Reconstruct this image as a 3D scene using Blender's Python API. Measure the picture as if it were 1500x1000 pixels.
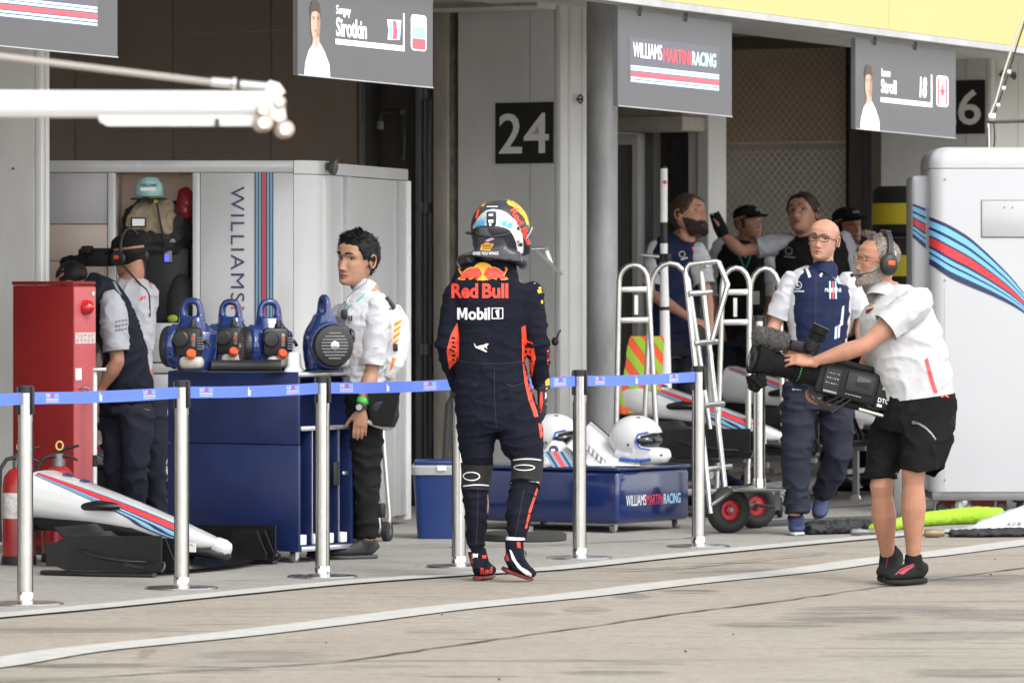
import bpy, bmesh, math, random
from math import sin, cos, pi, radians, sqrt, atan2, exp
from mathutils import Vector, Matrix, noise, Quaternion
from mathutils.bvhtree import BVHTree
V = Vector
random.seed(7)
SC = bpy.context.scene
COL = SC.collection
for o in list(bpy.data.objects):
 bpy.data.objects.remove(o)

# ------------------------------------------------------------------ camera, world, sun, exposure
FPX, CAMH, HOR = 8000.0, 1.485, 400.0          # focal length in px of a 1500 px wide frame, eye height, horizon row
cam_d = bpy.data.cameras.new('camera')
cam = bpy.data.objects.new('camera', cam_d)
COL.objects.link(cam)
cam.location = (0, 0, CAMH)
cam.rotation_euler = (pi / 2, 0, 0)
cam_d.sensor_width = 36
cam_d.lens = FPX / 1500 * 36
cam_d.shift_y = -(500 - HOR) / 1500
cam_d.clip_start = 0.5
cam_d.clip_end = 3000
cam_d.dof.use_dof = True
cam_d.dof.focus_distance = 26.6
cam_d.dof.aperture_fstop = 6.3
SC.camera = cam

world = bpy.data.worlds.new('World')
SC.world = world
world.use_nodes = True
nt = world.node_tree
nt.nodes.clear()
wo = nt.nodes.new('ShaderNodeOutputWorld')
bg = nt.nodes.new('ShaderNodeBackground')
sky = nt.nodes.new('ShaderNodeTexSky')
sky.sky_type = 'NISHITA'
sky.sun_disc = False
SUN_EL, SUN_AZ = radians(46), radians(145)       # azimuth: direction the light comes from, clockwise from +Y
sky.sun_elevation = SUN_EL
sky.sun_rotation = SUN_AZ
sky.air_density = 1.0
sky.dust_density = 1.0
sky.ozone_density = 1.0
hsv = nt.nodes.new('ShaderNodeHueSaturation')    # overcast: the blue is nearly washed out
hsv.inputs['Saturation'].default_value = 0.12
nt.links.new(sky.outputs[0], hsv.inputs['Color'])
nt.links.new(hsv.outputs[0], bg.inputs[0])
bg.inputs[1].default_value = 0.15
nt.links.new(bg.outputs[0], wo.inputs[0])

sd = bpy.data.lights.new('sun', 'SUN')
sd.energy = 0.52
sd.angle = radians(17)
sd.color = (1.0, 0.965, 0.91)
sun = bpy.data.objects.new('sun', sd)
COL.objects.link(sun)
sdir = V((sin(SUN_AZ) * cos(SUN_EL), cos(SUN_AZ) * cos(SUN_EL), sin(SUN_EL)))   # towards the sun
sun.rotation_euler = sdir.to_track_quat('Z', 'Y').to_euler()
sun.location = sdir * 60

SC.view_settings.view_transform = 'Standard'
SC.view_settings.look = 'None'
SC.view_settings.gamma = 1
SC.view_settings.exposure = 1.52
SC.view_settings.use_curve_mapping = False
SC.render.engine = 'CYCLES'
SC.cycles.use_denoising = True
SC.cycles.max_bounces = 8
SC.cycles.diffuse_bounces = 5

# ------------------------------------------------------------------ picture measurements -> places
def W(px, py, d):
 return V(((px - 750) * d / FPX, d, CAMH + (HOR - py) * d / FPX))
def gd(py):
 return FPX * CAMH / (py - HOR)
def G(px, py, z=0.0):
 d = gd(py)
 return V(((px - 750) * d / FPX, d, z))
def S(d):
 return FPX / d
U = V((0.5417, 0.8406, 0))                       # along the pit building, away from the camera
N = V((-0.8406, 0.5417, 0))                      # into the garages
UZ = radians(90) - atan2(U.x, U.y)               # yaw of U
Z = V((0, 0, 1))

# ------------------------------------------------------------------ materials
def lin(c):
 return tuple(((x / 255) / 12.92 if x / 255 < 0.04045 else ((x / 255 + 0.055) / 1.055) ** 2.4) for x in c)
_M = {}
def mat(name, col, rough=0.6, metal=0.0, var=0.08, scale=6.0, bump=0.0, bscale=120.0, coat=0.0, trans=0.0, spec=None, sheen=0.0, stretch=None, alpha=1.0):
 if name in _M:
  return _M[name]
 m = bpy.data.materials.new(name)
 _M[name] = m
 m.use_nodes = True
 t = m.node_tree
 p = t.nodes['Principled BSDF']
 tc = t.nodes.new('ShaderNodeTexCoord')
 src = tc.outputs['Object']
 if stretch:
  mp = t.nodes.new('ShaderNodeMapping')
  mp.inputs['Scale'].default_value = stretch
  t.links.new(src, mp.inputs[0])
  src = mp.outputs[0]
 if var > 0:
  n = t.nodes.new('ShaderNodeTexNoise')
  n.inputs['Scale'].default_value = scale
  n.inputs['Detail'].default_value = 6
  n.inputs['Roughness'].default_value = 0.6
  t.links.new(src, n.inputs['Vector'])
  r = t.nodes.new('ShaderNodeValToRGB')
  r.color_ramp.elements[0].position = 0.3
  r.color_ramp.elements[1].position = 0.7
  r.color_ramp.elements[0].color = (*[max(0, c * (1 - var)) for c in col], 1)
  r.color_ramp.elements[1].color = (*[min(1, c * (1 + var)) for c in col], 1)
  t.links.new(n.outputs['Fac'], r.inputs[0])
  t.links.new(r.outputs[0], p.inputs['Base Color'])
  rr = t.nodes.new('ShaderNodeMapRange')
  rr.inputs[3].default_value = max(0.02, rough - 0.06)
  rr.inputs[4].default_value = min(1, rough + 0.06)
  t.links.new(n.outputs['Fac'], rr.inputs[0])
  t.links.new(rr.outputs[0], p.inputs['Roughness'])
 else:
  p.inputs['Base Color'].default_value = (*col, 1)
  p.inputs['Roughness'].default_value = rough
 p.inputs['Metallic'].default_value = metal
 if coat:
  p.inputs['Coat Weight'].default_value = coat
  p.inputs['Coat Roughness'].default_value = 0.08
 if trans:
  p.inputs['Transmission Weight'].default_value = trans
 if sheen:
  p.inputs['Sheen Weight'].default_value = sheen
 if spec is not None:
  p.inputs['Specular IOR Level'].default_value = spec
 if alpha < 1:
  p.inputs['Alpha'].default_value = alpha
 if bump:
  b = t.nodes.new('ShaderNodeTexNoise')
  b.inputs['Scale'].default_value = bscale
  b.inputs['Detail'].default_value = 4
  t.links.new(tc.outputs['Object'], b.inputs['Vector'])
  bb = t.nodes.new('ShaderNodeBump')
  bb.inputs['Strength'].default_value = bump
  bb.inputs['Distance'].default_value = 0.004
  t.links.new(b.outputs['Fac'], bb.inputs['Height'])
  t.links.new(bb.outputs[0], p.inputs['Normal'])
 return m

# ------------------------------------------------------------------ objects
FR = {}
def root_of(o):
 while o.parent:
  o = o.parent
 return o
def tag(o, label=None, cat=None, group=None, kind=None):
 if label: o['label'] = label
 if cat: o['category'] = cat
 if group: o['group'] = group
 if kind: o['kind'] = kind
 return o
def thing(name, label, cat, loc=(0, 0, 0), rz=0.0, group=None):
 o = bpy.data.objects.new(name, None)
 o.empty_display_size = 0.1
 COL.objects.link(o)
 o.location = loc
 o.rotation_euler = (0, 0, rz)
 FR[o] = Matrix.Translation(V(loc)) @ Matrix.Rotation(rz, 4, 'Z')
 return tag(o, label, cat, group)
def place(o, loc, rot=(0, 0, 0), scale=None):
 o.location = loc
 o.rotation_euler = rot
 if scale: o.scale = (scale,) * 3
 return o
def copy_tree(o, parent=None, level=0):
 c = o.copy()
 COL.objects.link(c)
 if parent:
  c.parent = parent
 for ch in list(o.children):
  copy_tree(ch, c)
 return c
def part_label(o, label):
 o['label'] = label
 return o

def frame_from(z, x=None):
 z = V(z).normalized()
 if x is None:
  x = V((1, 0, 0)) if abs(z.x) < 0.9 else V((0, 1, 0))
 x = V(x)
 y = z.cross(x).normalized()
 x = y.cross(z).normalized()
 return x, y, z

class MB:
 def __init__(s):
  s.bm = bmesh.new()
  s.mi = 0
 def vs(s, pts):
  return [s.bm.verts.new(p) for p in pts]
 def f(s, vv):
  try:
   fc = s.bm.faces.new(vv)
   fc.material_index = s.mi
   return fc
  except ValueError:
   return None
 def poly(s, pts):
  return s.f(s.vs(pts))
 def box(s, c, size, rz=0.0, M=None, bev=0.0, seg=2):
  """box centred at c with full sizes; optional yaw or matrix"""
  R = M if M is not None else Matrix.Rotation(rz, 3, 'Z')
  c = V(c)
  hx, hy, hz = [x / 2 for x in size]
  vv = s.vs([c + R @ V((x, y, z)) for z in (-hz, hz) for x, y in ((-hx, -hy), (hx, -hy), (hx, hy), (-hx, hy))])
  fs = [s.f([vv[i] for i in q]) for q in ((3, 2, 1, 0), (4, 5, 6, 7), (0, 1, 5, 4), (1, 2, 6, 5), (2, 3, 7, 6), (3, 0, 4, 7))]
  if bev > 0:
   ed = list({e for f in fs for e in f.edges})
   r = bmesh.ops.bevel(s.bm, geom=ed, offset=min(bev, hx * .9, hy * .9, hz * .9), segments=seg, profile=0.5, affect='EDGES')
   for f in r['faces']:
    f.material_index = s.mi
  return s
 def ring(s, c, x, y, rx, ry, n, ph=0.0, sq=2.0):
  out = []
  for k in range(n):
   a = 2 * pi * k / n + ph
   ca, sa = cos(a), sin(a)
   if sq != 2.0:
    e = 2.0 / sq
    ca = math.copysign(abs(ca) ** e, ca)
    sa = math.copysign(abs(sa) ** e, sa)
   out.append(s.bm.verts.new(V(c) + x * (rx * ca) + y * (ry * sa)))
  return out
 def skin(s, rings, cap=True, closed=True):
  n = len(rings[0])
  for a, b in zip(rings, rings[1:]):
   for k in range(n if closed else n - 1):
    s.f([a[k], a[(k + 1) % n], b[(k + 1) % n], b[k]])
  if cap:
   s.f(list(reversed(rings[0])))
   s.f(rings[-1])
  return s
 def tube(s, pts, r, n=10, cap=True, closed=False):
  pts = [V(p) for p in pts]
  rs = r if isinstance(r, (list, tuple)) else [r] * len(pts)
  rings = []
  x = None
  m = len(pts)
  for i, p in enumerate(pts):
   if closed:
    t = (pts[(i + 1) % m] - pts[i - 1])
   else:
    t = (pts[min(i + 1, m - 1)] - pts[max(i - 1, 0)])
   if t.length < 1e-9:
    t = V((0, 0, 1))
   if x is None:
    x, y, t = frame_from(t)
   else:
    x, y, t = frame_from(t, x)
   rings.append(s.ring(p, x, y, rs[i], rs[i], n))
  if closed:
   rings.append(rings[0])
   return s.skin(rings, cap=False)
  return s.skin(rings, cap=cap)
 def loft(s, secs, side=(1, 0, 0), n=16, cap=True, sq=2.0, axis=None, dome=False):
  """secs: (centre, half width along side, half width across)"""
  side = V(side)
  m = len(secs)
  rings = []
  cs = [V(q[0]) for q in secs]
  for i, q in enumerate(secs):
   t = axis if axis is not None else cs[min(i + 1, m - 1)] - cs[max(i - 1, 0)]
   z = V(t).normalized()
   y = z.cross(side).normalized()
   x = y.cross(z).normalized()
   rings.append(s.ring(cs[i], x, y, q[1], q[2], n, sq=sq))
  return s.skin(rings, cap=cap)
 def lathe(s, prof, c=(0, 0, 0), axis=(0, 0, 1), n=24, x=None, cap=True):
  """prof: (r, h)"""
  x, y, z = frame_from(axis, x)
  rings = [s.ring(V(c) + z * h, x, y, max(r, 1e-4), max(r, 1e-4), n) for r, h in prof]
  return s.skin(rings, cap=cap)
 def sphere(s, c, r, n=16, m=10, R=None):
  r = V((r, r, r)) if not hasattr(r, '__len__') else V(r)
  R = R or Matrix.Identity(3)
  rings = []
  for j in range(1, m):
   th = pi * j / m
   rings.append([s.bm.verts.new(V(c) + R @ V((r.x * sin(th) * cos(2 * pi * k / n), r.y * sin(th) * sin(2 * pi * k / n), -r.z * cos(th)))) for k in range(n)])
  return s.skin(rings, cap=True)
 def prism(s, pts, o, x, y, depth):
  """polygon pts (2d) in plane o,x,y extruded by vector depth"""
  o, x, y, d = V(o), V(x), V(y), V(depth)
  a = s.vs([o + x * p[0] + y * p[1] for p in pts])
  b = s.vs([o + x * p[0] + y * p[1] + d for p in pts])
  s.f(a); s.f(list(reversed(b)))
  n = len(pts)
  for k in range(n):
   s.f([a[(k + 1) % n], a[k], b[k], b[(k + 1) % n]])
  return s
 def strip(s, pts, width_vec):
  """flat ribbon through pts offset by +-width_vec/2"""
  w = V(width_vec) / 2
  a = s.vs([V(p) - w for p in pts])
  b = s.vs([V(p) + w for p in pts])
  for i in range(len(pts) - 1):
   s.f([a[i], a[i + 1], b[i + 1], b[i]])
  return s
 def addmesh(s, me, M=None, mi=None):
  k0 = len(s.bm.verts)
  s.bm.from_mesh(me)
  s.bm.verts.ensure_lookup_table()
  if M is not None:
   for v in s.bm.verts[k0:]:
    v.co = M @ v.co
  if mi is not None:
   s.bm.faces.ensure_lookup_table()
   vs_ = set(s.bm.verts[k0:])
   for fc in s.bm.faces:
    if fc.verts[0] in vs_:
     fc.material_index = mi
  return s
 def build(s, name, mats, parent=None, smooth=None, world=False, norm=True):
  if norm:
   bmesh.ops.recalc_face_normals(s.bm, faces=s.bm.faces)
  me = bpy.data.meshes.new(name)
  if world and parent is not None:
   r = root_of(parent)
   if r in FR:
    s.bm.transform(FR[r].inverted())
  s.bm.to_mesh(me)
  s.bm.free()
  return link(name, me, mats, parent, smooth)
def link(name, me, mats, parent=None, smooth=None):
 o = bpy.data.objects.new(name, me)
 COL.objects.link(o)
 if parent is not None:
  o.parent = parent
 if not isinstance(mats, (list, tuple)):
  mats = [mats]
 if len(me.materials) == 0:
  for m in mats:
   me.materials.append(m)
 else:
  for i, m in enumerate(mats[:len(me.materials)]):
   me.materials[i] = m
 if smooth is not None:
  me.shade_smooth()
  if smooth < 180:
   me.set_sharp_from_angle(angle=radians(smooth))
 return o
def setting(name, mb, m, smooth=None):
 o = mb.build(name, m, None, smooth)
 o['kind'] = 'structure'
 return o

# ------------------------------------------------------------------ voxel fusing, folds, decals
def fuse(mb, voxel=0.008, smooth=4, fac=0.5, post=None):
 bmesh.ops.recalc_face_normals(mb.bm, faces=mb.bm.faces)
 me = bpy.data.meshes.new('tmp')
 mb.bm.to_mesh(me)
 mb.bm.free()
 o = bpy.data.objects.new('tmp', me)
 COL.objects.link(o)
 r = o.modifiers.new('r', 'REMESH')
 r.mode = 'VOXEL'
 r.voxel_size = voxel
 if smooth:
  q = o.modifiers.new('s', 'SMOOTH')
  q.factor = fac
  q.iterations = smooth
 dg = bpy.context.evaluated_depsgraph_get()
 out = bpy.data.meshes.new_from_object(o.evaluated_get(dg))
 bpy.data.objects.remove(o)
 bpy.data.meshes.remove(me)
 return out
def ridged(p):
 return 1.9 * (1 - abs(noise.noise(p))) ** 5 - .75
def folds(me, amp=0.006, fx=(9, 9, 16), seed=0.0, ridge=0.6, mask=None):
 """push cloth in and out along its normals"""
 nn = [v.normal.copy() for v in me.vertices]
 sv = V((seed, seed * 1.7, seed * 0.3))
 for v, n in zip(me.vertices, nn):
  p = v.co
  q = V((p.x * fx[0], p.y * fx[1], p.z * fx[2]))
  wob = noise.noise_vector(p * 5 + sv) * 0.7
  a = ridge * ridged(q + sv + wob) + (1 - ridge) * noise.noise(q * 1.9 + wob - sv)
  k = mask(p) if mask else 1.0
  v.co = p + n * (1.15 * amp * k * a)
 me.update()
 return me
def cutoff(me, cuts):
 """open cuffs: remove what lies beyond plane (co, no) within radius rad of co"""
 bm = bmesh.new()
 bm.from_mesh(me)
 for co, no, rad in cuts:
  co, no = V(co), V(no).normalized()
  fs = [f for f in bm.faces if (f.calc_center_median() - co).length < rad]
  es = {e for f in fs for e in f.edges}
  vs = {v for f in fs for v in f.verts}
  bmesh.ops.bisect_plane(bm, geom=list(vs) + list(es) + fs, plane_co=co, plane_no=no, clear_outer=True)
 bm.to_mesh(me)
 bm.free()
 me.update()
 return me
def bvh_of(me):
 return BVHTree.FromPolygons([v.co.copy() for v in me.vertices], [tuple(p.vertices) for p in me.polygons])

_font = {}
def text_mesh(s, bold=0.0, res=3, shear=0.0, spacing=1.0):
 key = (s, bold, res, shear, spacing)
 if key in _font:
  return _font[key]
 cu = bpy.data.curves.new('txt', 'FONT')
 cu.body = s
 cu.size = 1.0
 cu.offset = bold
 cu.resolution_u = res
 cu.shear = shear
 cu.space_character = spacing
 cu.fill_mode = 'FRONT'
 ob = bpy.data.objects.new('txt', cu)
 COL.objects.link(ob)
 dg = bpy.context.evaluated_depsgraph_get()
 me = bpy.data.meshes.new_from_object(ob.evaluated_get(dg))
 bpy.data.objects.remove(ob)
 xs = [v.co.x for v in me.vertices]
 ys = [v.co.y for v in me.vertices]
 x0, x1, y0, y1 = min(xs), max(xs), min(ys), max(ys)
 for v in me.vertices:
  v.co = V(((v.co.x - x0) / (x1 - x0), (v.co.y - y0) / (y1 - y0), 0))
 _font[key] = me
 return me
def put_text(mb, s, o, x, y, bold=0.02, mi=0, shear=0.0, spacing=1.0):
 """text filling the parallelogram at o (bottom left) spanned by vectors x and y"""
 me = text_mesh(s, bold, 3, shear, spacing)
 o, x, y = V(o), V(x), V(y)
 vv = [mb.bm.verts.new(o + x * v.co.x + y * v.co.y) for v in me.vertices]
 for p in me.polygons:
  try:
   f = mb.bm.faces.new([vv[i] for i in p.vertices])
   f.material_index = mi
  except ValueError:
   pass
 return mb
def project(mb, bvh, direction, off=0.002, cut=0.02, maxd=2.0):
 """wrap a flat print onto a surface along direction"""
 bm = mb.bm
 bmesh.ops.triangulate(bm, faces=bm.faces)
 for _ in range(3):
  es = [e for e in bm.edges if e.calc_length() > cut]
  if not es:
   break
  bmesh.ops.subdivide_edges(bm, edges=es, cuts=1)
  bmesh.ops.triangulate(bm, faces=bm.faces)
 d = V(direction).normalized()
 dead = []
 for v in bm.verts:
  loc, nor, idx, dist = bvh.ray_cast(v.co - d * 0.6, d, maxd)
  if loc is None:
   dead.append(v)
  else:
   v.co = loc - d * off
 bmesh.ops.delete(bm, geom=dead, context='VERTS')
 return mb
# ------------------------------------------------------------------ shared materials
WHITE_PAINT = mat('white paint', (0.78, 0.78, 0.77), 0.45, var=0.03)
GLOSS_WHITE = mat('gloss white laminate', (0.80, 0.80, 0.80), 0.22, var=0.02, coat=0.4)
NAVY = mat('navy vinyl', (0.016, 0.022, 0.085), 0.4, var=0.05)
LBLUE = mat('light blue vinyl', (0.23, 0.56, 0.80), 0.4, var=0.03)
REDV = mat('red vinyl', (0.60, 0.03, 0.045), 0.4, var=0.03)
BLACK = mat('matt black', (0.012, 0.012, 0.013), 0.55, var=0.2)
RUBBER = mat('black rubber', (0.016, 0.016, 0.016), 0.75, var=0.25, scale=20)
STEEL = mat('brushed steel', (0.62, 0.61, 0.59), 0.24, 1.0, var=0.05, scale=20)
ALU = mat('worn aluminium', (0.66, 0.65, 0.62), 0.34, 1.0, var=0.1, scale=14)
CHROME = mat('polished chrome', (0.75, 0.74, 0.72), 0.1, 1.0, var=0.02)
GREYM = mat('grey metal', (0.22, 0.22, 0.22), 0.45, 0.6, var=0.15)
BLUEBOX = mat('deep blue coated wood', (0.009, 0.020, 0.085), 0.38, var=0.2, bump=0.05)
REDCAB = mat('red enamel', (0.20, 0.009, 0.010), 0.45, spec=.3, var=0.06)
PRINT_WHITE = mat('white print', (0.82, 0.83, 0.85), 0.5, var=0)
PRINT_RED = mat('red print', (0.72, 0.05, 0.07), 0.5, var=0)
PRINT_BLUE = mat('pale blue print', (0.42, 0.70, 0.88), 0.5, var=0)
PRINT_BLACK = mat('black print', (0.01, 0.01, 0.012), 0.5, var=0)
DECAL_WHITE = mat('white cloth print', (0.80, 0.80, 0.80), 0.6, var=0.03)
DECAL_RED = mat('orange red cloth print', (0.80, 0.055, 0.03), 0.6, var=0.03)
DECAL_YEL = mat('golden cloth print', (0.85, 0.42, 0.03), 0.6, var=0.03)

# building frame: s along U, t into the garages along N; its level lines run down 2.5 % away from the camera
K = W(905, 0, 31.0); K.z = 0
GRADE = 0.025
def c3(s, t, z, grade=True):
 return K + U * s + N * t + Z * (z - (GRADE * s if grade else 0))
def tp(px, s):                                   # t on the plane s = const seen at column px
 a = (px - 750) / FPX
 X0, Y0 = K.x + U.x * s, K.y + U.y * s
 return (a * Y0 - X0) / (N.x - a * N.y)
def sp(px, t):                                   # s on the plane t = const seen at column px
 a = (px - 750) / FPX
 X0, Y0 = K.x + N.x * t, K.y + N.y * t
 return (a * Y0 - X0) / (U.x - a * U.y)
def zp(py, d):
 return CAMH + (HOR - py) * d / FPX
RU = Matrix((U, N, Z)).transposed()              # columns U, N, Z (left-handed pair fixed below)
def fbox(mb, s0, s1, t0, t1, z0, z1, bev=0.0, grade=False):
 c = c3((s0 + s1) / 2, (t0 + t1) / 2, (z0 + z1) / 2, grade)
 mb.box(c, (abs(s1 - s0), abs(t1 - t0), abs(z1 - z0)), M=RU, bev=bev)
 return mb
S24 = 2.45
TF = tp(812, S24)                                # facade
SL = sp(50, TF)
S26 = sp(1444, TF)

# ------------------------------------------------------------------ ground
def ground_mat(name, base, tan, stains=(), wear=0.5):
 m = bpy.data.materials.new(name)
 m.use_nodes = True
 t = m.node_tree
 p = t.nodes['Principled BSDF']
 L = t.links.new
 geo = t.nodes.new('ShaderNodeNewGeometry')
 pos = geo.outputs['Position']
 def noise_tex(scale, detail=5, rough=0.6, mapping=None):
  src = pos
  if mapping:
   mp = t.nodes.new('ShaderNodeMapping')
   mp.inputs['Rotation'].default_value = (0, 0, mapping[0])
   mp.inputs['Scale'].default_value = mapping[1]
   L(src, mp.inputs[0])
   src = mp.outputs[0]
  n = t.nodes.new('ShaderNodeTexNoise')
  n.inputs['Scale'].default_value = scale
  n.inputs['Detail'].default_value = detail
  n.inputs['Roughness'].default_value = rough
  L(src, n.inputs['Vector'])
  return n.outputs['Fac']
 def ramp(v, a, b, c0=0.0, c1=1.0):
  r = t.nodes.new('ShaderNodeMapRange')
  r.inputs[1].default_value = a
  r.inputs[2].default_value = b
  r.inputs[3].default_value = c0
  r.inputs[4].default_value = c1
  r.interpolation_type = 'SMOOTHSTEP'
  L(v, r.inputs[0])
  return r.outputs[0]
 def mathn(op, a, b):
  n = t.nodes.new('ShaderNodeMath')
  n.operation = op
  for i, x in enumerate((a, b)):
   if isinstance(x, (int, float)): n.inputs[i].default_value = x
   else: L(x, n.inputs[i])
  return n.outputs[0]
 def mix(f, a, b):
  n = t.nodes.new('ShaderNodeMix')
  n.data_type = 'RGBA'
  if isinstance(f, (int, float)): n.inputs[0].default_value = f
  else: L(f, n.inputs[0])
  for i, x in ((6, a), (7, b)):
   if isinstance(x, tuple): n.inputs[i].default_value = (*x, 1)
   else: L(x, n.inputs[i])
  return n.outputs[2]
 col = mix(ramp(noise_tex(0.9, 6), 0.35, 0.65), base, tan)
 # aggregate: fine speckle of light and dark grains
 sp1 = noise_tex(70, 3, 0.7)
 col = mix(ramp(sp1, 0.52, 0.75, 0, 0.5), col, tuple(c * 0.45 for c in base))
 col = mix(ramp(noise_tex(95, 2, 0.6), 0.55, 0.8, 0, 0.6), col, tuple(min(1, c * 1.45) for c in base))
 col = mix(ramp(noise_tex(13, 9, 0.85), 0.42, 0.68, 0, 0.8), col, tuple(c * 0.62 for c in base))
 col = mix(ramp(noise_tex(19, 8, 0.85), 0.52, 0.7, 0, 0.7), col, tuple(min(1, c * 1.3) for c in base))
 # rubber worn in along the lane
 along = -(pi / 2 - atan2(U.x, U.y))
 st = noise_tex(1.0, 7, 0.65, (along, (0.35, 2.6, 1)))
 col = mix(mathn('MULTIPLY', ramp(st, 0.52, 0.70), wear), col, tuple(c * 0.42 for c in base))
 st2 = noise_tex(1.0, 5, 0.7, (along + 0.35, (0.9, 9.0, 1)))
 col = mix(mathn('MULTIPLY', ramp(st2, 0.57, 0.68), wear), col, tuple(c * 0.38 for c in base))
 streak = ramp(noise_tex(1.0, 9, 0.8, (along + .2, (1.0, 12.0, 1))), 0.40, 0.58)
 for (cx, cy, ax, ay, ang, k) in stains:
  mp = t.nodes.new('ShaderNodeMapping')
  mp.vector_type = 'TEXTURE'
  mp.inputs['Location'].default_value = (cx, cy, 0)
  mp.inputs['Rotation'].default_value = (0, 0, ang)
  mp.inputs['Scale'].default_value = (ax, ay, 1)
  L(pos, mp.inputs[0])
  ln = t.nodes.new('ShaderNodeVectorMath')
  ln.operation = 'LENGTH'
  L(mp.outputs[0], ln.inputs[0])
  edge = mathn('ADD', ln.outputs['Value'], mathn('MULTIPLY', mathn('SUBTRACT', noise_tex(9, 9, 0.8, (along, (0.4, 2.2, 1))), 0.5), 2.2))
  col = mix(mathn('MULTIPLY', mathn('MULTIPLY', ramp(edge, 0.75, 1.05, 1, 0), streak), min(.75, k * 1.5)), col, (0.048, 0.048, 0.050))
 L(col, p.inputs['Base Color'])
 p.inputs['Roughness'].default_value = 0.85
 b = t.nodes.new('ShaderNodeBump')
 b.inputs['Strength'].default_value = 0.35
 b.inputs['Distance'].default_value = 0.004
 L(noise_tex(160, 4, 0.7), b.inputs['Height'])
 L(b.outputs[0], p.inputs['Normal'])
 return m
def gst(px, py, w, h, k, tilt=0.0):
 """oil and rubber stains: ellipse centre by picture, half sizes in metres (across the view, in depth)"""
 g = G(px, py)
 return (g.x, g.y, w, h, tilt, k)
stains = [gst(1440, 846, 0.50, 0.45, 0.9, 0.55), gst(1405, 852, .28, .35, .8, .5), gst(1230, 905, .3, .3, .55, .4), gst(1480, 900, .4, .5, .4, .5), gst(1300, 893, 0.45, 0.35, .50, 0.4), gst(1140, 915, 0.30, 0.22, .45), gst(860, 893, 0.12, 0.28, .42),
          gst(770, 899, 0.14, 0.22, .40), gst(925, 873, 0.10, 0.25, .55), gst(1010, 866, 0.16, .18, .5), gst(650, 925, 0.16, 0.2, .32),
          gst(380, 960, 0.28, 0.32, .42), gst(310, 980, .2, .18, .50), gst(130, 975, .3, .16, .42), gst(225, 945, .04, .8, .35),
          gst(900, 985, .25, .12, .5), gst(950, 972, .18, .1, .4), gst(1400, 930, .5, .3, .42, .5), gst(1450, 985, .35, .25, .42), gst(1090, 836, .4, .12, .45, .5),
          gst(1280, 960, .25, .2, .25), gst(700, 990, .2, .06, .45), gst(560, 975, .2, .1, .28)]
LANE = ground_mat('pit lane concrete', (0.308, 0.274, 0.228), (0.345, 0.310, 0.260), stains, 0.8)
APRON = ground_mat('garage apron concrete', (0.31, 0.295, 0.268), (0.345, 0.33, 0.30), [gst(700, 800, .6, .3, .25), gst(1000, 760, .8, .5, .3), gst(1300, 730, .8, .5, .2)], 0.25)
LINE = mat('road paint', (0.46, 0.455, 0.43), 0.7, var=0.12, scale=9, bump=0.2, bscale=90)

mb = MB(); mb.poly([(-400, -200, 0), (400, -200, 0), (400, 1500, 0), (-400, 1500, 0)])
setting('ground', mb, LANE)
inner = [(0, 903), (133, 891), (333, 871), (500, 855), (667, 843), (800, 835), (933, 821), (1000, 814), (1167, 798), (1300, 786), (1400, 778), (1500, 771)]
outer = [(0, 972), (100, 955), (200, 944), (333, 931), (500, 911), (667, 890), (833, 874), (1000, 854), (1167, 837), (1290, 820), (1360, 813), (1500, 795)]
def wob_line(pts):
 g = [G(*p) for p in pts]
 # smooth curve through the points
 out = []
 for i in range(len(g) - 1):
  p0, p1, p2, p3 = g[max(i - 1, 0)], g[i], g[i + 1], g[min(i + 2, len(g) - 1)]
  for k in range(6):
   u = k / 6
   out.append(0.5 * ((2 * p1) + (p2 - p0) * u + (2 * p0 - 5 * p1 + 4 * p2 - p3) * u * u + (3 * p1 - p0 - 3 * p2 + p3) * u ** 3))
 out.append(g[-1])
 return [g[0] - (g[2] - g[0]).normalized() * 14] + out + [g[-1] + (g[-1] - g[-3]).normalized() * 60]
il, ol = wob_line(inner), wob_line(outer)
mb = MB()
a = mb.vs([p + Z * 0.004 for p in il])
b = []
for p in il:                                     # far edge: straight along U
 s_ = (p - K).dot(U)
 b.append(mb.bm.verts.new(c3(s_ , 60, 0.004, False)))
for i in range(len(il) - 1):
 mb.f([a[i], a[i + 1], b[i + 1], b[i]])
setting('garage_apron_pavement', mb, APRON)
def painted(name, line, w, z):
 mb = MB()
 rows = []
 for i, p in enumerate(line):
  d = (line[min(i + 1, len(line) - 1)] - line[max(i - 1, 0)]).normalized()
  n = V((-d.y, d.x, 0)) * w / 2
  rows.append((mb.bm.verts.new(p + n + Z * z), mb.bm.verts.new(p - n + Z * z)))
 for (a0, a1), (b0, b1) in zip(rows, rows[1:]):
  mb.f([a0, a1, b1, b0])
 return setting(name, mb, LINE)
painted('white_line_marking', il, 0.19, 0.009)
painted('white_line_marking', ol, 0.245, 0.006)
# sawn joints and cracks in the concrete
JOINT = mat('joint filler', (0.09, 0.08, 0.07), 0.9, var=0.3)
def joint(pts, w, z):
 mb = MB()
 g = [G(*p) for p in pts]
 fine = []
 for p, q in zip(g, g[1:]):
  for k in range(8):
   r = p.lerp(q, k / 8)
   fine.append(r + N * random.uniform(-.012, .012) + Z * z)
 fine.append(g[-1] + Z * z)
 a, b = [], []
 for p in fine:
  ww = w * random.uniform(.4, 1.3)
  a.append(mb.bm.verts.new(p - N * ww)); b.append(mb.bm.verts.new(p + N * ww))
 for i in range(len(fine) - 1):
  mb.f([a[i], a[i + 1], b[i + 1], b[i]])
 return setting('pavement_joint', mb, JOINT)
joint([(-300, 1035), (0, 1000), (500, 970), (667, 945), (833, 922), (1000, 898), (1143, 881), (1300, 858), (1500, 832), (1800, 800)], 0.012, 0.004)
joint([(330, 853), (520, 846), (900, 838), (1010, 832), (1210, 812)], 0.010, 0.011)
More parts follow.
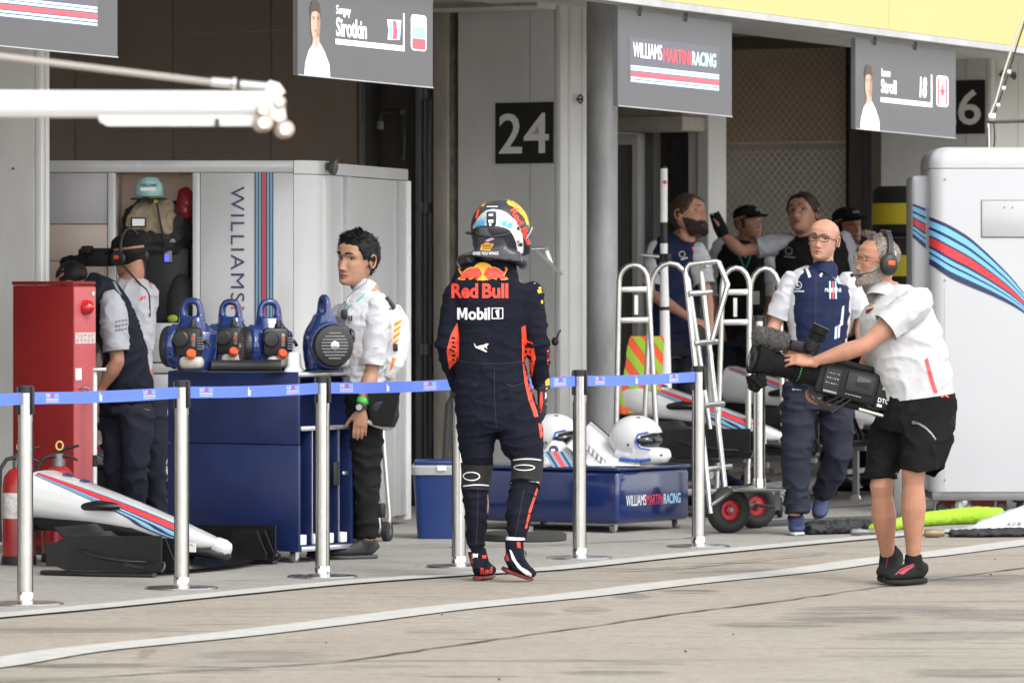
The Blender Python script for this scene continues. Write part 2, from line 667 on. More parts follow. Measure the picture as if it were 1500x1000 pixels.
joint([(560, 806), (800, 800), (1000, 790), (1130, 770)], 0.010, 0.008)
joint([(1100, 752), (1500, 726)], 0.02, 0.008)
joint([(500, 864), (600, 869)], 0.008, 0.004)
mb = MB()
for i in range(10):                              # small stones and rubber crumbs
 g = G(random.uniform(0, 1500), random.uniform(800, 1000))
 mb.sphere((g.x, g.y, 0.010), (random.uniform(.003, .007), random.uniform(.003, .009), .004), 6, 4)
tag(mb.build('rubber_crumbs', RUBBER), 'tiny dark rubber crumbs scattered over the pit lane', kind='stuff')

# ------------------------------------------------------------------ pit building
WALLG = mat('grey painted wall', (0.66, 0.66, 0.645), 0.6, var=0.10, scale=2.2, bump=0.08, bscale=60, stretch=(1, 1, .5))
WALLL = mat('light moulding paint', (0.70, 0.70, 0.685), 0.5, var=0.08, scale=3, stretch=(1, 1, .3))
BEIGE = mat('stained beige jamb', (0.36, 0.325, 0.28), 0.7, var=0.25, scale=7, stretch=(1, 1, .25))
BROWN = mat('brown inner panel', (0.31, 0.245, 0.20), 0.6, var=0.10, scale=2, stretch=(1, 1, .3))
DARKST = mat('dark steel rail', (0.055, 0.058, 0.060), 0.5, 0.4, var=0.25, scale=8)
YELLOW = mat('yellow fascia paint', (0.53, 0.445, 0.185), 0.5, var=0.02, scale=1)
LIPG = mat('grey fascia lip', (0.42, 0.42, 0.42), 0.5, var=0.15, scale=5)
RUST = mat('rusty bracket', (0.22, 0.13, 0.07), 0.8, var=0.5, scale=25)
BLACKPL = mat('black number plate', (0.012, 0.0115, 0.011), 0.6, var=0.15)
DIGIT = mat('grey digits', (0.80, 0.79, 0.77), 0.6, var=0.05)
CONC = mat('garage concrete', (0.66, 0.64, 0.61), 0.9, var=0.15)

mb = MB(); fbox(mb, -25, 40, 8.6, 8.9, 0, 4.4); setting('garage_back_wall', mb, CONC)
mb = MB(); fbox(mb, -25, 40, TF + .3, 8.6, 3.75, 3.95); setting('garage_ceiling', mb, CONC)

def cyl_ring(mb, c, axis, R, r, n=20):
 x, y, z = frame_from(axis)
 mb.tube([V(c) + x * R * cos(2 * pi * k / n) + y * R * sin(2 * pi * k / n) for k in range(n)], r, 8, closed=True)

def pier(s0, label, number, inward, thick, rings=(), zr=2.75, seam=None, grooves=()):
 base = c3(s0 + .2, TF + .5, 0, False)
 t = thing('garage_pier', label, 'wall', base)
 seam = seam or inward * .3
 mb = MB(); fbox(mb, s0, s0 + thick, TF + .004, TF + seam, 0.0, 4.2)
 mb.build('wall_panel', WALLG, t, world=True)
 mb = MB(); fbox(mb, s0, s0 + .35, TF + seam + .006, TF + inward, 0.0, 4.2)
 mb.build('wall_panel', WALLG, t, world=True)
 for a_, b_ in grooves:
  mb = MB(); fbox(mb, s0 + a_ + .003, s0 + b_ - .003, TF - .045, TF + .002, 0, 4.2, bev=.014)
  mb.build('corner_moulding', WALLL, t, smooth=40, world=True)
 for q in rings:
  mb = MB()
  p = c3(s0 + q, TF - .085, zr)
  cyl_ring(mb, p, -N, .024, .007)
  mb.tube([p + N * .05 + U * .024, p + U * .024], .008)
  mb.build('eye_bolt', DARKST, t, smooth=40, world=True)
 if number:
  q0, q1 = tp(number[2], s0), tp(number[1], s0)
  d = c3(s0, q0, 0).y
  z1, z0 = zp(number[3], d), zp(number[4], d)
  mb = MB(); fbox(mb, s0 - .012, s0 - .001, q0, q1, z0, z1)
  pl = mb.build('number_plate', BLACKPL, t, world=True)
  mb = MB()
  h = (z1 - z0) * .66
  zz = z0 + (z1 - z0) * .165
  w = q1 - q0
  for ch, k, wd in ((number[0][0], .93, .40), (number[0][1], .50, .435)):
   put_text(mb, ch, c3(s0 - .016, q0 + w * k, zz, False), -N * w * wd, Z * h, bold=.012)
  mb.build('digits', DIGIT, pl, world=True)
 return t
p24 = pier(S24, 'grey garage pier with the black plate 24, behind the racing driver', ('24', 727, 811.5, 149.5, 239), 1.02 - .3, .39,
           rings=(.17,), zr=2.58 + .06, seam=tp(777, S24) - TF, grooves=((0, .11), (.11, .26), (.26, .39)))
p26 = pier(S26, 'grey garage pier with black plate 26, behind the tall white cabinet', ('26', 1366, 1443.5, 117, 196), tp(1291, S26) - TF, .8,
           rings=(.10, .27), zr=2.91 + .2, seam=tp(1415, S26) - TF, grooves=((0, .08), (.08, .42), (.42, .8)))
pL = pier(SL, 'plain grey garage pier behind the red fire cabinet', None, 1.6, .10, grooves=((0, .045), (.045, .09)))
for py in (247, 332, 251):
 mb = MB()
 p = W(19 if py == 247 else 26, py, c3(SL, tp(20, SL), 0).y - .012)
 mb.box(p, (.012 if py == 247 else .12, .003, .012 if py == 247 else .0025), rz=radians(-32.8))
 mb.build('scuff_mark', DARKST, pL, world=True)

# door jamb, roller door rails and recess at the inner end of pier 24
jb = thing('roller_door_jamb', 'stained beige door jamb with dark steel guide rails left of plate 24', 'door frame', c3(S24, TF + .9, 0, False))
def span(mb, px0, px1, s0, thick, z0=0, z1=3.7, bev=0.0):
 return fbox(mb, s0, s0 + thick, tp(px1, s0), tp(px0, s0), z0, z1, bev)
mb = MB(); span(mb, 634, 655, S24 - .06, .3, bev=.01); mb.build('jamb', BEIGE, jb, smooth=40, world=True)
mb = MB(); span(mb, 655.5, 661, S24 - .03, .2); mb.build('jamb_edge', mat('dark jamb edge', (.17, .15, .125), .8, var=.4, scale=12), jb, world=True)  # darker mottled strip along the right edge of the jamb
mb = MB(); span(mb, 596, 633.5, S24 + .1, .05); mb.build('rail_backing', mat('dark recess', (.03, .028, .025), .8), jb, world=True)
RAIL = mat('guide rail steel', (.16, .165, .17), .4, .5, var=.2, scale=9, stretch=(1, 1, .2))
for a_, b_ in ((608, 617), (620, 624), (628, 632)):
 mb = MB(); span(mb, a_, b_, S24 + .02, .06, bev=.008); mb.build('guide_rail', RAIL, jb, smooth=40, world=True)
mb = MB()
for zz in (1.0, 1.9, 2.62, 3.0):
 for px in (619, 626):
  p = c3(S24, tp(px, S24), zz, False); mb.box(p, (.05, .03, .07), rz=UZ, bev=.005)
mb.build('rail_bracket', RAIL, jb, world=True)

# brown inner partition in pieces
part_w = thing('inner_partition', 'dark brown panelled partition above and behind the white cabinets', 'partition', c3(3.0, 3.5, 0, False))
edges = [-60, 110, 253, 397, 524]
for a_, b_ in zip(edges, edges[1:]):
 for z0, z1 in ((0, 3.08), (3.085, 3.74)):
  mb = MB(); span(mb, a_ + .6, b_ - .6, 3.0, .05, z0, z1, bev=.004)
  mb.build('partition_panel', BROWN, part_w, world=True)
mb = MB(); span(mb, 525, 529, 2.95, .1, bev=.004); mb.build('edge_trim', mat('grey trim', (.20, .185, .17), .6), part_w, world=True)
mb = MB(); span(mb, 529.5, 541, 3.0, .1); mb.build('edge_trim', mat('dark grey trim', (.075, .072, .068), .6), part_w, world=True)
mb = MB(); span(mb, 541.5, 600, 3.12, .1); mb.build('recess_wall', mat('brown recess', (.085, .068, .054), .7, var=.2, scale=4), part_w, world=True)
pp = thing('wall_pipe', 'dark bent pipe with elbow on the brown recess wall', 'pipe', c3(3.0, tp(590, 3.0), 2.3, False))
mb = MB()
d_ = c3(3.0, tp(575, 3.0), 0, False).y
mb.tube([W(557, 190, d_), W(557, 172, d_), W(561, 166, d_), W(568, 164, d_), W(590, 164, d_), W(590, 210, d_), W(589, 235, d_)], .017, 10)
mb.build('bent_pipe', DARKST, pp, smooth=60, world=True)
mb = MB()
mb.tube([W(557, 178, d_ - .005), W(557, 190, d_ - .005)], .024, 10)
mb.build('pipe_collar', GREYM, pp, smooth=40, world=True)
mb = MB()
mb.tube([W(586, 164, d_ - .005), W(594, 164, d_ - .005)], .024, 10)
mb.build('pipe_collar', GREYM, pp, smooth=40, world=True)

# beam under the soffit beside pier 24
bm_ = thing('soffit_beam', 'pale grey beam end at the top edge above the 24 plate', 'beam', c3(S24 - .4, TF + .6, 3.1, False))
mb = MB()
fbox(mb, S24 - .25, S24 - .04, tp(795, S24 - .2), tp(560, S24 - .2), 3.125 + .06, 3.55, bev=.008, grade=True)
mb.build('beam_body', WALLL, bm_, smooth=40, world=True)
mb = MB(); fbox(mb, S24 - .262, S24 - .252, tp(793, S24 - .2), tp(565, S24 - .2), 3.14 + .06, 3.17 + .06, grade=True)
mb.build('beam_flange', BEIGE, bm_, world=True)

# round column
GALV = mat('galvanised steel', (.30, .305, .305), .5, .2, var=.35, scale=4, stretch=(1, 1, .35))
colm = thing('round_column', 'round galvanised steel column beside the 24 pier', 'column', W(882, 0, 33.6) * V((1, 1, 0)) if False else V((132 * 33.6 / FPX, 33.6, 0)))
mb = MB(); mb.lathe([(.096, .03), (.096, 3.4)], n=32); mb.build('shaft', GALV, colm, smooth=40)
mb = MB(); mb.lathe([(.15, 0), (.15, .025), (.1, .03)], n=32); mb.build('base_plate', GREYM, colm, smooth=30)

# canopy
cn = thing('canopy', 'yellow fascia canopy over the garage fronts at the top right', 'canopy', c3(0, 0, 3, False))
mb = MB()
for a_ in range(-9, 12):
 s0, s1 = a_ * 3.0, a_ * 3.0 + 2.996
 c_a, c_b = c3(s0, -.1, 0), c3(s1, -.1, 0)
 za, zb = 3.045 + .006, 4.7
 o = [c3(s0, -.1, za), c3(s1, -.1, za), c3(s1, -.1, zb), c3(s0, -.1, zb)]
 q = [p + N * .05 for p in o]
 mb2 = MB()
 a = mb2.vs(o); b = mb2.vs(q)
 mb2.f(a); mb2.f(list(reversed(b)))
 for k in range(4):
  mb2.f([a[(k + 1) % 4], a[k], b[k], b[(k + 1) % 4]])
 mb2.build('fascia_panel', YELLOW, cn, world=True)
def graded_bar(mb, s0, s1, t0, t1, z0, z1):
 o = [c3(s, t, z) for s in (s0, s1) for t, z in ((t0, z0), (t1, z0), (t1, z1), (t0, z1))]
 a = mb.vs(o[:4]); b = mb.vs(o[4:])
 mb.f(a); mb.f(list(reversed(b)))
 for k in range(4):
  mb.f([a[(k + 1) % 4], a[k], b[k], b[(k + 1) % 4]])
 return mb
mb = MB(); graded_bar(mb, -27, 33, -.115, .02, 3.008, 3.047); mb.build('lip', LIPG, cn, world=True)
mb = MB(); graded_bar(mb, -27, 33, .021, TF + .3, 3.22, 3.32); mb.build('soffit', mat('soffit board', (.76, .75, .73), .8), cn, world=True)
mb = MB(); graded_bar(mb, -27, 33, TF + .06, TF + .3, 3.321, 6.5); mb.build('upper_wall', WALLG, cn, world=True)
mb = MB(); graded_bar(mb, -27, 33, .03, .06, 3.04, 3.09); mb.build('hanging_rail', RUST, cn, world=True)
mb = MB(); graded_bar(mb, -27, 33, -.06, TF + .2, 4.705, 4.8); mb.build('canopy_roof', CONC, cn, world=True)

# bay between the piers 24 and 26
bay = thing('inner_doorway', 'grey door in a pale frame behind the round column', 'doorway', c3(6, 3, 0, False))
sB = 6.6
DOORG = mat('grey door', (.17, .17, .18), .5, var=.05)
mb = MB(); span(mb, 850, 925, sB + .05, .05, 0, zp(207, 37.8)); mb.build('door_leaf', DOORG, bay, world=True)
mb = MB(); span(mb, 926, 934, sB, .12, 0, zp(191, 37.8)); span(mb, 850, 925.8, sB, .12, zp(207, 37.8) + .004, zp(191, 37.8)); mb.build('door_frame', WALLL, bay, world=True)
mb = MB(); span(mb, 895, 1000, sB - .35, .32, zp(189, 37.5) , zp(166, 37.5), bev=.02); mb.build('shutter_box', mat('cream shutter box', (.50, .455, .40), .6, var=.12, scale=6), bay, smooth=40, world=True)
mb = MB(); span(mb, 895, 999, sB - .3, .3, zp(166, 37.5) + .004, 3.7); mb.build('header_wall', BEIGE, bay, world=True)
mb = MB(); span(mb, 941, 957, sB + .1, .1); mb.build('door_rail', RAIL, bay, world=True)
mb = MB(); span(mb, 935, 940.7, sB + .12, .05); span(mb, 957.5, 985, sB + .25, .05); mb.build('side_wall', mat('brown side wall', (.125, .10, .078), .8, var=.3, scale=9), bay, world=True)
mb = MB(); span(mb, 983, 1007.5, sB + .05, .1); mb.build('dark_rail', DARKST, bay, world=True)
mb = MB(); span(mb, 1008, 1020.5, sB - .02, .2, bev=.006); mb.build('post', WALLG, bay, world=True)
mb = MB(); span(mb, 1021, 1038, sB - .05, .25, bev=.01); mb.build('post', WALLL, bay, world=True)

# wire mesh wall
gr = thing('mesh_wall', 'expanded metal mesh wall over brown boards behind the mechanics', 'mesh wall', c3(8.6, 3, 0, False))
sM = 8.6
mb = MB(); span(mb, 1000, 1290, sM + .12, .05, 2.45, 3.74); mb.build('upper_board', mat('brown board', (.56, .44, .33), .75, var=.12, scale=2), gr, world=True)
mb = MB(); span(mb, 1000, 1290, sM + .12, .05, 0, 2.445); mb.build('lower_board', mat('dull green brown board', (.56, .52, .45), .75, var=.12, scale=2), gr, world=True)
MESHM = mat('pale mesh wire', (.88, .85, .78), .5, 0, var=.1)
MESHD = mat('brown mesh wire', (.75, .62, .50), .6, 0, var=.1)
def lattice(z0, z1, m, nm):
 mb = MB()
 t1, t0 = tp(1036, sM), tp(1243, sM)
 cw, chh = .062, .034
 nr = int((z1 - z0) / chh)
 nc = int((t1 - t0) / cw)
 for r in range(nr):
  pts = []
  for c in range(nc * 2 + 1):
   up = (c + r) % 2
   pts.append(c3(sM, t0 + c * cw / 2, z0 + r * chh + (chh * .46 if up else -chh * .46), False))
  mb.strip([p for p in pts], V((0, 0, .009)))
 o = mb.build(nm, m, gr, world=True)
 o['kind'] = 'stuff'
lattice(.2, 2.44, MESHM, 'mesh_wire')
lattice(2.46, 3.3, MESHD, 'mesh_wire')
mb = MB(); span(mb, 1036, 1244, sM - .01, .03, 2.437, 2.455); mb.build('mesh_rail', MESHD, gr, world=True)
mb = MB(); span(mb, 1036, 1300, sM - .3, .2, zp(66, 39.5), zp(48, 39.5)); mb.build('header_beam', mat('brown beam', (.12, .10, .085), .7), gr, world=True)
mb = MB(); span(mb, 1239, 1243, sM - .02, .06); mb.build('mesh_edge', BLACK, gr, world=True)
mb = MB(); span(mb, 1243.5, 1264, sM - .05, .1); mb.build('post', mat('brown post', (.13, .11, .095), .7), gr, world=True)
mb = MB(); span(mb, 1264.5, 1276, sM - .08, .1); mb.build('post', RAIL, gr, world=True)
mb = MB(); span(mb, 1276.5, 1291, sM - .1, .1); mb.build('post', BEIGE, gr, world=True)
# ------------------------------------------------------------------ barrier posts and belts
BELT = mat('blue woven belt', (0.10, 0.18, 0.70), 0.6, var=0.05, scale=30, bump=.1, bscale=300)
def make_post():
 t = thing('barrier_post', '', 'barrier post')
 mb = MB(); mb.lathe([(.172, 0), (.174, .006), (.165, .013), (.06, .018), (.04, .02)], n=40)
 mb.build('base_plate', STEEL, t, smooth=35)
 mb = MB(); mb.lathe([(.0335, .018), (.0335, .955)], n=28)
 mb.build('pole', STEEL, t, smooth=40)
 mb = MB(); mb.lathe([(.0375, .018), (.0375, .05), (.0345, .06)], n=28)
 mb.build('collar', CHROME, t, smooth=40)
 for sx in (-1, 1):
  mb = MB(); mb.box((sx * .0315, 0, .44), (.007, .017, .76)); mb.build('dark_reflection', BLACK, t)  # black strips stand for the dark reflections down the pole's sides
  mb = MB(); mb.box((sx * .0345, -.004, .915), (.012, .05, .125), bev=.004); mb.build('belt_clip', BLACK, t, smooth=40)
 mb = MB(); mb.lathe([(.037, .95), (.0375, .978), (.033, .983)], n=28); mb.build('cap', BLACK, t, smooth=40)
 return t
posts_px = [(37, 886, 'barrier post at the left picture edge in front of the red fire cabinet'),
   (266, 863, 'barrier post in front of the grounded front wing'),
   (472.5, 846, 'barrier post in front of the shelf side of the blue tool cart'),
   (672, 831, 'barrier post partly hidden behind the leg of the racing driver'),
   (849, 818.5, 'barrier post just right of the racing driver'),
   (1023, 801.5, 'barrier post at the belt end beside the sack truck wheels')]
post0 = make_post()
PP = []
for i, (px, py, lb) in enumerate(posts_px):
 o = post0 if i == 0 else copy_tree(post0)
 g = G(px, py)
 PP.append(g)
 place(o, g, (0, 0, radians(random.uniform(-3, 3))))
 tag(o, lb, 'barrier post', 'barrier posts along the belt line')
o = copy_tree(post0)
place(o, W(1112, 719, 31.0), (0, 0, 0))
o.location.z = .262
tag(o, 'barrier post standing on the toe plate of the sack truck', 'barrier post', 'barrier posts along the belt line')

def logo_wmr(mb, o, x, h):
 """three word logo with stripes below; o bottom left, x full width vector, h height vector; slots 0 white 1 red 2 blue"""
 put_text(mb, 'WILLIAMS', o + h * .52, x * .355, h * .48, bold=0, mi=0)
 put_text(mb, 'MARTINI', o + x * .365 + h * .52, x * .325, h * .46, bold=0, mi=1)
 put_text(mb, 'RACING', o + x * .70 + h * .52, x * .30, h * .46, bold=.01, mi=2)
 for v0, v1, mi in ((.34, .40, 2), (.25, .31, 2), (.14, .22, 1), (.07, .115, 2), (0, .045, 2)):
  mb.mi = mi
  mb.poly([o + h * v0, o + x + h * v0, o + x + h * v1, o + h * v1])
ZB = .925
def belt(a, b, lb, logos=(.14, .80), mid=.47):
 L = (b - a).length
 t = thing('barrier_belt', lb, 'belt', a.lerp(b, .5) + Z * ZB, 0, 'blue belts between the posts')
 d = (b - a).normalized()
 fn = V((d.y, -d.x, 0))
 if fn.y > 0: fn = -fn
 def at(u, z=0, off=0):
  return a + d * (.041 + u * (L - .082)) + Z * (ZB + z - .006 * 4 * u * (1 - u)) + fn * (off + .002 * sin(u * 9))
 mb = MB()
 n = 24
 rows = [[mb.bm.verts.new(at(k / n, z, o_)) for z, o_ in ((-.027, 0), (.027, 0), (.027, -.0015), (-.027, -.0015))] for k in range(n + 1)]
 mb.skin(rows, cap=True)
 bt = mb.build('webbing', BELT, t, world=True)
 for u in logos:
  w = .115 / L
  mb = MB(); logo_wmr(mb, at(u - w / 2, -.019, .0016), at(u + w / 2, -.019, .0016) - at(u - w / 2, -.019, .0016), V((0, 0, .04)))
  mb.build('printed_logo', [PRINT_WHITE, PRINT_RED, PRINT_BLUE], bt, world=True)
 if mid:
  w = .028 / L
  mb = MB(); put_text(mb, 'flex', at(mid - w / 2, -.02, .0016), at(mid + w / 2, -.02, .0016) - at(mid - w / 2, -.02, .0016), V((0, 0, .04)), bold=.03, shear=.2)
  mb.build('printed_word', PRINT_WHITE, bt, world=True)
belt(PP[0] - (PP[1] - PP[0]), PP[0], 'blue printed belt running out of the picture on the left')
belt(PP[0], PP[1], 'blue printed belt crossing in front of the red fire cabinet')
belt(PP[1], PP[2], 'blue printed belt crossing in front of the blue tool cart')
belt(PP[2], PP[3], 'blue printed belt crossing in front of the marshal with the bag')
belt(PP[3], PP[4], 'blue printed belt passing behind the racing driver', logos=(.05, .86))
belt(PP[4], PP[5], 'blue printed belt crossing in front of the round column and white helmets')

# ------------------------------------------------------------------ hanging signs
def emat(name, col, strength, rough=.35):
 m = mat(name, col, rough, var=0)
 p = m.node_tree.nodes['Principled BSDF']
 p.inputs['Emission Color'].default_value = (*col, 1)
 p.inputs['Emission Strength'].default_value = strength
 return m
SG = emat('sign grey screen', (.07, .07, .074), .22, .3)
SG2 = emat('sign violet grey screen', (.085, .08, .10), .28, .3)
SW = emat('sign white pixels', (.85, .86, .88), .5)
SR = emat('sign red pixels', (.75, .06, .08), .5)
SB = emat('sign pale blue pixels', (.40, .72, .90), .5)
SBL = emat('sign blue pixels', (.20, .36, .75), .45)
SN = emat('sign navy pixels', (.03, .04, .12), .2)
SKINP = emat('sign portrait skin', (.40, .25, .18), .35)
HAIRP = emat('sign portrait hair', (.05, .03, .02), .2)
SHADEP = emat('sign portrait grey', (.30, .31, .33), .3)
SIGNM = [SG, SW, SR, SB, SBL, SN, SKINP, HAIRP, SHADEP, SG2, emat('sign portrait skin shaded', (.27, .155, .11), .25)]
def make_sign(px0, px1, lb, kind):
 s0, s1 = sp(px0, 0), sp(px1, 0)
 zb, zt = 2.434, 2.988
 t = thing('hanging_sign', lb, 'sign', c3((s0 + s1) / 2, 0, zb), 0, 'grey signs hanging under the canopy')
 def at(u, v, off=0.0):
  return c3(s0 + (s1 - s0) * u, -off, zb + (zt - zb) * v)
 mb = MB()
 a = mb.vs([at(0, 0), at(1, 0), at(1, 1), at(0, 1)]); b = mb.vs([at(0, 0, -.03), at(1, 0, -.03), at(1, 1, -.03), at(0, 1, -.03)])
 mb.f(a); mb.f(list(reversed(b)))
 for k in range(4): mb.f([a[(k + 1) % 4], a[k], b[k], b[(k + 1) % 4]])
 mb.build('panel', SG, t, world=True)
 mb = MB()
 for p, q in ((at(0, 0, .003), at(1, 0, .003)),):
  mb.tube([p, q], .004, 6)
 mb.build('edge_rail', LIPG, t, world=True)
 for u in (.18, .58):
  mb = MB()
  c = at(u, 1.005, .008)
  mb.tube([c + U * .012 * cos(k * pi / 6) + Z * (.028 * sin(k * pi / 6) - .004) for k in range(12)], .0035, 6, closed=True)
  mb.build('hook', DARKST, t, smooth=60, world=True)
 pm = MB()
 def rect(u0, v0, u1, v1, mi, off=.003):
  pm.mi = mi
  pm.poly([at(u0, v0, off), at(u1, v0, off), at(u1, v1, off), at(u0, v1, off)])
 def pol(pts, mi, off=.003):
  pm.mi = mi
  pm.poly([at(u, v, off) for u, v in pts])
 def txt(s, u0, v0, u1, v1, mi, bold=.03, shear=0, off=.004):
  put_text(pm, s, at(u0, v0, off), at(u1, v0, off) - at(u0, v0, off), at(u0, v1, off) - at(u0, v0, off), bold=bold, mi=mi, shear=shear)
 def rrect(u0, v0, u1, v1, mi, r=.02, off=.003):
  pts = []
  for cx, cy, a0 in ((u1 - r, v1 - r * 2, 0), (u0 + r, v1 - r * 2, 90), (u0 + r, v0 + r * 2, 180), (u1 - r, v0 + r * 2, 270)):
   for k in range(5):
    a = radians(a0 + k * 22.5)
    pts.append((cx + r * cos(a), cy + r * 2 * sin(a)))
  pol(pts, mi, off)
 if kind == 'logo':
  rect(.095, .245, .885, .72, 9, .0015)
  txt('WILLIAMS', .126, .515, .375, .672, 1, .0)
  txt('MARTINI', .385, .50, .625, .645, 2, .0)
  txt('RACING', .64, .50, .852, .645, 3, .02)
  for v0, v1, mi in ((.41, .43, 3), (.38, .40, 3), (.325, .365, 2), (.295, .313, 3), (.262, .282, 3)):
   rect(.107, v0, .88, v1, mi)
 else:
  dv = .03 if kind == 'first' else 0.0
  # plain portrait: shoulders in a white suit, neck, head, hair
  pol([(.045, 0), (.23, 0), (.225, .12), (.19, .24), (.15, .33), (.115, .33), (.075, .23), (.052, .12)], 1)
  pol([(.10, .27), (.155, .27), (.15, .40), (.107, .40)], 6, .0035)
  pol([(.09 + .068 * (.5 + .5 * cos(k * pi / 8)) , .50 + .17 * sin(k * pi / 8)) for k in range(16)], 6, .004)
  pol([(.088, .55), (.095, .60), (.125, .615), (.152, .595), (.157, .54), (.160, .62), (.148, .70), (.122, .725), (.098, .70), (.086, .63)], 7, .0045)
  pol([(.103, .535), (.117, .535), (.117, .545), (.103, .545)], 7, .005); pol([(.133, .535), (.147, .535), (.147, .545), (.133, .545)], 7, .005)
  pol([(.128, .36), (.150, .38), (.157, .46), (.158, .55), (.152, .60), (.137, .60), (.132, .50), (.136, .46), (.128, .44)], 10, .0043)  # shadow side of the face, shade drawn as a darker skin colour
  pol([(.100, .552), (.118, .556), (.118, .562), (.100, .560)], 7, .005); pol([(.132, .556), (.149, .552), (.149, .560), (.132, .562)], 7, .005)
  pol([(.075, .18), (.09, .26), (.108, .33), (.125, .27), (.15, .33), (.155, .30), (.125, .22), (.10, .29), (.085, .2)], 8, .0042)
  pol([(.113, .425), (.136, .425), (.132, .437), (.117, .437)], 2, .005)
  pol([(.12, 0), (.123, 0), (.135, .27), (.131, .27)], 8, .004)
  pol([(.205, .03), (.209, .03), (.185, .23), (.180, .22)], 8, .004)
  if kind == 'first':
   txt('Sergey', .273, .585, .380, .695, 1, .012)
   txt('Sirotkin', .273, .40, .497, .58, 1, .02)
   ub, us, uf = .777, .65, .83
   pol([(.655, .42), (.745, .43), (.755, .62), (.65, .61), (.66, .52)], 1, .0034)
   for r_, mi in ((.435, 4), (.495, 4), (.555, 4)):
    rect(.66, r_, .745, r_ + .045, mi, .004)
   pol([(.69, .43), (.72, .43), (.725, .52), (.715, .61), (.69, .61), (.695, .52)], 2, .005)
  else:
   txt('Lance', .25, .61, .335, .70, 1, .01)
   txt('Stroll', .245, .425, .395, .58, 1, .02)
   txt('18', .628, .42, .70, .655, 1, .02, shear=.12)
   ub, uf = .75, .80
  rect(.27 if kind == 'first' else .243, .325, ub + .004, .375, 1)
  rect(ub - .006, .376, ub + .004, .69, 1)
  u0, u1, v0, v1 = uf, uf + .118, .345, .69
  rrect(u0, v0, u1, v1, 1)
  if kind == 'first':
   rect(u0 + .008, v0 + .115, u1 - .008, v0 + .225, 4, .004)
   rrect(u0 + .008, v0 + .012, u1 - .008, v0 + .118, 2, .01, .0036)
  else:
   rect(u0 + .01, v0 + .025, u0 + .031, v1 - .025, 2, .004); rect(u1 - .031, v0 + .025, u1 - .01, v1 - .025, 2, .004)
   cx, cy = (u0 + u1) / 2, (v0 + v1) / 2
   leaf = [(0, -.10), (.003, -.05), (.020, -.055), (.017, -.03), (.030, .0), (.024, .01), (.025, .035), (.014, .02), (.012, .075), (.007, .06), (0, .10)]
   pol([(cx + a * .9, cy + b) for a, b in leaf] + [(cx - a * .9, cy + b) for a, b in reversed(leaf[1:-1])], 2, .004)
 pm.build('screen_print', SIGNM, t, world=True, norm=False)
 return t
make_sign(172 - 262, 172, 'grey sign with red and pale blue stripes cut off at the upper left', 'logo')
make_sign(436, 634, 'grey sign with the name Sergey Sirotkin and a white blue red flag', 'first')
make_sign(905, 1072, 'grey sign with three coloured words over stripes, beside the round column', 'logo')
make_sign(1253, 1400, 'grey sign with the name Lance Stroll and a maple leaf flag', 'second')

# ------------------------------------------------------------------ white garage cabinets
cb = thing('garage_cabinet', 'long white garage cabinet with vertical lettering, stripes and an open niche', 'cabinet', V((-1.6, 30.3, 0)))
dC = 30.2
xC = lambda px: (px - 750) * dC / FPX
zC = lambda py: zp(py, dC)
CW = mat('cabinet white', (.45, .45, .45), .25, var=.02, coat=.3)
CG = mat('cabinet grey inset', (.34, .33, .335), .4, var=.03)
CBG = mat('cabinet inset warm lit', (.42, .34, .29), .5, var=.05)  # warm light on the lower insets put into the colour
NICHE = mat('niche lining warm lit', (.80, .66, .55), .6, var=.06, scale=3)  # beige lining, with the niche's warm light put into its colour
def slab(px0, px1, py0, py1, m, nm, y0=0.0, th=.1, bev=.004):
 z1 = zC(py0) if py0 is not None else 2.1
 z0 = zC(py1) if py1 is not None else 0.06
 mb = MB(); mb.box(((xC(px0) + xC(px1)) / 2, dC + y0 + th / 2, (z0 + z1) / 2), (xC(px1) - xC(px0), th, z1 - z0), bev=bev)
 return mb.build(nm, m, cb, smooth=40, world=True)
slab(0, 64.5, 235, None, CW, 'frame_post')
slab(65, 430, 235, 252.5, CW, 'top_rail')
slab(158, 169.5, 253, None, CW, 'frame_post')
slab(282, 293, 253, None, CW, 'frame_post')
slab(293.5, 430, 253, None, CW, 'lettered_panel', .003)
slab(65, 157.5, 253, 328, CG, 'inset_panel', .012)
slab(65, 157.5, 329, 382, CBG, 'inset_panel', .006)
slab(65, 157.5, 383, None, CBG, 'inset_panel', .012)
slab(170, 281.5, 473, 530, CW, 'drawer_front', .004)
for a_, b_ in ((532, 546), (548, 598), (600, 680), (682, 800)):
 slab(170, 281.5, a_, b_, CW, 'drawer_front', .004)
slab(170, 281.5, 253, 473, NICHE, 'niche_back', .42, .02)
mb = MB(); mb.box((xC(170) - .008, dC + .26, (zC(253) + zC(473)) / 2), (.012, .32, zC(253) - zC(473))); mb.build('niche_side', NICHE, cb, world=True)
mb = MB(); mb.box((xC(281.5) + .008, dC + .26, (zC(253) + zC(473)) / 2), (.012, .32, zC(253) - zC(473))); mb.build('niche_side', NICHE, cb, world=True)
mb = MB(); mb.box((xC(226), dC + .26, zC(473) - .008), (xC(281) - xC(170), .32, .012)); mb.build('niche_shelf', CW, cb, world=True)
mb = MB(); mb.box((xC(226), dC + .26, zC(253) + .008), (xC(281) - xC(170), .32, .012)); mb.build('niche_top', NICHE, cb, world=True)
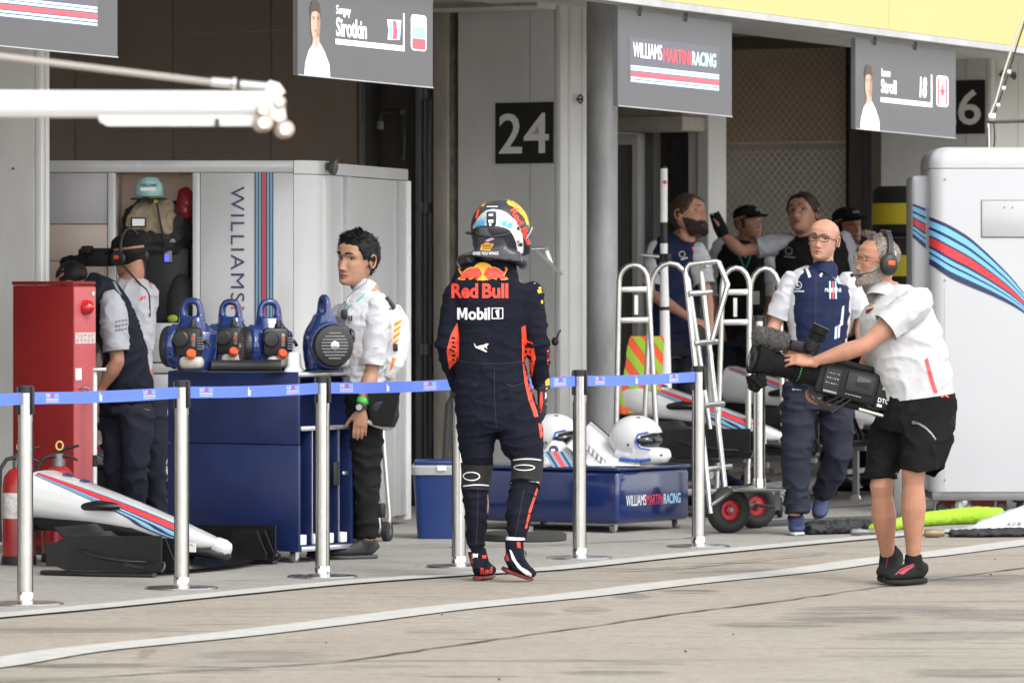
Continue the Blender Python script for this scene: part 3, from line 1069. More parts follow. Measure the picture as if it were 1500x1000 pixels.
# curved corner and the run towards pier 24
A0, A1 = V((xC(430.3), dC, 0)), V((-.628, 32.4, 0))
crv = []
ctrl = V((xC(470), dC + .02, 0))
P2 = V((xC(486), dC + .42, 0))
for k in range(9):
 u = k / 8
 crv.append(A0 * (1 - u) ** 2 + ctrl * 2 * u * (1 - u) + P2 * u * u)
def wall_run(pts, z0, z1, nm, m, th=.08, out=0.0):
 mb = MB()
 rows = []
 for i, p in enumerate(pts):
  d = (pts[min(i + 1, len(pts) - 1)] - pts[max(i - 1, 0)]).normalized()
  n = V((d.y, -d.x, 0))
  p = p + n * out
  rows.append([mb.bm.verts.new(p + Z * z0), mb.bm.verts.new(p + Z * z1), mb.bm.verts.new(p - n * th + Z * z1), mb.bm.verts.new(p - n * th + Z * z0)])
 mb.skin(rows, cap=True)
 return mb.build(nm, m, cb, smooth=30, world=True)
wall_run(crv, .06, 2.03, 'curved_corner', CW)
wall_run(crv, 2.034, 2.108, 'corner_rail', CW, out=.004)
segs = [(0, .12), (.13, .20), (.21, .86), (.87, 1.0)]
for i, (a_, b_) in enumerate(segs):
 q = [P2.lerp(A1, a_), P2.lerp(A1, (a_ + b_) / 2), P2.lerp(A1, b_)]
 wall_run(q, .06, 2.03, 'side_panel', CW, out=.0 if i % 2 == 0 else .02)
wall_run([P2.lerp(A1, .002), P2.lerp(A1, .5), A1], 2.034, 2.10, 'side_rail', CW, out=.012)
wall_run([P2.lerp(A1, .96), P2.lerp(A1, .985), A1], .03, 2.03, 'end_post', WHITE_PAINT, out=.03)
# stripes and letters on the panel
mb = MB()
cols = [0, 2, 0, 2, 0, 1, 0, 2, 0, 2, 0]
wds = [1, 1.6, 1, 1.6, 1, 3.2, 1, 1.6, 1, 1.6, 1]
x = xC(373); tot = sum(wds); sc_ = (xC(400.5) - xC(373)) / tot
for c_, w_ in zip(cols, wds):
 mb.mi = c_
 mb.poly([(x, dC - .001, .08), (x + w_ * sc_, dC - .001, .08), (x + w_ * sc_, dC - .001, zC(252.8)), (x, dC - .001, zC(252.8))])
 x += w_ * sc_
CSTR = mat('faded blue stripe', (.13, .29, .38), .3, var=0)
mb.build('stripe_band', [NAVY, mat('crimson stripe', (.42, .02, .05), .3, var=0), CSTR], cb, world=True, norm=False)
def vword(s, y0, y1, m):
 mb = MB()
 put_text(mb, s, (xC(338), dC - .001, zC(y0)), V((0, 0, zC(y1) - zC(y0))), V((xC(358) - xC(338), 0, 0)), bold=0.0, spacing=1.15)
 mb.build('lettering', m, cb, world=True)
vword('WILLIAMS', 273, 442, NAVY)
vword('MARTINI', 449, 600, mat('crimson letter', (.62, .03, .06), .3, var=0))
vword('RACING', 608, 740, CSTR)
# things in the niche
SHELFZ = zC(473) + .0
dn = dC + .16
def nx(px): return (px - 750) * dn / FPX
def nz(py): return zp(py, dn)
bag = thing('rucksack', 'khaki and black rucksack with a white patch hanging in the niche', 'rucksack', (nx(228), dn, SHELFZ))
KHAKI = mat('khaki canvas', (.30, .235, .155), .85, var=.2, scale=14, bump=.3)
mb = MB(); mb.loft([((nx(232), dn + .05, nz(372)), .17, .10), ((nx(230), dn + .04, nz(350)), .20, .12), ((nx(230), dn + .04, nz(315)), .19, .11), ((nx(232), dn + .06, nz(296)), .13, .08)], n=18, sq=2.8)
me = fuse(mb, .012, 3); folds(me, .012, (14, 14, 14)); o = link('body', me, mat('black nylon', (.015, .015, .016), .7, var=.2), bag, 180); o.data.transform(FR[bag].inverted())
mb = MB(); mb.loft([((nx(219), dn - .07, nz(338)), .13, .03), ((nx(222), dn - .08, nz(325)), .13, .035), ((nx(228), dn - .05, nz(308)), .12, .035), ((nx(232), dn, nz(294)), .09, .03)], n=16, sq=3)
me = fuse(mb, .01, 3); folds(me, .012, (16, 16, 16), 3); o = link('front_pocket', me, KHAKI, bag, 180); o.data.transform(FR[bag].inverted())
mb = MB(); mb.box((nx(205), dn - .115, nz(326)), (.085, .008, .055), bev=.003); pt_ = mb.build('patch', BLACK, bag, world=True)
mb = MB(); mb.box((nx(205), dn - .121, nz(326)), (.068, .004, .038)); mb.build('patch_label', PRINT_WHITE, pt_, world=True)
cap_t = thing('cap', 'pale mint green cap with a dark brim on top of the rucksack', 'cap', (nx(220), dn - .04, nz(290)))
MINT = mat('mint cloth', (.38, .66, .62), .8, var=.06)
mb = MB(); mb.loft([((nx(220), dn - .04, nz(288)), .077, .08), ((nx(219.5), dn - .04, nz(272)), .075, .078), ((nx(219), dn - .03, nz(263)), .055, .06), ((nx(219), dn - .03, nz(259)), .02, .02)], n=20)
mb.build('crown', MINT, cap_t, smooth=180, world=True)
mb = MB(); mb.loft([((nx(219), dn - .11, nz(293)), .10, .07), ((nx(219), dn - .10, nz(290.5)), .095, .065)], n=20, axis=Z); mb.build('brim', BLACK, cap_t, smooth=60, world=True)
mb = MB(); put_text(mb, 'WILLIAMS', (nx(207), dn - .121, nz(274)), V((.098, 0, 0)), V((0, 0, .018)), bold=.02); mb.mi = 1
mb.poly([(nx(208), dn - .1215, nz(280)), (nx(230), dn - .1215, nz(280)), (nx(230), dn - .1215, nz(275.5)), (nx(208), dn - .1215, nz(275.5))]); mb.build('print', [NAVY, PRINT_WHITE], cap_t, world=True)
rb = thing('red_bag', 'shiny dark red bag at the right side of the niche', 'bag', (nx(272), dn, SHELFZ))
mb = MB(); mb.loft([((nx(272), dn, nz(320)), .035, .06), ((nx(272), dn, nz(300)), .055, .07), ((nx(273), dn, nz(283)), .045, .06), ((nx(275), dn, nz(277)), .02, .03)], n=14)
me = fuse(mb, .01, 2); folds(me, .01, (16, 16, 16), 5); o = link('body', me, mat('red satin', (.22, .012, .015), .3, var=.2), rb, 180); o.data.transform(FR[rb].inverted())
mb = MB(); mb.tube([(nx(268) , dn, nz(283)), (nx(268), dn, nz(276)), (nx(272), dn, nz(274)), (nx(275), dn, nz(279))], .005); mb.build('handle', BLACK, rb, smooth=60, world=True)
gear = thing('equipment_case', 'black equipment case with a small blue display in the lower niche', 'equipment', (nx(245), dn, SHELFZ))
mb = MB(); mb.box((nx(246), dn + .06, (nz(362) + SHELFZ) / 2), (.24, .2, nz(362) - SHELFZ - .004), bev=.02); mb.build('case_body', BLACK, gear, smooth=40, world=True)
mb = MB(); mb.box((nx(238), dn - .055, nz(352)), (.16, .03, .03), bev=.006); mb.build('top_strip', GREYM, gear, world=True)
mb = MB(); mb.box((nx(247), dn - .05, nz(375)), (.045, .02, .07), bev=.004); rd = mb.build('radio', GREYM, gear, world=True)
mb = MB(); mb.box((nx(245), dn - .0615, nz(378)), (.02, .003, .035)); mb.build('display', emat('blue display', (.05, .05, .9), 1.2), rd, world=True)
mb = MB(); mb.tube([(nx(231), dn - .12, nz(293)), (nx(236), dn - .14, nz(320)), (nx(243), dn - .1, nz(358))], .006); mb.build('antenna', BLACK, gear, smooth=60, world=True)
mb = MB(); mb.box((nx(230), dn - .12, nz(294)), (.022, .02, .03), bev=.004); mb.build('antenna_tip', mat('dull yellow', (.55, .42, .02), .5), gear, world=True)
mb = MB(); mb.lathe([(.07, 0), (.085, .05), (.08, .16), (.05, .24), (.02, .27)], c=(nx(267), dn - .03, SHELFZ + .002), n=18); mb.build('cover', mat('dark cloth', (.03, .03, .032), .9, var=.3), gear, smooth=180, world=True)
mb = MB(); mb.sphere((nx(255), dn - .13, SHELFZ + .025), (.03, .025, .022), 12, 8); mb.build('glove_lump', mat('lime cloth', (.30, .42, .03), .7), gear, smooth=180, world=True)
# black CCTV-like knob on the cabinet rim
cl = thing('cctv_knob', 'small dark CCTV-like knob fixed on the rim of the white cabinet', 'lamp', W(485, 244, 30.45))
q = W(485, 244, 30.42)
mb = MB(); mb.tube([q + V((-.05, .02, 0)), q + V((-.012, 0, 0))], [.02, .024], 14); mb.build('arm', GREYM, cl, smooth=40, world=True)
mb = MB(); mb.lathe([(.025, 0), (.043, .01), (.045, .04), (.02, .05)], c=q + V((-.012, -.0, .0)), axis=(1, -.25, -.1), n=20); mb.build('head', mat('dark plastic', (.05, .047, .043), .5), cl, smooth=40, world=True)

# ------------------------------------------------------------------ red fire cabinet and extinguishers
fcd = 28.6
fc0 = V(((107 - 750) * fcd / FPX, fcd, 0))          # near vertical edge
fct = thing('fire_cabinet', 'tall red fire cabinet with a round red alarm lamp', 'cabinet', fc0)
FW, FD = (107 - 10) * fcd / FPX / .8406 * .97, .19
ztop = zp(412, fcd)
def fc(u, n, z):
 return fc0 + U * u + N * n + Z * z
mb = MB(); c_ = fc(FD / 2, FW / 2, .04 + (ztop - .06) / 2 - .0)
mb.box(fc(FD / 2, FW / 2, (.05 + ztop - .022) / 2), (FD, FW, ztop - .072), M=RU, bev=.006); mb.build('body', REDCAB, fct, smooth=40, world=True)
mb = MB(); mb.box(fc(FD / 2, FW / 2, ztop - .01), (FD + .008, FW + .008, .02), M=RU, bev=.004); mb.build('lid', REDCAB, fct, smooth=40, world=True)
mb = MB(); mb.box(fc(FD / 2, FW / 2, .025), (FD - .02, FW - .02, .05), M=RU); mb.build('plinth', BLACK, fct, world=True)
REDDOOR = mat('red door lit side', (.50, .10, .11), .35, var=.05)  # lighter red than the body: light on this side put into the colour
mb = MB(); mb.box(fc(FD / 2, -.003, (.08 + ztop - .03) / 2), (FD - .006, .006, ztop - .11), M=RU); dr = mb.build('door', REDDOOR, fct, world=True)
mb = MB(); mb.lathe([(.040, 0), (.040, .012), (.036, .03), (.022, .046), (.008, .055)], c=fc(FD * .5, -.008, zp(450, 28.7)), axis=-N, n=24); mb.build('alarm_lamp', mat('red lens', (.50, .01, .012), .1, var=0, coat=.6), fct, smooth=50, world=True)
mb = MB(); mb.lathe([(.012, 0), (.012, .003)], c=fc(FD * .87, -.0065, zp(430, 28.7)), axis=-N, n=16); mb.build('round_sticker', mat('green sticker', (.45, .62, .5), .5), dr, smooth=40, world=True)
random.seed(3)
lz = zp(503, 28.7)
mb = MB(); mb.poly([fc(FD * .06, -.0072, lz), fc(FD * .97, -.0072, lz), fc(FD * .97, -.0072, lz + .058), fc(FD * .06, -.0072, lz + .058)]); dl_ = mb.build('label_plate', mat('pinkish white label', (.60, .50, .49), .5, var=.1, scale=40), dr, world=True)
mb = MB()
for r_ in range(2):                                 # two rows of small characters, too blurred to read
 for k in range(5):
  u0 = FD * (.12 + .165 * k); z0 = lz + .006 + .026 * r_
  for _ in range(5):
   a_ = random.uniform(0, .017)
   if random.random() < .5: mb.poly([fc(u0, -.0078, z0 + a_), fc(u0 + .019, -.0078, z0 + a_), fc(u0 + .019, -.0078, z0 + a_ + .0025), fc(u0, -.0078, z0 + a_ + .0025)])
   else: mb.poly([fc(u0 + a_, -.0080, z0), fc(u0 + a_ + .0025, -.0080, z0), fc(u0 + a_ + .0025, -.0080, z0 + .02), fc(u0 + a_, -.0080, z0 + .02)])
mb.build('door_lettering', mat('grey pink lettering', (.36, .25, .25), .6), dl_, world=True)
mb = MB(); mb.poly([fc(FD * .06, -.0075, zp(556, 28.7)), fc(FD * .34, -.0075, zp(556, 28.7)), fc(FD * .34, -.0075, zp(539, 28.7)), fc(FD * .06, -.0075, zp(539, 28.7))]); mb.build('paper_label', PRINT_WHITE, dr, world=True)
mb = MB(); hz_ = zp(567, 28.7)
mb.tube([fc(FD * .25, -.006, hz_), fc(FD * .25, -.03, hz_), fc(FD * .45, -.034, hz_ - .005), fc(FD * .48, -.03, hz_ - .035)], .006, 8); mb.build('handle', CHROME, dr, smooth=60, world=True)

EXRED = mat('extinguisher red', (.34, .014, .016), .3, var=.05, coat=.3)
def make_ext():
 t = thing('fire_extinguisher', '', 'fire extinguisher')
 mb = MB(); mb.lathe([(.075, .0), (.085, .01), (.085, .40), (.078, .45), (.05, .485), (.03, .495)], n=28); bd = mb.build('cylinder', EXRED, t, smooth=40)
 mb = MB(); mb.lathe([(.0856, .24), (.0856, .37)], n=28, cap=False); mb.build('label', mat('extinguisher label', (.62, .60, .58), .5, var=.3, scale=40), bd, smooth=40)
 mb = MB(); mb.lathe([(.088, 0), (.09, .03), (.086, .05)], n=28); mb.build('foot_ring', BLACK, t, smooth=40)
 mb = MB(); mb.lathe([(.034, .495), (.034, .53), (.026, .532), (.026, .56)], n=16); mb.build('valve', GREYM, t, smooth=40)
 mb = MB(); mb.tube([(-.02, 0, .56), (.03, 0, .585), (.105, -.01, .60)], [.009, .009, .006], 8); mb.build('lever', BLACK, t, smooth=60)
 mb = MB(); mb.tube([(-.02, 0, .545), (.05, -.01, .548), (.10, -.02, .525)], [.009, .009, .006], 8); mb.build('grip', BLACK, t, smooth=60)
 mb = MB(); mb.tube([(.005 + .018 * cos(k * pi / 5), -.01, .60 + .022 * sin(k * pi / 5)) for k in range(10)], .005, 6, closed=True); mb.build('safety_ring', mat('yellow ring', (.62, .45, .16), .5), t, smooth=60)
 mb = MB(); mb.tube([(-.02, -.01, .55), (-.07, -.03, .54), (-.105, -.035, .49), (-.11, -.035, .35), (-.105, -.03, .12)], .011, 8); mb.build('hose', RUBBER, t, smooth=60)
 return t
ex = make_ext()
place(ex, W(86, 0, 28.05) * V((1, 1, 0)), scale=1.0)
tag(ex, 'red fire extinguisher with a yellow pull ring beside the red cabinet', 'fire extinguisher', 'fire extinguishers at the red cabinet')
e2 = copy_tree(ex); place(e2, W(28, 0, 27.8) * V((1, 1, 0)), (0, 0, .3))
tag(e2, 'red fire extinguisher at the picture edge, half hidden by the nearest post', 'fire extinguisher', 'fire extinguishers at the red cabinet')
# ------------------------------------------------------------------ blue tool cart
cc = V(((437 - 750) * 27.9 / FPX, 27.9, 0))            # near corner
cart = thing('tool_cart', 'dark blue wooden tool cart on castors with open shelf side', 'cart', cc)
CW_, CD_, CT, CB = .83, .50, zp(545, 27.9), .062
def cp(u, n, z): return cc + U * u + N * n + Z * z
def cbox(mb, u0, u1, n0, n1, z0, z1, bev=.0):
 return mb.box(cp((u0 + u1) / 2, (n0 + n1) / 2, (z0 + z1) / 2), (u1 - u0, n1 - n0, z1 - z0), M=RU, bev=bev)
zs = zp(625, 27.9) ; zs2 = zp(624, 27.9)
def cpart(nm, m, *a, bev=.004, par=None):
 mb = MB(); cbox(mb, *a, bev=bev); return mb.build(nm, m, par or cart, smooth=40, world=True)
zseam = zp(652, 27.9)
cpart('side_board', BLUEBOX, 0, .022, 0, CW_, zseam + .001, CT, bev=.008)
cpart('side_board', BLUEBOX, 0, .022, 0, CW_, CB, zseam - .001, bev=.004)
cpart('back_board', BLUEBOX, .024, CD_ - .024, CW_ - .02, CW_, CB, CT)
cpart('far_board', BLUEBOX, CD_ - .022, CD_, 0, CW_, CB, CT, bev=.006)
cpart('top_board', BLUEBOX, .024, CD_ - .024, .012, CW_ - .022, CT - .03, CT - .004)
cpart('bottom_board', BLUEBOX, .024, CD_ - .024, 0.0, CW_ - .022, CB, CB + .03)
cpart('middle_shelf', BLUEBOX, .024, CD_ - .024, .012, CW_ - .022, zs - .02, zs)
cpart('inner_back', BLUEBOX, .024, CD_ - .024, .20, .21, CB + .032, CT - .032)
for u in (.135, .255, .375):
 cpart('divider', BLUEBOX, u - .006, u + .006, .012, .198, CB + .032, zs - .022)
EDGE = mat('bright edge trim', (.62, .64, .70), .25, .8, var=.05)
cpart('top_edge', EDGE, .002, CD_, -.006, .010, CT - .024, CT + .002, bev=.006)
cpart('shelf_edge', EDGE, .024, CD_ - .024, -.004, .010, zs - .022, zs + .002)
cpart('bottom_edge', EDGE, .024, CD_ - .002, -.005, -.001, CB, CB + .024)
for u in (.135, .255, .375):
 cpart('divider_edge', EDGE, u - .0025, u + .0025, .006, .0115, CB + .035, zs - .024, bev=0)
for u in (.055, .18, .30, .42):
 cpart('white_foot_block', WHITE_PAINT, u - .028, u + .028, .005, .06, CB + .033, CB + .085)
cpart('latch', ALU, .40, .455, -.002, .01, CB + .38, CB + .40)
cpart('black_pad', BLACK, .32, .37, .0, .011, CB + .33, CB + .45)
def castor(par, p, r=.036, fr=world):
 mb = MB(); mb.lathe([(r * .9, -.012), (r, -.009), (r, .009), (r * .9, .012)], c=p + Z * r, axis=N, n=20); w = mb.build('castor_wheel', mat('castor grey', (.12, .12, .12), .5, var=.2), par, smooth=40, world=True)
 mb = MB(); mb.lathe([(r * .45, -.0135), (r * .45, .0135)], c=p + Z * r, axis=N, n=14); mb.build('hub', ALU, w, smooth=40, world=True)
 mb = MB()
 for sgn in (-1, 1):
  mb.box(p + N * (.017 * sgn) + Z * (r + .02), (.03, .003, .05), M=RU)
 mb.box(p + Z * (r + .046 - (.02 if r < .03 else 0)), (.05, .045, .004), M=RU)
 mb.build('castor_fork', ALU, w, world=True)
for u, n in ((.05, .06), (CD_ - .05, .06), (.05, CW_ - .08), (CD_ - .05, CW_ - .08)):
 castor(cart, cp(u, n, 0), .030)

# ------------------------------------------------------------------ leaf blowers on the cart
BLOW = mat('blue blower plastic', (.010, .028, .13), .18, var=.03, coat=.5)
TANK = mat('milky tank plastic', (.44, .42, .36), .35, var=.12, scale=30)
CAPO = mat('orange cap', (.80, .09, .02), .4, var=.03)
BLKP = mat('black engine plastic', (.014, .014, .015), .4, var=.2, scale=30)
def make_blower():
 """front towards -Y, fan intake towards -X"""
 t = thing('leaf_blower', '', 'leaf blower')
 mb = MB()
 sil = [(0, .0, .075, .075), (.02, .0, .086, .082), (.06, .0, .098, .088), (.12, .0, .108, .092), (.175, .0, .108, .088), (.205, -.002, .098, .08), (.235, -.006, .075, .066), (.262, -.012, .064, .052), (.285, -.014, .060, .044)]
 mb.loft([((x, 0, z), a, b) for z, x, a, b in sil], n=28, sq=3.2, axis=Z)
 mb.box((.055, .0, .185), (.10, .13, .06), bev=.02)
 for sx in (-1, 1):
  mb.tube([(-.014 + sx * .046, 0, .255), (-.014 + sx * .047, 0, .30), (-.014 + sx * .043, 0, .336), (-.014 + sx * .030, 0, .357), (-.014 + sx * .010, 0, .364), (-.014, 0, .364)], [.026, .021, .019, .019, .019, .019], 12)
 mb.lathe([(.085, .0), (.112, .03), (.118, .06), (.10, .075)], c=(-.055, .0, .130), axis=(-1, 0, 0), n=28)
 me = fuse(mb, .007, 4)
 bd = link('housing', me, BLOW, t, 180)
 mb = MB(); mb.lathe([(.104, 0), (.107, .018), (.098, .034), (.07, .040)], c=(-.125, 0, .13), axis=(-1, 0, 0), n=28); fan = mb.build('intake_ring', BLKP, t, smooth=40)
 for k in range(9):
  mb = MB(); mb.box((-.166, 0, .13 + (k - 4) * .0155), (.006, 2 * sqrt(max(.0001, .07 ** 2 - ((k - 4) * .0155) ** 2)), .006)); mb.build('grille_fin', GREYM, fan)
 mb = MB(); mb.lathe([(.022, 0), (.022, .006), (.01, .010)], c=(-.166, 0, .13), axis=(-1, 0, 0), n=16); mb.build('fan_hub', ALU, fan, smooth=40)
 mb = MB(); mb.box((.002, -.092, .155), (.14, .06, .15), bev=.022); eng = mb.build('engine_cover', BLKP, t, smooth=40)
 mb = MB(); mb.lathe([(.042, 0), (.044, .012), (.036, .02), (.012, .022)], c=(-.03, -.124, .17), axis=(0, -1, 0), n=22); mb.build('recoil_starter', BLKP, eng, smooth=40)
 mb = MB(); mb.box((.036, -.112, .165), (.022, .03, .07), bev=.006); mb.build('muffler_shield', GREYM, eng, smooth=40)
 mb = MB(); mb.box((.036, -.130, .172), (.014, .006, .026)); mb.build('warning_sticker', mat('red sticker', (.45, .08, .04), .5, var=.5, scale=90), eng)
 mb = MB(); mb.tube([(.075, -.09, .15), (.10, -.105, .16), (.115, -.09, .135)], .010, 8); mb.build('carburettor_knob', BLKP, eng, smooth=60)
 mb = MB(); mb.lathe([(.014, 0), (.016, .02), (.010, .045)], c=(.02, -.08, .225), n=14); mb.build('spark_plug_cap', BLKP, eng, smooth=40)
 for k in range(5):
  mb = MB(); mb.box((.075, -.122, .120 + k * .014), (.03, .006, .006)); mb.build('cooling_fin', GREYM, eng)
 mb = MB(); mb.box((.018, -.096, .050), (.125, .07, .062), bev=.026, seg=4); tk = mb.build('fuel_tank', TANK, t, smooth=60)
 mb = MB(); mb.lathe([(.022, 0), (.025, .006), (.025, .024), (.020, .029)], c=(.026, -.128, .085), axis=(.25, -.7, .6), n=20); mb.build('fuel_cap', CAPO, tk, smooth=40)
 mb = MB(); mb.box((0, 0, .004), (.19, .15, .012), bev=.004); mb.build('foot', BLKP, t, smooth=40)
 return t
bl0 = make_blower()
bspots = [(281, .17, radians(-16), 'blue leaf blower with its fan side out at the left end of the cart', 1.0, 27.75),
          (338, .50, radians(-8), 'blue leaf blower second from the left, half hidden behind its neighbours', .97, 28.75),
          (395, .16, radians(14), 'blue leaf blower between the black tube end and the white plastic piece', .98, 27.95),
          (471, .33, radians(112), 'blue leaf blower showing its round silver intake grille by the marshal', 1.04, 27.85)]
CTOP = CT
for i, (px, n_, rz, lb, sc, d) in enumerate(bspots):
 o = bl0 if i == 0 else copy_tree(bl0)
 place(o, V(((px - 750) * d / FPX, d + .24, CTOP)), (0, 0, rz), sc)
 tag(o, lb, 'leaf blower', 'leaf blowers on the blue cart')
bt = thing('blower_tube', 'short black blower tube lying on top of the blue cart', 'tube', cp(.05, .35, CT))
mb = MB()
q0, q1 = W(309, 533, 27.93) , W(412, 533, 27.93)
q0.z = q1.z = CT + .032
mb.lathe([(.026, 0), (.030, .004), (.030, (q1 - q0).length * .78), (.033, (q1 - q0).length * .80), (.033, (q1 - q0).length), (.027, (q1 - q0).length)], c=q0, axis=q1 - q0, n=20)
mb.build('tube', BLKP, bt, smooth=40, world=True)
mb = MB(); mb.box(q0.lerp(q1, .5) - Z * .03, (.4, .05, .006)); mb.build('rubber_strip', BLKP, bt, world=True)
wp = thing('white_nozzle', 'white flared plastic piece standing on the cart between two blowers', 'plastic part', W(431, 546, 28.05))
mb = MB(); b0 = V(((431 - 750) * 28.05 / FPX, 28.05, CT))
mb.loft([(b0 + Z * .0, .055, .05), (b0 + Z * .012, .05, .045), (b0 + Z * .03, .036, .04), (b0 + Z * .085, .034, .04), (b0 + Z * .1, .026, .03)], n=20, sq=3)
mb.build('body', mat('white plastic', (.72, .72, .71), .35, var=.03), wp, smooth=50, world=True)

# ------------------------------------------------------------------ front wings with noses
CARBON = mat('satin carbon', (.009, .0095, .0105), .42, var=.25, scale=18, spec=.3)
CARBG = mat('glossy carbon', (.012, .012, .013), .22, var=.2, coat=.3)
WINGW = mat('race white paint', (.60, .60, .60), .25, var=.015, coat=.5)
def nose_sec(u):
 """nose runs along +X from the bulkhead (u=0) to the tip (u=1): centre height, half width, half height, x"""
 x = -1.02 + 1.02 * u
 top = .505 * (1 - u) + .165 * u + .018 * sin(pi * u)
 hh = .085 * (1 - u) ** 1.1 + .040
 if u > .9: hh *= (1 - (u - .9) * 4.5)
 hw = .155 * (1 - u) + .058
 if u > .93: hw *= 1 - (u - .93) * 4
 return x, top - hh, hw, hh
def nose_pt(u, a, off=0.0):
 x, cz, hw, hh = nose_sec(u)
 e = 2 / 3.2
 ca, sa = cos(a), sin(a)
 y = math.copysign(abs(ca) ** e, ca) * (hw + off)
 z = math.copysign(abs(sa) ** e, sa) * (hh + off)
 return V((x, -y, cz + z))              # a = 0 is the near side (-Y), a = 90 deg the top
def make_wing(first=True):
 t = thing('front_wing', '', 'front wing')
 mb = MB()
 rings = [[mb.bm.verts.new(nose_pt(k / 24, 2 * pi * j / 32)) for j in range(32)] for k in range(25)]
 mb.skin(rings)
 ns = mb.build('nose_cone', WINGW, t, smooth=50)
 # livery stripes along each shoulder, widening forward
 for side in (1, -1):
  bands = [(0.0, .07, 2), (.09, .14, 0), (.18, .60, 1), (.61, .67, 0), (.68, .76, 2), (.78, .84, 0), (.86, .92, 2), (.94, 1.0, 0)]
  mb = MB()
  for b0_, b1_, mi in bands:
   mb.mi = mi
   prev = None
   for k in range(25):
    u = .02 + k / 24 * .80
    lo = radians(56 - 100 * u)
    wd = radians(16 + 84 * u)
    a0 = lo + wd * (1 - b1_) ; a1 = lo + wd * (1 - b0_)
    if side < 0: a0, a1 = pi - a0, pi - a1
    row = [mb.bm.verts.new(nose_pt(u, a0 + (a1 - a0) * q / 3, .0025)) for q in range(4)]
    if prev:
     for q in range(3): mb.f([prev[q], row[q], row[q + 1], prev[q + 1]])
    prev = row
  mb.build('livery_stripe', [NAVY, mat('livery red', (.66, .035, .04), .3, var=.02), mat('livery blue', (.22, .55, .80), .3, var=.02)], ns, norm=True)
 # small dark sponsor marks on the top face
 mb = MB()
 for k, (u, s_, w_) in enumerate(((.30, 7, .10), (.42, 8, .10), (.53, 8, .08), (.66, 3, .05), (.78, 3, .04))):
  c = nose_pt(u, radians(112), .003); d_ = (nose_pt(u + .08, radians(112), .003) - c)
  e_ = nose_pt(u, radians(88), .003) - c
  c = nose_pt(u, radians(104), .003)
  for j in range(s_):
   o_ = c + d_ * (.12 * j)
   if o_: mb.poly([o_, o_ + d_ * .08, o_ + d_ * .08 - e_ * .16, o_ - e_ * .16])
 mb.build('sponsor_mark', PRINT_BLACK, ns)
 mb = MB()
 for k in range(2):
  mb.tube([nose_pt(.10 + .10 * k + .012 * cos(q * pi / 6), radians(100) + .16 * sin(q * pi / 6), .003) for q in range(12)], .008, 5, closed=True)
 mb.build('race_number', NAVY, ns)
 mb = MB(); mb.box((-1.05, 0, .30), (.07, .26, .22), bev=.02); bk = mb.build('bulkhead', CARBON, t, smooth=40)
 for z in (.24, .33):
  mb = MB(); mb.lathe([(.012, 0), (.014, .008), (.006, .012)], c=(-1.06, -.131, z), axis=(0, -1, 0), n=12); mb.build('mounting_stud', GREYM, bk, smooth=40)
 mb = MB(); mb.loft([((-1.0, 0, .285), .15, .085), ((-.7, 0, .24), .15, .085), ((-.45, 0, .205), .125, .06), ((-.25, 0, .17), .08, .03)], side=(0, 1, 0), n=16, sq=3)
 mb.build('keel', CARBON, t, smooth=50)
 mb = MB(); mb.loft([((-.72, -.155, .325), .012, .02), ((-.62, -.16, .335), .03, .028), ((-.54, -.155, .33), .03, .024), ((-.50, -.15, .33), .006, .012)], side=(0, 1, 0), n=12)
 mb.build('camera_pod', CARBG, t, smooth=60)
 mb = MB(); mb.loft([((-.02, 0, .135), .05, .045), ((.02, 0, .118), .045, .05), ((.05, 0, .105), .03, .042), ((.062, 0, .10), .01, .02)], side=(0, 1, 0), n=18)
 mb.build('nose_tip', WINGW, t, smooth=60)
 mb = MB(); mb.loft([((-.22, 0, .115), .075, .034), ((-.04, 0, .100), .056, .034), ((.03, 0, .088), .040, .034), ((.058, 0, .085), .016, .018)], side=(0, 1, 0), n=18)
 mb.build('tip_underside', mat('dark grey tip', (.028, .03, .032), .3, var=.1), t, smooth=60)
 mb = MB(); mb.box((-.12, -.092, .125), (.06, .004, .046), bev=.001); lp = mb.build('white_sticker', PRINT_WHITE, t)
 mb = MB(); mb.tube([(-.12 + .016 * cos(k * pi / 6), -.095, .133 + .008 * sin(k * pi / 6)) for k in range(7)], .002, 5); mb.build('sticker_print', PRINT_RED, lp)
 for sy in (-1, 1):
  mb = MB()
  pts = [(-.34, .17), (-.27, .165), (-.20, .11), (-.185, .045), (-.23, .03), (-.30, .03), (-.34, .06)]
  mb.prism(pts, (0, sy * .095, 0), (1, 0, 0), (0, 0, 1), (0, sy * .012, 0)); py_ = mb.build('wing_pylon', CARBON, t)
  mb = MB();
  for q0_, q1_, mi in ((-.295, -.262, 0), (-.252, -.222, 0)):
   mb.poly([(q0_, sy * .1085, .04), (q1_, sy * .1085, .04), (q1_ - .03, sy * .1085, .12), (q0_ - .03, sy * .1085, .12)])
  mb.build('pylon_stripe', LBLUE, py_)
 # main plane and flaps, curved in plan, lifted outboard
 def plane(nm, y0, y1, x0, x1, z0, z1, th, m, bow=.06, lift=.0, twist=0):
  mb = MB(); rows = []
  for k in range(15):
   q = k / 14; y = y0 + (y1 - y0) * q
   w = abs(2 * q - 1)
   b = bow * w * w
   zz = lift * (w ** 4)
   xa, xb = x0 - b, x1 - b
   sec = []
   for j in range(10):
    a = 2 * pi * j / 10
    cx = (xa + xb) / 2 + (xb - xa) / 2 * cos(a)
    f = (cx - xa) / (xb - xa)
    sec.append(mb.bm.verts.new((cx, y, z0 + (z1 - z0) * (1 - f) + th * sin(a) + zz)))
   rows.append(sec)
  mb.skin(rows); return mb.build(nm, m, t, smooth=60)
 plane('main_plane', -.66, .66, -.30, .02, .028, .075, .010, CARBG, .10, .02)
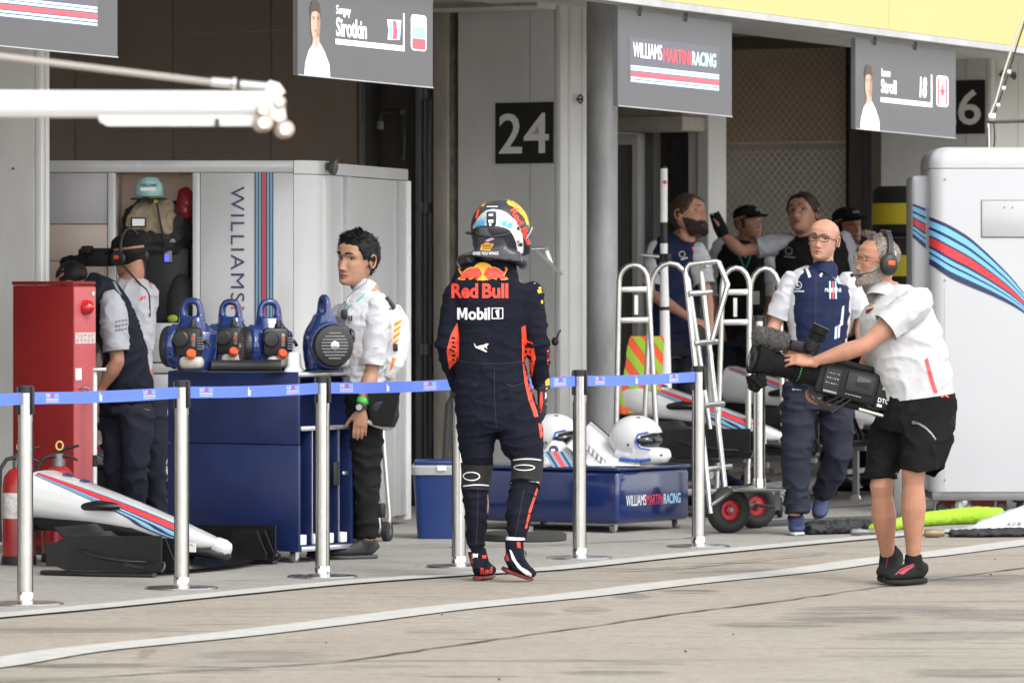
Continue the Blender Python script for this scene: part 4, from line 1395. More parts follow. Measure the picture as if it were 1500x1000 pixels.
 for sy in (-1, 1):
  for k in range(4):
   a_, b_ = (.20 * sy, .655 * sy)
   plane('flap', a_, b_, -.34 - .085 * k, -.25 - .085 * k, .085 + .03 * k, .14 + .035 * k, .006, CARBON, .02)
  # endplate: curved plate with foot and outer fins
  mb = MB(); rows = []
  for k in range(13):
   u = k / 12
   x = -.62 + .62 * u
   y = sy * (.668 + .05 * (1 - u) ** 2 - .02 * u)
   h0 = .03 + (.02 if u < .15 else 0)
   h1 = .20 - .03 * (u < .12) + .012 * u
   rows.append([mb.bm.verts.new(p) for p in ((x, y, h0), (x, y, h1), (x, y - sy * .012, h1), (x, y - sy * .012, h0))])
  mb.skin(rows); ep = mb.build('endplate', CARBON, t, smooth=40)
  mb = MB(); mb.loft([((-.64, sy * .70, .018), .045, .012), ((-.3, sy * .70, .016), .055, .012), ((-.02, sy * .68, .016), .03, .010)], side=(0, 1, 0), n=12, sq=3); mb.build('foot_plate', CARBG, ep, smooth=60)
  mb = MB(); mb.tube([(-.45, sy * .725, .14), (-.32, sy * .735, .105), (-.15, sy * .73, .085), (-.05, sy * .71, .083)], [.006, .01, .01, .005], 8); mb.build('side_ridge', CARBG, ep, smooth=60)
  mb = MB(); mb.tube([(.005, sy * .655, .03), (.02, sy * .65, .055), (.012, sy * .64, .075), (-.015, sy * .645, .07)], .009, 8); mb.build('vortex_lip', CARBG, ep, smooth=60)
  for q in (.56, .47):
   mb = MB(); mb.prism([(-.20, .04), (.03, .04), (.035, .07), (.01, .12), (-.02, .19), (-.16, .195)], (0, sy * q, 0), (1, 0, 0), (0, 0, 1), (0, -sy * .008, 0)); mb.build('turning_vane', CARBON, ep)
 return t
w0 = make_wing()
# forward direction points to picture right and a little towards the camera
def set_wing(o, tip, rz, z, lb, sc=1.0):
 place(o, V((tip.x, tip.y, z)), (0, 0, rz), sc)
 tag(o, lb, 'front wing', 'front wings with noses')
set_wing(w0, W(322, 0, 27.2), radians(-24), .0, 'white and black front wing with red blue stripes on the ground by the fire cabinet', .97)
o = copy_tree(w0); set_wing(o, W(262, 0, 30.0), radians(-24), .23, 'front wing on a low stand behind the bending mechanic', .9)
o = copy_tree(w0); set_wing(o, W(1150, 0, 33.6), radians(-22), .335, 'front wing on a stand behind the leaning sack truck', 1.0)
o = copy_tree(w0); set_wing(o, W(1290, 0, 35.6), radians(-22), .37, 'front wing on a stand behind the bald man in the vest', 1.0)
def wing_stand(tip, rz, z, lb):
 t = thing('wing_stand', lb, 'stand', (tip.x, tip.y, 0), rz, 'stands under the front wings')
 for y in (-.45, .45):
  mb = MB(); mb.box((-.35, y, z - .014), (.8, .035, .028)); mb.build('rail', GREYM, t)
  for x in (-.68, -.02):
   mb = MB(); mb.box((x, y, (z - .028) / 2 + .03), (.035, .035, z - .09)); mb.build('leg', GREYM, t)
   mb = MB(); mb.lathe([(.03, -.012), (.034, 0), (.03, .012)], c=(x, y, .034), axis=(0, 1, 0), n=14); mb.build('castor', ALU, t, smooth=40)
 for x in (-.6, -.1):
  mb = MB(); mb.box((x, 0, z * .55), (.03, .86, .03)); mb.build('cross_bar', GREYM, t)
 return t
wing_stand(W(262, 0, 30.0), radians(-24), .23, 'low grey wing stand beside the white cabinet drawers')
wing_stand(W(1150, 0, 33.6), radians(-22), .335, 'grey wing stand behind the two red rimmed wheels')
wing_stand(W(1290, 0, 35.6), radians(-22), .37, 'grey wing stand between the bald man and the white cabinet')

# ------------------------------------------------------------------ cool box, hand truck and other bits by the pier
bx_ = W(642, 0, 30.6); bx_.z = 0
bn = thing('cool_box', 'blue plastic bin with a pale grey rim left of the driver legs', 'bin', bx_)
mb = MB(); mb.loft([((0, 0, .0), .115, .14), ((0, 0, .36), .14, .165)], n=28, sq=7, axis=Z); mb.build('tub', mat('blue plastic tub', (.008, .030, .14), .35, var=.05), bn, smooth=50)
mb = MB(); mb.loft([((0, 0, .362), .15, .175), ((0, 0, .405), .152, .178), ((0, 0, .415), .145, .17)], n=28, sq=7, axis=Z); rim = mb.build('rim', mat('pale grey plastic', (.36, .37, .38), .4, var=.05), bn, smooth=40)
mb = MB(); mb.box((0, 0, .428), (.27, .31, .025), bev=.01); mb.build('lid', mat('blue plastic tub', (.008, .030, .14)), bn, smooth=40)
mb = MB(); mb.box((0.02, -.182, .40), (.05, .012, .03), bev=.003); mb.build('catch', WHITE_PAINT, bn)
pl_ = thing('leaning_pole', 'thick black pole leaning at the pier behind the cool box', 'pole', W(655, 0, 31.6) * V((1, 1, 0)))
mb = MB(); mb.tube([W(649, 770, 31.6), W(654, 640, 31.9), W(657, 592, 32.0), W(661, 584, 32.0), W(672, 583, 32.0)], .02, 12); mb.build('pole_tube', RUBBER, pl_, smooth=60, world=True)
hb = W(566, 0, 30.3); hb.z = 0
ht = thing('hand_truck', 'small hand truck with a bare metal rail behind the marshal', 'hand truck', hb)
mb = MB(); mb.tube([W(552, 560, 30.2), W(560, 629, 30.2), W(570, 755, 30.2), W(569, 772, 30.2)], .014, 10); mb.build('rail', ALU, ht, smooth=60, world=True)
mb = MB(); mb.tube([W(540, 560, 30.6), W(546, 629, 30.6), W(555, 755, 30.6), W(556, 772, 30.6)], .014, 10); mb.build('rail', ALU, ht, smooth=60, world=True)
for k, p in enumerate((W(567, 0, 30.2), W(552, 0, 30.65))):
 p.z = .057
 mb = MB(); mb.lathe([(.05, -.02), (.056, -.014), (.056, .014), (.05, .02)], c=p, axis=(1, -.3, 0), n=22); w = mb.build('wheel', RUBBER, ht, smooth=40, world=True)
 mb = MB(); mb.lathe([(.022, -.022), (.022, .022)], c=p, axis=(1, -.3, 0), n=14); mb.build('hub', ALU, w, smooth=40, world=True)
mb = MB(); p = W(567, 0, 30.2); p.z = .057; q = W(545, 0, 30.5); q.z = .06; mb.tube([p, q], .016, 10); mb.build('axle', CHROME, ht, smooth=60, world=True)
mb = MB(); p = W(557, 0, 30.3); p.z = .06; mb.lathe([(.026, .07), (.03, .08), (.03, .14), (.024, .15)], c=p, n=16); mb.build('roller', BLACK, ht, smooth=40, world=True)
db = W(768, 0, 30.3); db.z = 0
dd = thing('weight_base', 'flat dark round weight on the ground behind the racing driver', 'weight', db)
mb = MB(); mb.lathe([(.225, 0), (.235, .01), (.235, .042), (.21, .052), (.06, .054)], n=40); mb.build('disc', mat('dark cast rubber', (.035, .033, .03), .8, var=.2), dd, smooth=35)
mb = MB(); mb.lathe([(.05, .052), (.05, .08), (.03, .085)], n=20); mb.build('socket', GREYM, dd, smooth=40)

# wall bracket and knob on pier 24 moulding
br = thing('wall_bracket', 'grey folding metal bracket arm sticking out beside the driver helmet', 'bracket', W(790, 380, 33.6))
d_ = 33.3
mb = MB(); mb.tube([W(770, 365, d_), W(802, 364, d_)], .010, 8); mb.build('bar', ALU, br, smooth=60, world=True)
a_, b_ = W(786, 366, d_ - .02), W(823, 402, d_ - .02)
mb = MB(); dr_ = (b_ - a_).normalized(); mb.box(a_.lerp(b_, .5), (.018, .02, (b_ - a_).length), M=dr_.to_track_quat('Z', 'Y').to_matrix()); mb.build('strut', GREYM, br, world=True)
a_, b_ = W(800, 364, d_ + .02), W(808, 386, d_ + .02); dr_ = (b_ - a_).normalized()
mb = MB(); mb.box(a_.lerp(b_, .5), (.015, .02, (b_ - a_).length), M=dr_.to_track_quat('Z', 'Y').to_matrix()); mb.build('strut', ALU, br, world=True)
mb = MB(); mb.lathe([(.012, -.02), (.012, .02)], c=W(801, 364, d_), axis=(0, 1, 0), n=12); mb.build('pivot', GREYM, br, smooth=40, world=True)
kb = thing('wall_stopper', 'small black knob with a tie on the pier moulding by the driver elbow', 'knob', W(813, 499, 33.6))
mb = MB(); mb.sphere(W(813, 500, 33.6), (.022, .022, .028), 12, 8); mb.build('knob_ball', BLACK, kb, smooth=180, world=True)
mb = MB(); mb.tube([W(815, 497, 33.6), W(818, 488, 33.62), W(821, 484, 33.8)], .006, 6); mb.build('tie', BLACK, kb, smooth=60, world=True)

# ------------------------------------------------------------------ long blue box with helmets and boards
lc = V(((905 - 750) * 31.1 / FPX, 31.1, 0))
lb_ = thing('long_box', 'long low glossy blue box on castors with three coloured words', 'box', lc)
LT, LB = zp(685, 31.1), .055
LWd, LLn = 1.05, .80
def lp_(u, n, z): return lc + U * u + N * n + Z * z
BLUEG = mat('glossy blue box', (.008, .020, .095), .14, var=.04, coat=.6)
def lpart(nm, m, u0, u1, n0, n1, z0, z1, bev=.012):
 mb = MB(); mb.box(lp_((u0 + u1) / 2, (n0 + n1) / 2, (z0 + z1) / 2), (u1 - u0, n1 - n0, z1 - z0), M=RU, bev=bev, seg=3)
 return mb.build(nm, m, lb_, smooth=40, world=True)
lpart('box_body', BLUEG, 0, LLn, 0, LWd, LB, LT - .02, .03)
lpart('box_rim', BLUEG, -.004, LLn + .004, -.004, LWd + .004, LT - .019, LT, .006)
mb = MB()
x_ = U * .60; h_ = Z * .062; o_ = lp_(.09, -.0015, LB + .10)
put_text(mb, 'WILLIAMS', o_, x_ * .36, h_, bold=0, mi=0)
put_text(mb, 'MARTINI', o_ + x_ * .37, x_ * .31, h_ * .95, bold=0, mi=1)
put_text(mb, 'RACING', o_ + x_ * .69, x_ * .31, h_ * .95, bold=.015, mi=2)
mb.build('box_lettering', [PRINT_WHITE, PRINT_RED, PRINT_BLUE], lb_, world=True)
for u, n in ((.05, .06), (LLn - .06, .06), (.05, LWd - .08), (LLn - .06, LWd - .08)):
 castor(lb_, lp_(u, n, 0), .028)

def make_helmet():
 """open face motocross helmet looking along +X"""
 t = thing('crew_helmet', '', 'helmet')
 HW = mat('helmet white', (.64, .64, .64), .3, var=.03, coat=.3)
 mb = MB()
 mb.sphere((0, 0, .165), (.165, .125, .135), 28, 18)
 mb.loft([((.02, 0, .10), .115, .09), ((.12, 0, .072), .085, .06), ((.19, 0, .07), .05, .045), ((.215, 0, .075), .02, .02)], side=(0, 1, 0), n=18, sq=2.6)
 mb.loft([((-.10, 0, .08), .10, .06), ((0, 0, .06), .11, .055), ((.1, 0, .055), .09, .045)], side=(0, 1, 0), n=18)
 me = fuse(mb, .007, 4)
 # cut the eye opening by pushing the surface in
 for v in me.vertices:
  p = v.co
  if p.x > .07 and .105 < p.z < .20:
   k = min(1, (p.x - .07) / .02) * min(1, (p.z - .105) / .012, (.20 - p.z) / .012)
   v.co.x -= .06 * k * (1 - abs(p.y) / .16)
 me.update()
 sh = link('shell', me, HW, t, 180)
 mb = MB(); mb.loft([((.04, 0, .225), .10, .014), ((.12, 0, .245), .095, .010), ((.20, 0, .235), .08, .008), ((.235, 0, .225), .06, .006)], side=(0, 1, 0), n=14, sq=3)
 mb = MB(); mb.sphere((.048, 0, .153), (.110, .121, .055), 24, 12); mb.build('visor', mat('smoked visor', (.012, .012, .014), .12, var=.3, scale=9, coat=.4), t, smooth=180)
 mb = MB()
 for sy in (-1, 1):
  mb.tube([(.11, sy * .085, .205), (.06, sy * .118, .19), (.045, sy * .122, .15), (.075, sy * .118, .11), (.13, sy * .095, .10)], [.005, .006, .006, .006, .005], 8)
 o = mb.build('blue_trim', mat('helmet blue trim', (.02, .09, .42), .35, var=.04), t, smooth=60); o['kind'] = 'stuff'
 mb = MB()
 mb.tube([(.13, -.09, .045), (.05, -.115, .035), (-.06, -.11, .045)], .009, 8)
 mb.build('lower_trim', mat('helmet blue trim', (.02, .09, .42)), t, smooth=60)
 for k, (x, z) in enumerate(((-.02, .28), (.03, .285))):
  mb = MB(); mb.box((x, -.045, z), (.03, .012, .012), bev=.004); mb.build('vent', PRINT_BLACK if k else PRINT_RED, t)
 for x, z in ((.16, .085), (.175, .07)):
  mb = MB(); mb.box((x, -.052, z), (.028, .012, .01), bev=.003); mb.build('vent', PRINT_BLACK, t)
 mb = MB(); mb.lathe([(.007, 0), (.007, .004)], c=(.0, -.123, .13), axis=(0, -1, 0), n=10); mb.build('rivet', PRINT_BLACK, t, smooth=40)
 return t
h0 = make_helmet()
hp_ = W(932, 0, 31.35); hp_.z = LT + .0
place(h0, hp_, (0, 0, radians(-24)), .98); tag(h0, 'white helmet with dark visor on the right end of the long blue box', 'helmet', 'white crew helmets on the long box')
o = copy_tree(h0); hp_ = W(812, 0, 31.75); hp_.z = LT
place(o, hp_, (0, 0, radians(-24)), .98); tag(o, 'white helmet behind the striped board, next to the racing driver', 'helmet', 'white crew helmets on the long box')
gl = thing('grey_cloth', 'crumpled pale grey cloth under the right white helmet', 'cloth', W(925, 684, 31.3))
mb = MB(); q = W(926, 0, 31.24); mb.sphere(q + Z * (LT + .018), (.06, .04, .02), 16, 10); me = fuse(mb, .006, 1); folds(me, .008, (40, 40, 40)); o = link('cloth_body', me, mat('pale cloth', (.55, .55, .56), .8), gl, 180); o.data.transform(FR[gl].inverted())
BOARDW = mat('white board', (.66, .66, .66), .4, var=.03)
bdb = thing('pit_board', 'white board leaning on the long blue box between the helmets', 'board', W(905, 680, 31.2))
def slab4(mb, pts, d, th):
 q = [W(x, y, dd_) for (x, y), dd_ in zip(pts, d)]
 a = mb.vs(q); b = mb.vs([p + V((0, th, 0)) for p in q])
 mb.f(a); mb.f(list(reversed(b)))
 n = len(q)
 for k in range(n): mb.f([a[(k + 1) % n], a[k], b[k], b[(k + 1) % n]])
mb = MB(); slab4(mb, [(866, 617), (937, 677), (937, 682), (862, 682), (828, 651)], [31.6, 31.25, 31.22, 31.22, 31.5], .02); mb.build('board_panel', BOARDW, bdb, world=True)
mb = MB(); mb.tube([W(829, 650, 31.48), W(866, 616, 31.58), W(938, 677, 31.22)], .005, 6); mb.build('board_edge', DARKST, bdb, smooth=60, world=True)
for k in range(5):
 mb = MB(); x = 858 + k * 6; y = 648 + k * 5.5
 q = [W(x, y, 31.4 - k * .02 - .02), W(x + 5, y + 4.5, 31.38 - k * .02 - .02), W(x + 3, y + 13, 31.33 - k * .02 - .02), W(x - 2, y + 9, 31.35 - k * .02 - .02)]
 mb.tube(q, .0025, 5, closed=True); mb.build('digit_slot', GREYM, bdb, world=True)
bd2 = thing('striped_board', 'white board with round dark emblem and blue red stripes behind the driver', 'board', W(820, 680, 31.6))
mb = MB(); slab4(mb, [(797, 660), (812, 640), (830, 650), (846, 684), (796, 684)], [31.55, 31.65, 31.6, 31.35, 31.35], .015); mb.build('board_panel', BOARDW, bd2, world=True)
mb = MB(); mb.lathe([(.028, 0), (.028, .003)], c=W(811, 659, 31.5), axis=(0, -1, .15), n=20); em = mb.build('emblem', NAVY, bd2, smooth=40, world=True)
mb = MB(); mb.sphere(W(810, 659, 31.48), (.013, .003, .008), 10, 6); mb.build('emblem_mark', PRINT_WHITE, em, world=True)
mb = MB()
for k, mi in enumerate((2, 0, 2, 1, 1, 2, 0, 2)):
 mb.mi = mi
 x = 806 + k * 4.0
 dq = 31.30
 mb.poly([W(x - 4 + 8, 684, dq), W(x + 8, 684, dq), W(x - 14 + 8, 661 + k * 0, dq + .02), W(x - 18 + 8, 661, dq + .02)])
mb.build('board_stripe', [NAVY, PRINT_RED, CSTR], bd2, world=True)
# ------------------------------------------------------------------ hoop trolleys, sack truck, pole, chevron board
def arc_pts(a, top, b, n=8):
 """rounded hoop from a up over apex height to b (W points given by pixels, depth kept)"""
 out = []
 m = (a + b) / 2
 for k in range(n + 1):
  th = pi - pi * k / n
  p = m + (b - a) * .5 * cos(th)
  p = p + Z * ((top - m.z) * sin(th))
  out.append(p)
 return out
def hoop(t, px0, px1, pyspring, pytop, d, foot0, foot1, zf, bars, upright):
 a, b = W(px0, pyspring, d), W(px1, pyspring, d)
 top = zp(pytop, d)
 f0, f1 = W(foot0, 0, d), W(foot1, 0, d)
 f0.z = f1.z = zf
 mb = MB(); mb.tube([f0, a.lerp(f0, .3), a] + arc_pts(a, top, b)[1:-1] + [b, b.lerp(f1, .3), f1], .0165, 12)
 h = mb.build('hoop', ALU, t, smooth=60, world=True)
 def onleg(py, which):
  z = zp(py, d)
  s_, f_ = (a, f0) if which == 0 else (b, f1)
  return s_ + (f_ - s_) * ((s_.z - z) / (s_.z - f_.z))
 for py in bars:
  p, q = onleg(py, 0), onleg(py, 1)
  mb = MB(); mb.box(p.lerp(q, .5), ((q - p).length - .02, .025, .035), bev=.004); mb.build('cross_bar', ALU, t, smooth=40, world=True)
 if upright:
  px, y0, y1 = upright
  mb = MB(); p, q = W(px, y0, d), W(px, y1, d); mb.box(p.lerp(q, .5), (.022, .02, p.z - q.z - .036)); mb.build('upright', ALU, t, world=True)
def trolley(lb, x0, d, parts, deck):
 g = W(x0, 0, d); g.z = 0
 t = thing('hoop_trolley', lb, 'trolley', g, 0, 'trolleys with bent tube handles')
 for p in parts: hoop(t, *p)
 (c0, c1) = deck
 a, b = W(c0, 0, d + .12), W(c1, 0, d + .12)
 mb = MB(); mb.box(((a.x + b.x) / 2, d + .12, .16), (b.x - a.x, .5, .04), bev=.006); mb.build('deck', GREYM, t, smooth=40, world=True)
 for x in (a.x + .05, b.x - .05):
  for y in (d - .07, d + .31):
   mb = MB(); mb.lathe([(.06, -.015), (.068, 0), (.06, .015)], c=(x, y, .068), axis=(1, 0, 0), n=20); w = mb.build('wheel', RUBBER, t, smooth=40, world=True)
   mb = MB(); mb.box((x, y, .12), (.04, .04, .05)); mb.build('wheel_fork', ALU, w, world=True)
trolley('bare tube trolley beside the round column, its left hoop narrow', 945, 33.2,
  [(907, 949, 412, 388, 33.2, 901, 966, .18, (424, 469), (932, 428, 465)),
         (953, 1010, 425, 385, 33.6, 940, 1052, .18, (), None)], (898, 1055))
trolley('bare tube trolley behind the barrier post top and the camera microphone', 1095, 33.2,
  [(1058, 1098, 420, 392, 33.2, 1050, 1096, .18, (428, 472), (1077, 432, 468)),
         (1099, 1142, 425, 393, 33.6, 1094, 1150, .18, (), None)], (1046, 1152))
# sack truck
sd_ = 31.2
sg = W(1075, 0, sd_); sg.z = 0
st_ = thing('sack_truck', 'bare metal sack truck with black tyres on red rims', 'sack truck', sg)
r1 = [W(1004, 402, 31.3), W(1005, 393, 31.3), W(1010, 387, 31.3), W(1018, 386, 31.3), W(1050, 383, 31.25), W(1053, 384, 31.25), W(1066, 417, 31.2), W(1064, 424, 31.2), W(1043, 498, 31.15)]
foot_a = W(1041, 752, 31.0)
r1 = [foot_a, W(1018, 532, 31.2)] + r1
mb = MB(); mb.tube(r1, .0155, 12); mb.build('rail', STEEL, st_, smooth=60, world=True)
mb = MB(); mb.tube([W(1062, 714, 31.2), W(1045, 560, 31.4), W(1030, 426, 31.5), W(1027, 398, 31.5), W(1029, 391, 31.5), W(1035, 387, 31.48)], .0155, 12); mb.build('rail', STEEL, st_, smooth=60, world=True)
for a_, b_ in (((1009, 430), (1042, 428)), ((1017, 503), (1050, 500)), ((1031, 594), (1060, 591)), ((1036, 687), (1071, 683))):
 mb = MB(); mb.tube([W(*a_, 31.2), W(*b_, 31.28)], .0165, 12); mb.build('rung', ALU, st_, smooth=60, world=True)
TYRE = mat('pneumatic tyre', (.014, .014, .014), .7, var=.3, scale=14)
RIMR = mat('red rim', (.42, .012, .02), .4, var=.05)
for c_, r_ in ((W(1067, 742, 31.15), .135), (W(1106, 735, 31.75), .135)):
 c_.z = r_
 ax = V((.45, -.89, 0)).normalized()
 mb = MB()
 R_ = r_ - .042
 rows = []
 x, y, z = frame_from(ax)
 n = 40
 for k in range(n):
  a = 2 * pi * k / n
  e = x * cos(a) + y * sin(a)
  cc_ = c_ + e * R_
  row = []
  for j in range(14):
   b = 2 * pi * j / 14
   rr_ = 1 + (.03 if (k % 2 and abs(sin(b)) < .75 and cos(b) > .4) else 0)
   row.append(mb.bm.verts.new(cc_ + e * (.042 * cos(b) * rr_) + z * (.046 * sin(b))))
  rows.append(row)
 rows.append(rows[0]); mb.skin(rows, cap=False)
 w = mb.build('tyre', TYRE, st_, smooth=50, world=True)
 mb = MB(); mb.lathe([(.066, -.03), (.066, .022), (.058, .026), (.052, .012), (.03, .012), (.026, .03), (.02, .032)], c=c_, axis=ax, n=28); mb.build('rim', RIMR, w, smooth=40, world=True)
 mb = MB(); mb.lathe([(.016, .03), (.016, .044), (.008, .046)], c=c_, axis=ax, n=14); mb.build('hub', GREYM, w, smooth=40, world=True)
mb = MB(); a_, b_ = W(1067, 742, 31.15), W(1106, 735, 31.75); a_.z = b_.z = .135; mb.tube([a_, b_], .012, 10); mb.build('axle', GREYM, st_, smooth=60, world=True)
pc = W(1110, 0, 31.1); pc.z = .255
mb = MB(); mb.box(pc, (.30, .40, .010), bev=.003); mb.build('toe_plate', GREYM, st_, smooth=40, world=True)
for dx in (-.12, .12):
 mb = MB(); mb.box((pc.x + dx, pc.y + .17, .19), (.03, .03, .12)); mb.build('plate_support', GREYM, st_, world=True)
 mb = MB(); mb.tube([(pc.x + dx, pc.y + .17, .14), (c_.x, c_.y, .14)], .012, 8); mb.build('plate_support', GREYM, st_, smooth=60, world=True)
mb = MB(); mb.tube([W(1041, 740, 31.0), (pc.x - .14, pc.y, .248)], .012, 8); mb.build('plate_support', GREYM, st_, smooth=60, world=True)

# white pole
pd = 34.2
pb = W(978, 0, pd); pb.z = 0
wpo = thing('white_pole', 'tall white pole with black bands and a small red button', 'pole', pb)
def pseg(y0, y1, r0, r1, m, nm, x0=972.5, x1=972.5):
 p, q = W(x0, y0, pd), W(x1, y1, pd)
 mb = MB(); mb.tube([p, q], [r0 * pd / FPX, r1 * pd / FPX], 18); return mb.build(nm, m, wpo, smooth=50, world=True)
pseg(247, 325.5, 5.3, 5.3, WHITE_PAINT, 'upper_tube')
pseg(243, 246.8, 3, 4, BLACK, 'top_cap')
pseg(326, 356, 5.2, 5.2, BLACK, 'black_band')
pseg(356.5, 371.5, 5.6, 5.6, WHITE_PAINT, 'middle_tube')
pseg(372, 384, 7.5, 7.5, BLACK, 'clamp')
zg = HOR + CAMH * FPX / pd
pseg(384.5, 449, 5.8, 6.8, WHITE_PAINT, 'lower_tube', 972.5, 973.5)
pseg(449.5, 454, 7.6, 7.6, BLACK, 'black_band', 973.5, 973.5)
pseg(454.5, zg - 6, 7.0, 11, WHITE_PAINT, 'lower_tube', 973.5, 978)
mb = MB(); p = W(978, 0, pd); p.z = 0; mb.lathe([(.14, 0), (.14, .02), (.05, .03)], c=p, n=24); mb.build('foot', BLACK, wpo, smooth=40, world=True)
mb = MB(); mb.lathe([(.012, 0), (.012, .012)], c=W(974, 267, pd - .02), axis=(0, -1, 0), n=14); mb.build('red_button', PRINT_RED, wpo, smooth=40, world=True)
mb = MB(); mb.tube([W(938, 373, pd), W(945, 374, pd), W(967, 376, pd)], [.006, .009, .014], 8); mb.build('side_pin', ALU, wpo, smooth=60, world=True)
mb = MB(); mb.box(W(979, 377, pd - .03), (.035, .05, .05), bev=.01); mb.build('clamp_knob', BLACK, wpo, smooth=40, world=True)

# chevron board
cd_ = 33.78
cg = W(940, 0, cd_); cg.z = 0
chv = thing('chevron_board', 'orange and lime striped warning board behind the hoop trolley', 'warning board', cg)
ORG = emat('fluorescent orange', (.90, .10, .02), .0); LIM = emat('fluorescent lime', (.33, .55, .02), .0)
def on_b(u, v, off=0):
 x = (906 + 15 * v) * (1 - u) + (966 + 7.5 * v) * u
 return W(x, 606 - 114 * v, cd_) + V((0, off, 0))
mb = MB()
a = mb.vs([on_b(u, v) for u, v in ((0, 0), (1, 0), (1, .95), (.95, 1), (.06, 1), (.02, .96))]); b = mb.vs([on_b(u, v, .02) for u, v in ((0, 0), (1, 0), (1, .95), (.95, 1), (.06, 1), (.02, .96))])
mb.f(a); mb.f(list(reversed(b)))
for k in range(6): mb.f([a[(k + 1) % 6], a[k], b[k], b[(k + 1) % 6]])
mb.build('board_panel', ORG, chv, world=True)
for k in range(-1, 5):                              # lime bands fall to the right
 mb = MB()
 v0 = .02 + .30 * k
 poly = []
 for u, v in ((0, v0 + .42), (1, v0 - .16), (1, v0 - .01), (0, v0 + .57)):
  poly.append((u, v))
 # clip to the board
 def clip(ps, f, g):
  out = []
  for i in range(len(ps)):
   p, q = ps[i], ps[(i + 1) % len(ps)]
   if f(p): out.append(p)
   if f(p) != f(q): out.append(g(p, q))
  return out
 for lim, sg_ in ((.01, 1), (.99, -1)):
  fn = lambda p: (p[1] - lim) * sg_ >= 0
  gn = lambda p, q: (p[0] + (q[0] - p[0]) * (lim - p[1]) / (q[1] - p[1]), lim)
  if poly: poly = clip(poly, fn, gn)
 if len(poly) > 2:
  mb.poly([on_b(u, v, -.003) for u, v in poly]); mb.build('lime_band', LIM, chv, world=True)
 else: mb.bm.free()
for px in (915, 958):
 mb = MB(); p = W(px, 600, cd_ + .05); q = V((p.x, p.y, 0)); mb.box(p.lerp(q, .5), (.03, .03, p.z)); mb.build('leg', BLACK, chv, world=True)
mb = MB(); mb.lathe([(.024, 0), (.024, .012)], c=W(915, 601, cd_ - .03), axis=(0, -1, 0), n=18); mb.build('reflector', ORG, chv, smooth=40, world=True)

# ------------------------------------------------------------------ tall white cabinet at the right
rd_ = 33.5
RX = lambda px: (px - 750) * rd_ / FPX
RZ = lambda py: zp(py, rd_)
wc = thing('equipment_cabinet', 'tall white wheeled cabinet with navy, blue and red curved stripes', 'cabinet', (RX(1440), rd_ + .4, 0))
def round_box(x0, x1, y0, y1, z0, z1, rv, rt):
 mb = MB()
 n = 10
 def outline(ins):
  pts = []
  r = max(.01, rv - ins * .3)
  for cx, cy, a0 in ((x1 - r - ins, y1 - r - ins, 0), (x0 + r + ins, y1 - r - ins, 90), (x0 + r + ins, y0 + r + ins, 180), (x1 - r - ins, y0 + r + ins, 270)):
   for k in range(n + 1):
    a = radians(a0 + 90 * k / n)
    pts.append((cx + r * cos(a), cy + r * sin(a)))
  return pts
 rows = []
 for z, ins in [(z0, 0), (z1 - rt, 0)] + [(z1 - rt + rt * sin(radians(q)), rt * (1 - cos(radians(q)))) for q in (20, 40, 60, 75, 90)]:
  rows.append([mb.bm.verts.new((x, y, z)) for x, y in outline(ins)])
 mb.skin(rows)
 return mb
CABW = mat('cabinet gloss white', (.44, .445, .46), .3, var=.015, coat=.3)
x1_ = RX(1860)
mb = round_box(RX(1362), x1_, rd_, rd_ + .85, RZ(720), RZ(247) - .001, .10, .002)
me_front = None
bodyo = mb.build('cabinet_body', CABW, wc, smooth=45, world=True)
mb = round_box(RX(1362) - .001, x1_ + .001, rd_ - .001, rd_ + .851, RZ(247) + .003, RZ(215), .10, .10)
mb.build('cabinet_top', CABW, wc, smooth=45, world=True)
mb = MB(); mb.box(((RX(1340) + RX(1375)) / 2, rd_ + .5, (.145 + RZ(256)) / 2), (RX(1375) - RX(1340), .5, RZ(256) - .145), bev=.03, seg=4)
sideo = mb.build('side_wing', CABW, wc, smooth=45, world=True)
top_c = [(1340, 308), (1361.5, 317), (1390, 329), (1420, 347), (1450, 374), (1480, 404), (1500, 429), (1540, 480), (1600, 560)]
bot_c = [(1340, 378), (1361.5, 386), (1390, 407), (1420, 420), (1450, 432), (1480, 446), (1500, 458), (1540, 490), (1600, 566)]
def interp(c, x):
 for (a, ya), (b, yb) in zip(c, c[1:]):
  if a <= x <= b: return ya + (yb - ya) * (x - a) / (b - a)
 return c[-1][1]
def crv_smooth(c, x):
 return sum(interp(c, x + o) for o in (-8, -4, 0, 4, 8)) / 5 if 1350 < x < 1590 else interp(c, x)
fr = [(0, .075, 0), (.075, .205, 2), (.205, .27, 0), (.27, .38, 2), (.38, .42, 0), (.42, .60, 1), (.60, .66, 0), (.66, .735, 2), (.735, .78, 0), (.78, .87, 2), (.87, 1.0, 0)]
def stripes(xs, tc_, bc_, bv, nm, target):
 mb = MB()
 for a_, b_, mi in fr:
  mb.mi = mi
  rows = []
  for x in xs:
   t_, b2 = crv_smooth(tc_, x), crv_smooth(bc_, x)
   rows.append([mb.bm.verts.new(V((RX(x), rd_ - .6, RZ(t_ + (b2 - t_) * q)))) for q in (a_, (a_ + b_) / 2, b_)])
  for p, q in zip(rows, rows[1:]):
   for k in range(2): mb.f([p[k], p[k + 1], q[k + 1], q[k]])
 project(mb, bv, (0, 1, 0), .0025, .05, 3)
 return mb.build(nm, [NAVY, mat('cabinet stripe red', (.58, .03, .04), .4, var=0), mat('cabinet stripe blue', (.17, .47, .72), .4, var=0)], wc, world=True, norm=False)
def world_bvh(o):
 r = root_of(o)
 M = FR.get(r, Matrix.Identity(4))
 return BVHTree.FromPolygons([M @ v.co for v in o.data.vertices], [tuple(p.vertices) for p in o.data.polygons])
